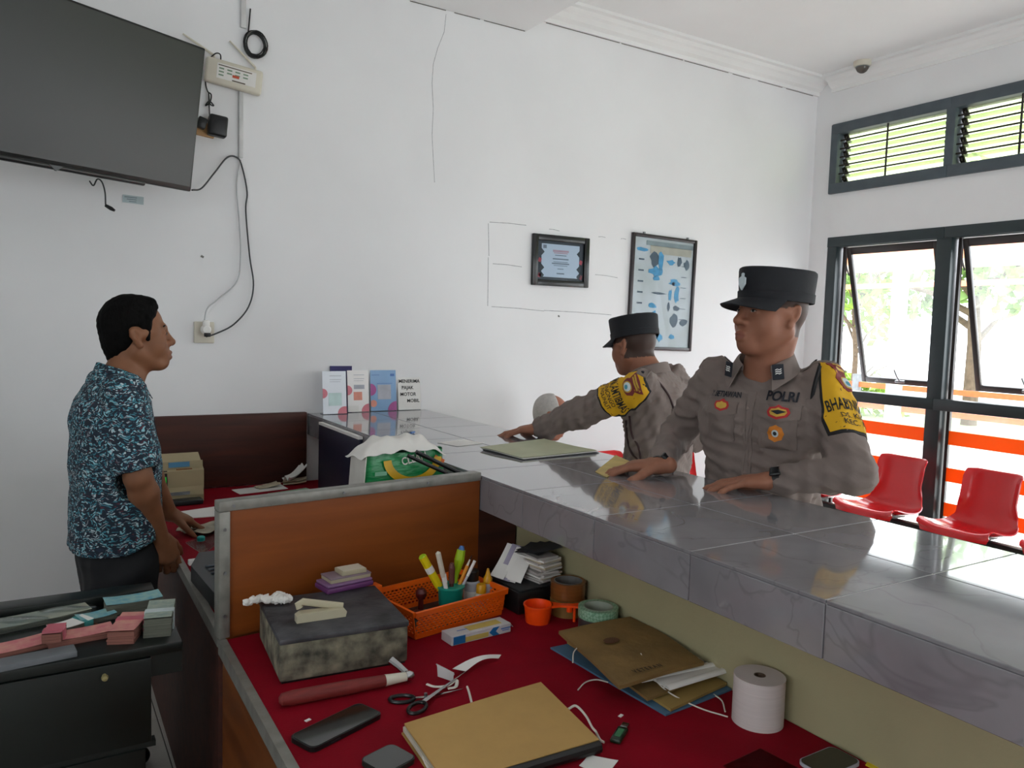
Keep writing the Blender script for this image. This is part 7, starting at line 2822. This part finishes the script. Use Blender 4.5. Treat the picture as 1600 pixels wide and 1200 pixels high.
    decal(bvh, mp, rrect(.024, .42, .003, 2, 0, -.03), .0035, 5, 'placket', mat('navy_placket', '#1b2233', 0.8), o)
    for i in range(5):
        decal(bvh, mp, [(.005 * math.cos(t), .12 - i * .085 + .005 * math.sin(t)) for t in [k * math.pi / 5 for k in range(10)]], .006, 2, 'button', m_ink, o)
    trousers(o, C + R @ np.array([-.0, 0, .80]), R, [C + R @ np.array([-.10, -.08, 0]), C + R @ np.array([-.06, .12, 0])], m_trou, m_shoe, .86)
    MB().box((.365, 2.80, .842), (.02, .05, .035), None, .006).build('belt_buckle', m_darkgrey, o)
    return settle(o)


# ---------------------------------------------------------------- elderly visitor seated by the back wall
def elder():
    o = thing('person', 'grey haired elderly visitor seated behind the counter, head bowed', 'person', (2.42, 3.58, 0))
    F1 = np.array([.55, -.84, 0.0])
    F1 /= np.linalg.norm(F1)
    R = frame(F1)
    C = np.array([2.42, 3.60, 0.0])
    Lv = R[:, 1]
    hc, s = V3((2.405, 3.50, 1.074)), .98
    RH = frame((.84, -.52, 0), pitch=math.radians(20))
    F = Field((2.1, 3.2, .42), (2.8, 3.8, 1.2), .005)
    F.cap(C + [0, 0, .5], C + [0, 0, .80], .09, .08, .03)
    nb = C + F1 * .01 + [0, 0, .88]
    F.cap(C + [0, 0, .8], nb, .07, .055, .03)
    F.cap(nb, hc + RH @ np.array([-.03, 0, -.05]), .054, .05, .02)
    head_field(F, hc, RH, s, jaw=.95)
    sh_ = [C + Lv * .16 * q + [0, 0, .85] for q in (1, -1)]
    kn = [C + R @ np.array([.36, q * .11, .46]) for q in (1, -1)]
    for i in (0, 1):
        e = sh_[i] + R @ np.array([.02, (1, -1)[i] * .03, -.24])
        w = kn[i] + R @ np.array([-.10, 0, .10])
        F.cap(sh_[i], e, .04, .034, .02)
        F.cap(e, w, .034, .024, .02)
        hand_field(F, w, R @ np.array([1, 0, -.25]), (0, 0, 1), (-1, 1)[i], s=.95)
    V, Q = F.mesh()
    lip, q = head_masks(V, hc, RH, s)
    np_mesh('body', V, Q, m_skin3, o, attrs={'lip': lip * .6, 'dark': np.zeros(len(V))})
    eyes_and_brows(o, hc, RH, s, mat('grey_hair', '#b9b4b0', 0.7, var=0.08, scale=60, bump=0.3, bscale=200), half=.35)
    Hf = Field(hc - .15, hc + .16, .004)

    def P(x, y, z):
        return hc + RH @ (np.array([x, y, z]) * s)
    Hf.ell(P(-.015, 0, .036), [.096, .080, .086], RH, .01)
    Hf.ell(P(-.040, 0, .008), [.063, .070, .078], RH, .015)
    Hf.ell(P(.085, 0, .062), [.130, .074, .10], RH, .01, True)
    Hf.ell(P(.110, 0, .0), [.118, .13, .11], RH, .008, True)
    Hf.ell(P(.03, 0, -.09), [.12, .15, .070], RH, .008, True)
    for sd in (-1, 1):
        Hf.ell(P(-.014, sd * .088, -.006), [.026, .022, .042], RH, .006, True)
    Hf.put(lambda X, Y, Z: (Z - (hc[2] - .075)) + 0 * X + 0 * Y, Hf.lo, Hf.lo + Hf.h * Hf.n, .006, True)
    V, Q = Hf.mesh()
    np_mesh('hair', V, Q, MATS['grey_hair'], o)
    m_os = mat('mottled_dark_shirt', '#8d8aa6', 0.8, scale=70, col2='#25253a', detail=2)
    S = Field((2.1, 3.2, .42), (2.8, 3.84, .95), .007)
    S.loft(C, R, [(.44, 0, 0, .115, .17), (.6, 0, 0, .115, .165), (.75, 0, 0, .115, .17), (.83, 0, 0, .10, .155), (.87, 0, 0, .075, .10), (.895, 0, 0, .06, .065)], .03)
    for i in (0, 1):
        e = sh_[i] + R @ np.array([.02, (1, -1)[i] * .03, -.24])
        S.cap(sh_[i] + [0, 0, -.01], e, .058, .056, .04)
    S.wrinkle(.004, 30, 41)
    V, Q = S.mesh()
    np_mesh('shirt', V, Q, m_os, o)
    collar(o, nb + [0, 0, -.005], R, m_os, .058, .058, .04, .004, .034, 24, .02)
    T = Field((2.1, 2.9, .03), (3.0, 3.8, .62), .010)
    for i in (0, 1):
        sd = (1, -1)[i]
        h = C + R @ np.array([.0, sd * .09, .52])
        f = C + R @ np.array([.40, sd * .12, .07])
        T.cap(h, kn[i] + [0, 0, .03], .085, .068, .05)
        T.cap(kn[i] + [0, 0, .03], f, .066, .055, .04)
    V, Q = T.mesh()
    np_mesh('trousers', V, Q, m_trou, o)
    for sd in (1, -1):
        f = C + R @ np.array([.40, sd * .12, 0])
        S2 = Field(f - [.2, .2, .02], f + [.2, .2, .12], .008)
        S2.cap(f + F1 * -.03 + [0, 0, .036], f + F1 * .14 + [0, 0, .032], .035, .030, .02)
        S2.cap(f + [0, 0, .05], f + [0, 0, .09], .044, .044, .02)
        V, Q = S2.mesh()
        np_mesh('sandal', V, Q, m_shoe, o)
    return settle(o)


officer_front()
officer_back()
clerk()
elder()

# crumpled tissue on the weathered box
P0 = at_z(416, 944, TZ)
TF = Field((P0.x - .09, P0.y - .06, TZ - .01), (P0.x + .09, P0.y + .06, TZ + .05), .0022)
_r = random.Random(6)
for i in range(11):
    u_ = i / 10
    TF.cap((P0.x - .05 + .1 * u_, P0.y - .012 + .018 * math.sin(u_ * 5) + _r.uniform(-.006, .006), TZ + .011 + _r.uniform(0, .005)),
           (P0.x - .05 + .1 * u_ + _r.uniform(-.012, .012), P0.y + _r.uniform(-.016, .016), TZ + .013 + _r.uniform(0, .006)), .0085, .007, .006)
TF.wrinkle(.0016, 170, 3)
TF.wrinkle(.0009, 330, 5)
TF.put(lambda X, Y, Z: (Z - (TZ + .0008)) + 0 * X + 0 * Y, TF.lo, TF.lo + TF.h * TF.n, .002, True)
_V, _Q = TF.mesh(0)
tag(np_mesh('crumpled_tissue', _V, _Q, mat('tissue_paper', '#e2dfda', 0.9), None), 'crumpled white tissue on the corner of the black lid', 'tissue')

# ------------------------------------------------------------------ red waiting benches
m_seat = mat('glossy_red_plastic', '#d0141c', 0.22, var=0.04, scale=4, coat=0.3)
SEATP = [(0.0, .452), (.012, .480), (.045, .490), (.16, .462), (.27, .450), (.345, .466), (.385, .515), (.408, .60), (.432, .70), (.448, .775), (.458, .790)]


def seat_mesh():
    b_ = MB()
    n = len(SEATP) - 1
    P = smooth_path([(x, 0, z) for x, z in SEATP], 4)
    N = len(P) - 1

    def fn(u, v):
        i = min(int(round(u * N)), N)
        p = P[i]
        t = 2 * v - 1
        back = max(0.0, min(1.0, (u - .52) / .2))
        half = .205 * (1 - .0 * back) - .045 * back
        # rounded corners at lip and top
        if u < .12:
            half *= 0.90 + 0.10 * math.sin(u / .12 * math.pi / 2)
        if u > .9:
            half *= 1 - 0.22 * ((u - .9) / .1) ** 2
        e = abs(t) ** 4
        rise = .030 * e * (1 - back) * min(1, u / .1)
        fwd = -.045 * e * back * (1 - max(0, (u - .85) / .15))
        waist = 1 - .10 * math.exp(-((u - .55) / .09) ** 2)
        return (p.x + fwd + (.025 * abs(t) ** 3 if u < .06 else 0), t * half * waist, p.z + rise)
    b_.sheet(fn, N, 18, 0.007)
    return b_


seat_me = None


def bench(label, loc, rz, n, pitch, first):
    global seat_me
    t = thing('waiting_bench', label, 'bench', loc, rz)
    for i in range(n):
        if seat_me is None:
            s_ = seat_mesh().build('seat', m_seat, t, 60)
            seat_me = s_.data
        else:
            s_ = link('seat', seat_me, t)
        s_.location = (0, first + i * pitch, 0)
    ya, yb = first - .25, first + (n - 1) * pitch + .25
    MB().bb((.18, ya, .385), (.24, yb, .43), .004).build('beam', m_black, t)
    for yy in (first + pitch * .5, first + (n - 1.5) * pitch):
        l = MB()
        l.bb((.19, yy - .02, .03), (.23, yy + .02, .386))
        l.bb((.0, yy - .025, 0.0), (.42, yy + .025, .03), .004)
        l.build('leg', m_black, t)
    br = MB()
    for i in range(n):
        y = first + i * pitch
        br.bb((.10, y - .10, .43), (.32, y - .08, .448))
        br.bb((.10, y + .08, .43), (.32, y + .10, .448))
    br.build('seat_bracket', m_black, t, 0)
    return t


bench('row of red plastic bucket seats along the window wall', (4.37, 0, 0), 0, 5, .56, 1.27)
bench('row of red plastic bucket seats along the back wall behind the officers', (2.42, 3.40, 0), math.radians(90), 3, -.60, 0.0)

# ------------------------------------------------------------------ outside the windows
m_ground = mat('pale_concrete_yard', '#cfcdc6', 0.9, var=0.05, scale=1.0)
b = MB()
b.bb((XR + T_ + 0.001, -14, -0.25), (40, 30, -0.06))
struct(b.build('yard_ground', m_ground, None, 0))
m_lawn = mat('grass_verge', '#96a27a', 0.9, var=0.2, scale=6)
b = MB()
b.bb((13.2, -6, -0.058), (20, 22, -0.03))
struct(b.build('lawn', m_lawn, None, 0))
# canopy over the yard with orange fascia
m_fascia = mat('orange_fascia_paint', '#e08a5c', 0.6, var=0.06)
m_post = mat('cream_post_paint', '#d8cfc0', 0.7, var=0.05)
cn = thing('yard_canopy', 'pale roofed canopy with orange edging outside the windows', 'canopy', (11.0, 7.2, -0.06))
b = MB()
b.bb((-1.0, -3.4, 2.70), (1.0, 3.4, 2.82))
b.build('roof_slab', m_post, cn, 0)
b = MB()
b.bb((-1.03, -3.43, 2.64), (-1.0, 3.43, 2.78))
b.build('fascia', m_fascia, cn, 0)
for (x, y) in ((-.9, -3.2), (-.9, 3.2), (.8, -3.2), (.8, 3.2), (-.9, .3), (.8, .3)):
    MB().bb((x - .09, y - .09, 0.0), (x + .09, y + .09, 2.70), .01).build('post', m_post, cn)
MB().bb((-.9, -3.2, 2.30), (-.84, 3.2, 2.37)).build('tie_beam', m_fascia, cn, 0)
# fence along the verge
fe = thing('yard_fence', 'low orange railed fence with grey posts beyond the yard', 'fence', (12.8, 0, -0.06))
for i in range(14):
    MB().bb((-.06, -4 + i * 1.6, 0), (.06, -3.88 + i * 1.6, .95), .01).build('post', mat('grey_concrete_post', '#7f868a', 0.8), fe)
for z in (.35, .72):
    MB().bb((-.025, -4, z), (.025, 17, z + .09)).build('rail', mat('orange_rail_paint', '#d9622c', 0.6), fe, 0)

# trees: leaves as one mesh each, trunk apart
m_leaf = mat('green_leaves', '#6f9450', 0.6, var=0.3, scale=3.0, col2='#8fae62')
m_leaf2 = mat('yellow_green_leaves', '#8aa83a', 0.6, var=0.25, scale=3.0, col2='#5d8a34')
m_bark = mat('grey_bark', '#6b5d4c', 0.9, var=0.2, scale=10)


def tree(label, x, y, h, r, m, seed, nl=900, size=.13, low=.35):
    t = thing('yard_tree', label, 'tree', (x, y, -0.06), group='trees beyond the yard')
    rg = np.random.default_rng(seed)
    tr = MB()
    tr.tube([(0, 0, 0), (.06, .03, h * .35), (-.04, .06, h * .6), (0, 0, h * .8)], [.07 * r, .06 * r, .045 * r, .02 * r], 9)
    for i in range(6):
        a = i * 1.05 + rg.uniform(0, .5)
        z0 = h * (.35 + .06 * i)
        tr.tube([(0, 0, z0), (math.cos(a) * r * .4, math.sin(a) * r * .4, z0 + .4), (math.cos(a) * r * .8, math.sin(a) * r * .8, z0 + .6)], [.035 * r, .024 * r, .01 * r], 6)
    tr.build('trunk', m_bark, t)
    # leaf quads spread over several clumps
    cl = [(rg.normal(0, r * .45), rg.normal(0, r * .45), h * rg.uniform(low, 1.0), r * rg.uniform(.28, .5)) for _ in range(14)]
    vs_, fs = [], []
    for i in range(nl):
        c = cl[i % len(cl)]
        d = rg.normal(size=3)
        d /= np.linalg.norm(d)
        p = np.array(c[:3]) + d * c[3] * rg.uniform(.55, 1.05) * np.array([1, 1, .75])
        u = rg.normal(size=3)
        u /= np.linalg.norm(u)
        w = np.cross(u, rg.normal(size=3))
        w /= np.linalg.norm(w)
        s_ = size * rg.uniform(.6, 1.3)
        k = len(vs_)
        vs_ += [tuple(p - u * s_), tuple(p + w * s_ * .45), tuple(p + u * s_), tuple(p - w * s_ * .45)]
        fs.append((k, k + 1, k + 2, k + 3))
    lv = MB().add(vs_, fs).build('foliage', m, t, 0)
    lv['kind'] = 'stuff'
    return t


tree('large green tree seen through the left window sash', 15.5, 12.0, 4.8, 2.2, m_leaf, 1, 1500, .16, .5)
tree('broad green tree seen through the right window sash', 15.0, 8.0, 4.4, 2.0, m_leaf, 2, 1500, .16, .5)
tree('slim bright tree close to the window mullion', 12.9, 9.0, 3.6, .8, m_leaf2, 3, 500, .11, .5)
tree('low bright shrub behind the fence by the window rail', 14.7, 10.2, .8, .9, m_leaf2, 5, 500, .10, .2)
tree('low bright shrub at the left end of the fence', 14.7, 13.4, .8, .9, m_leaf2, 6, 500, .10, .2)
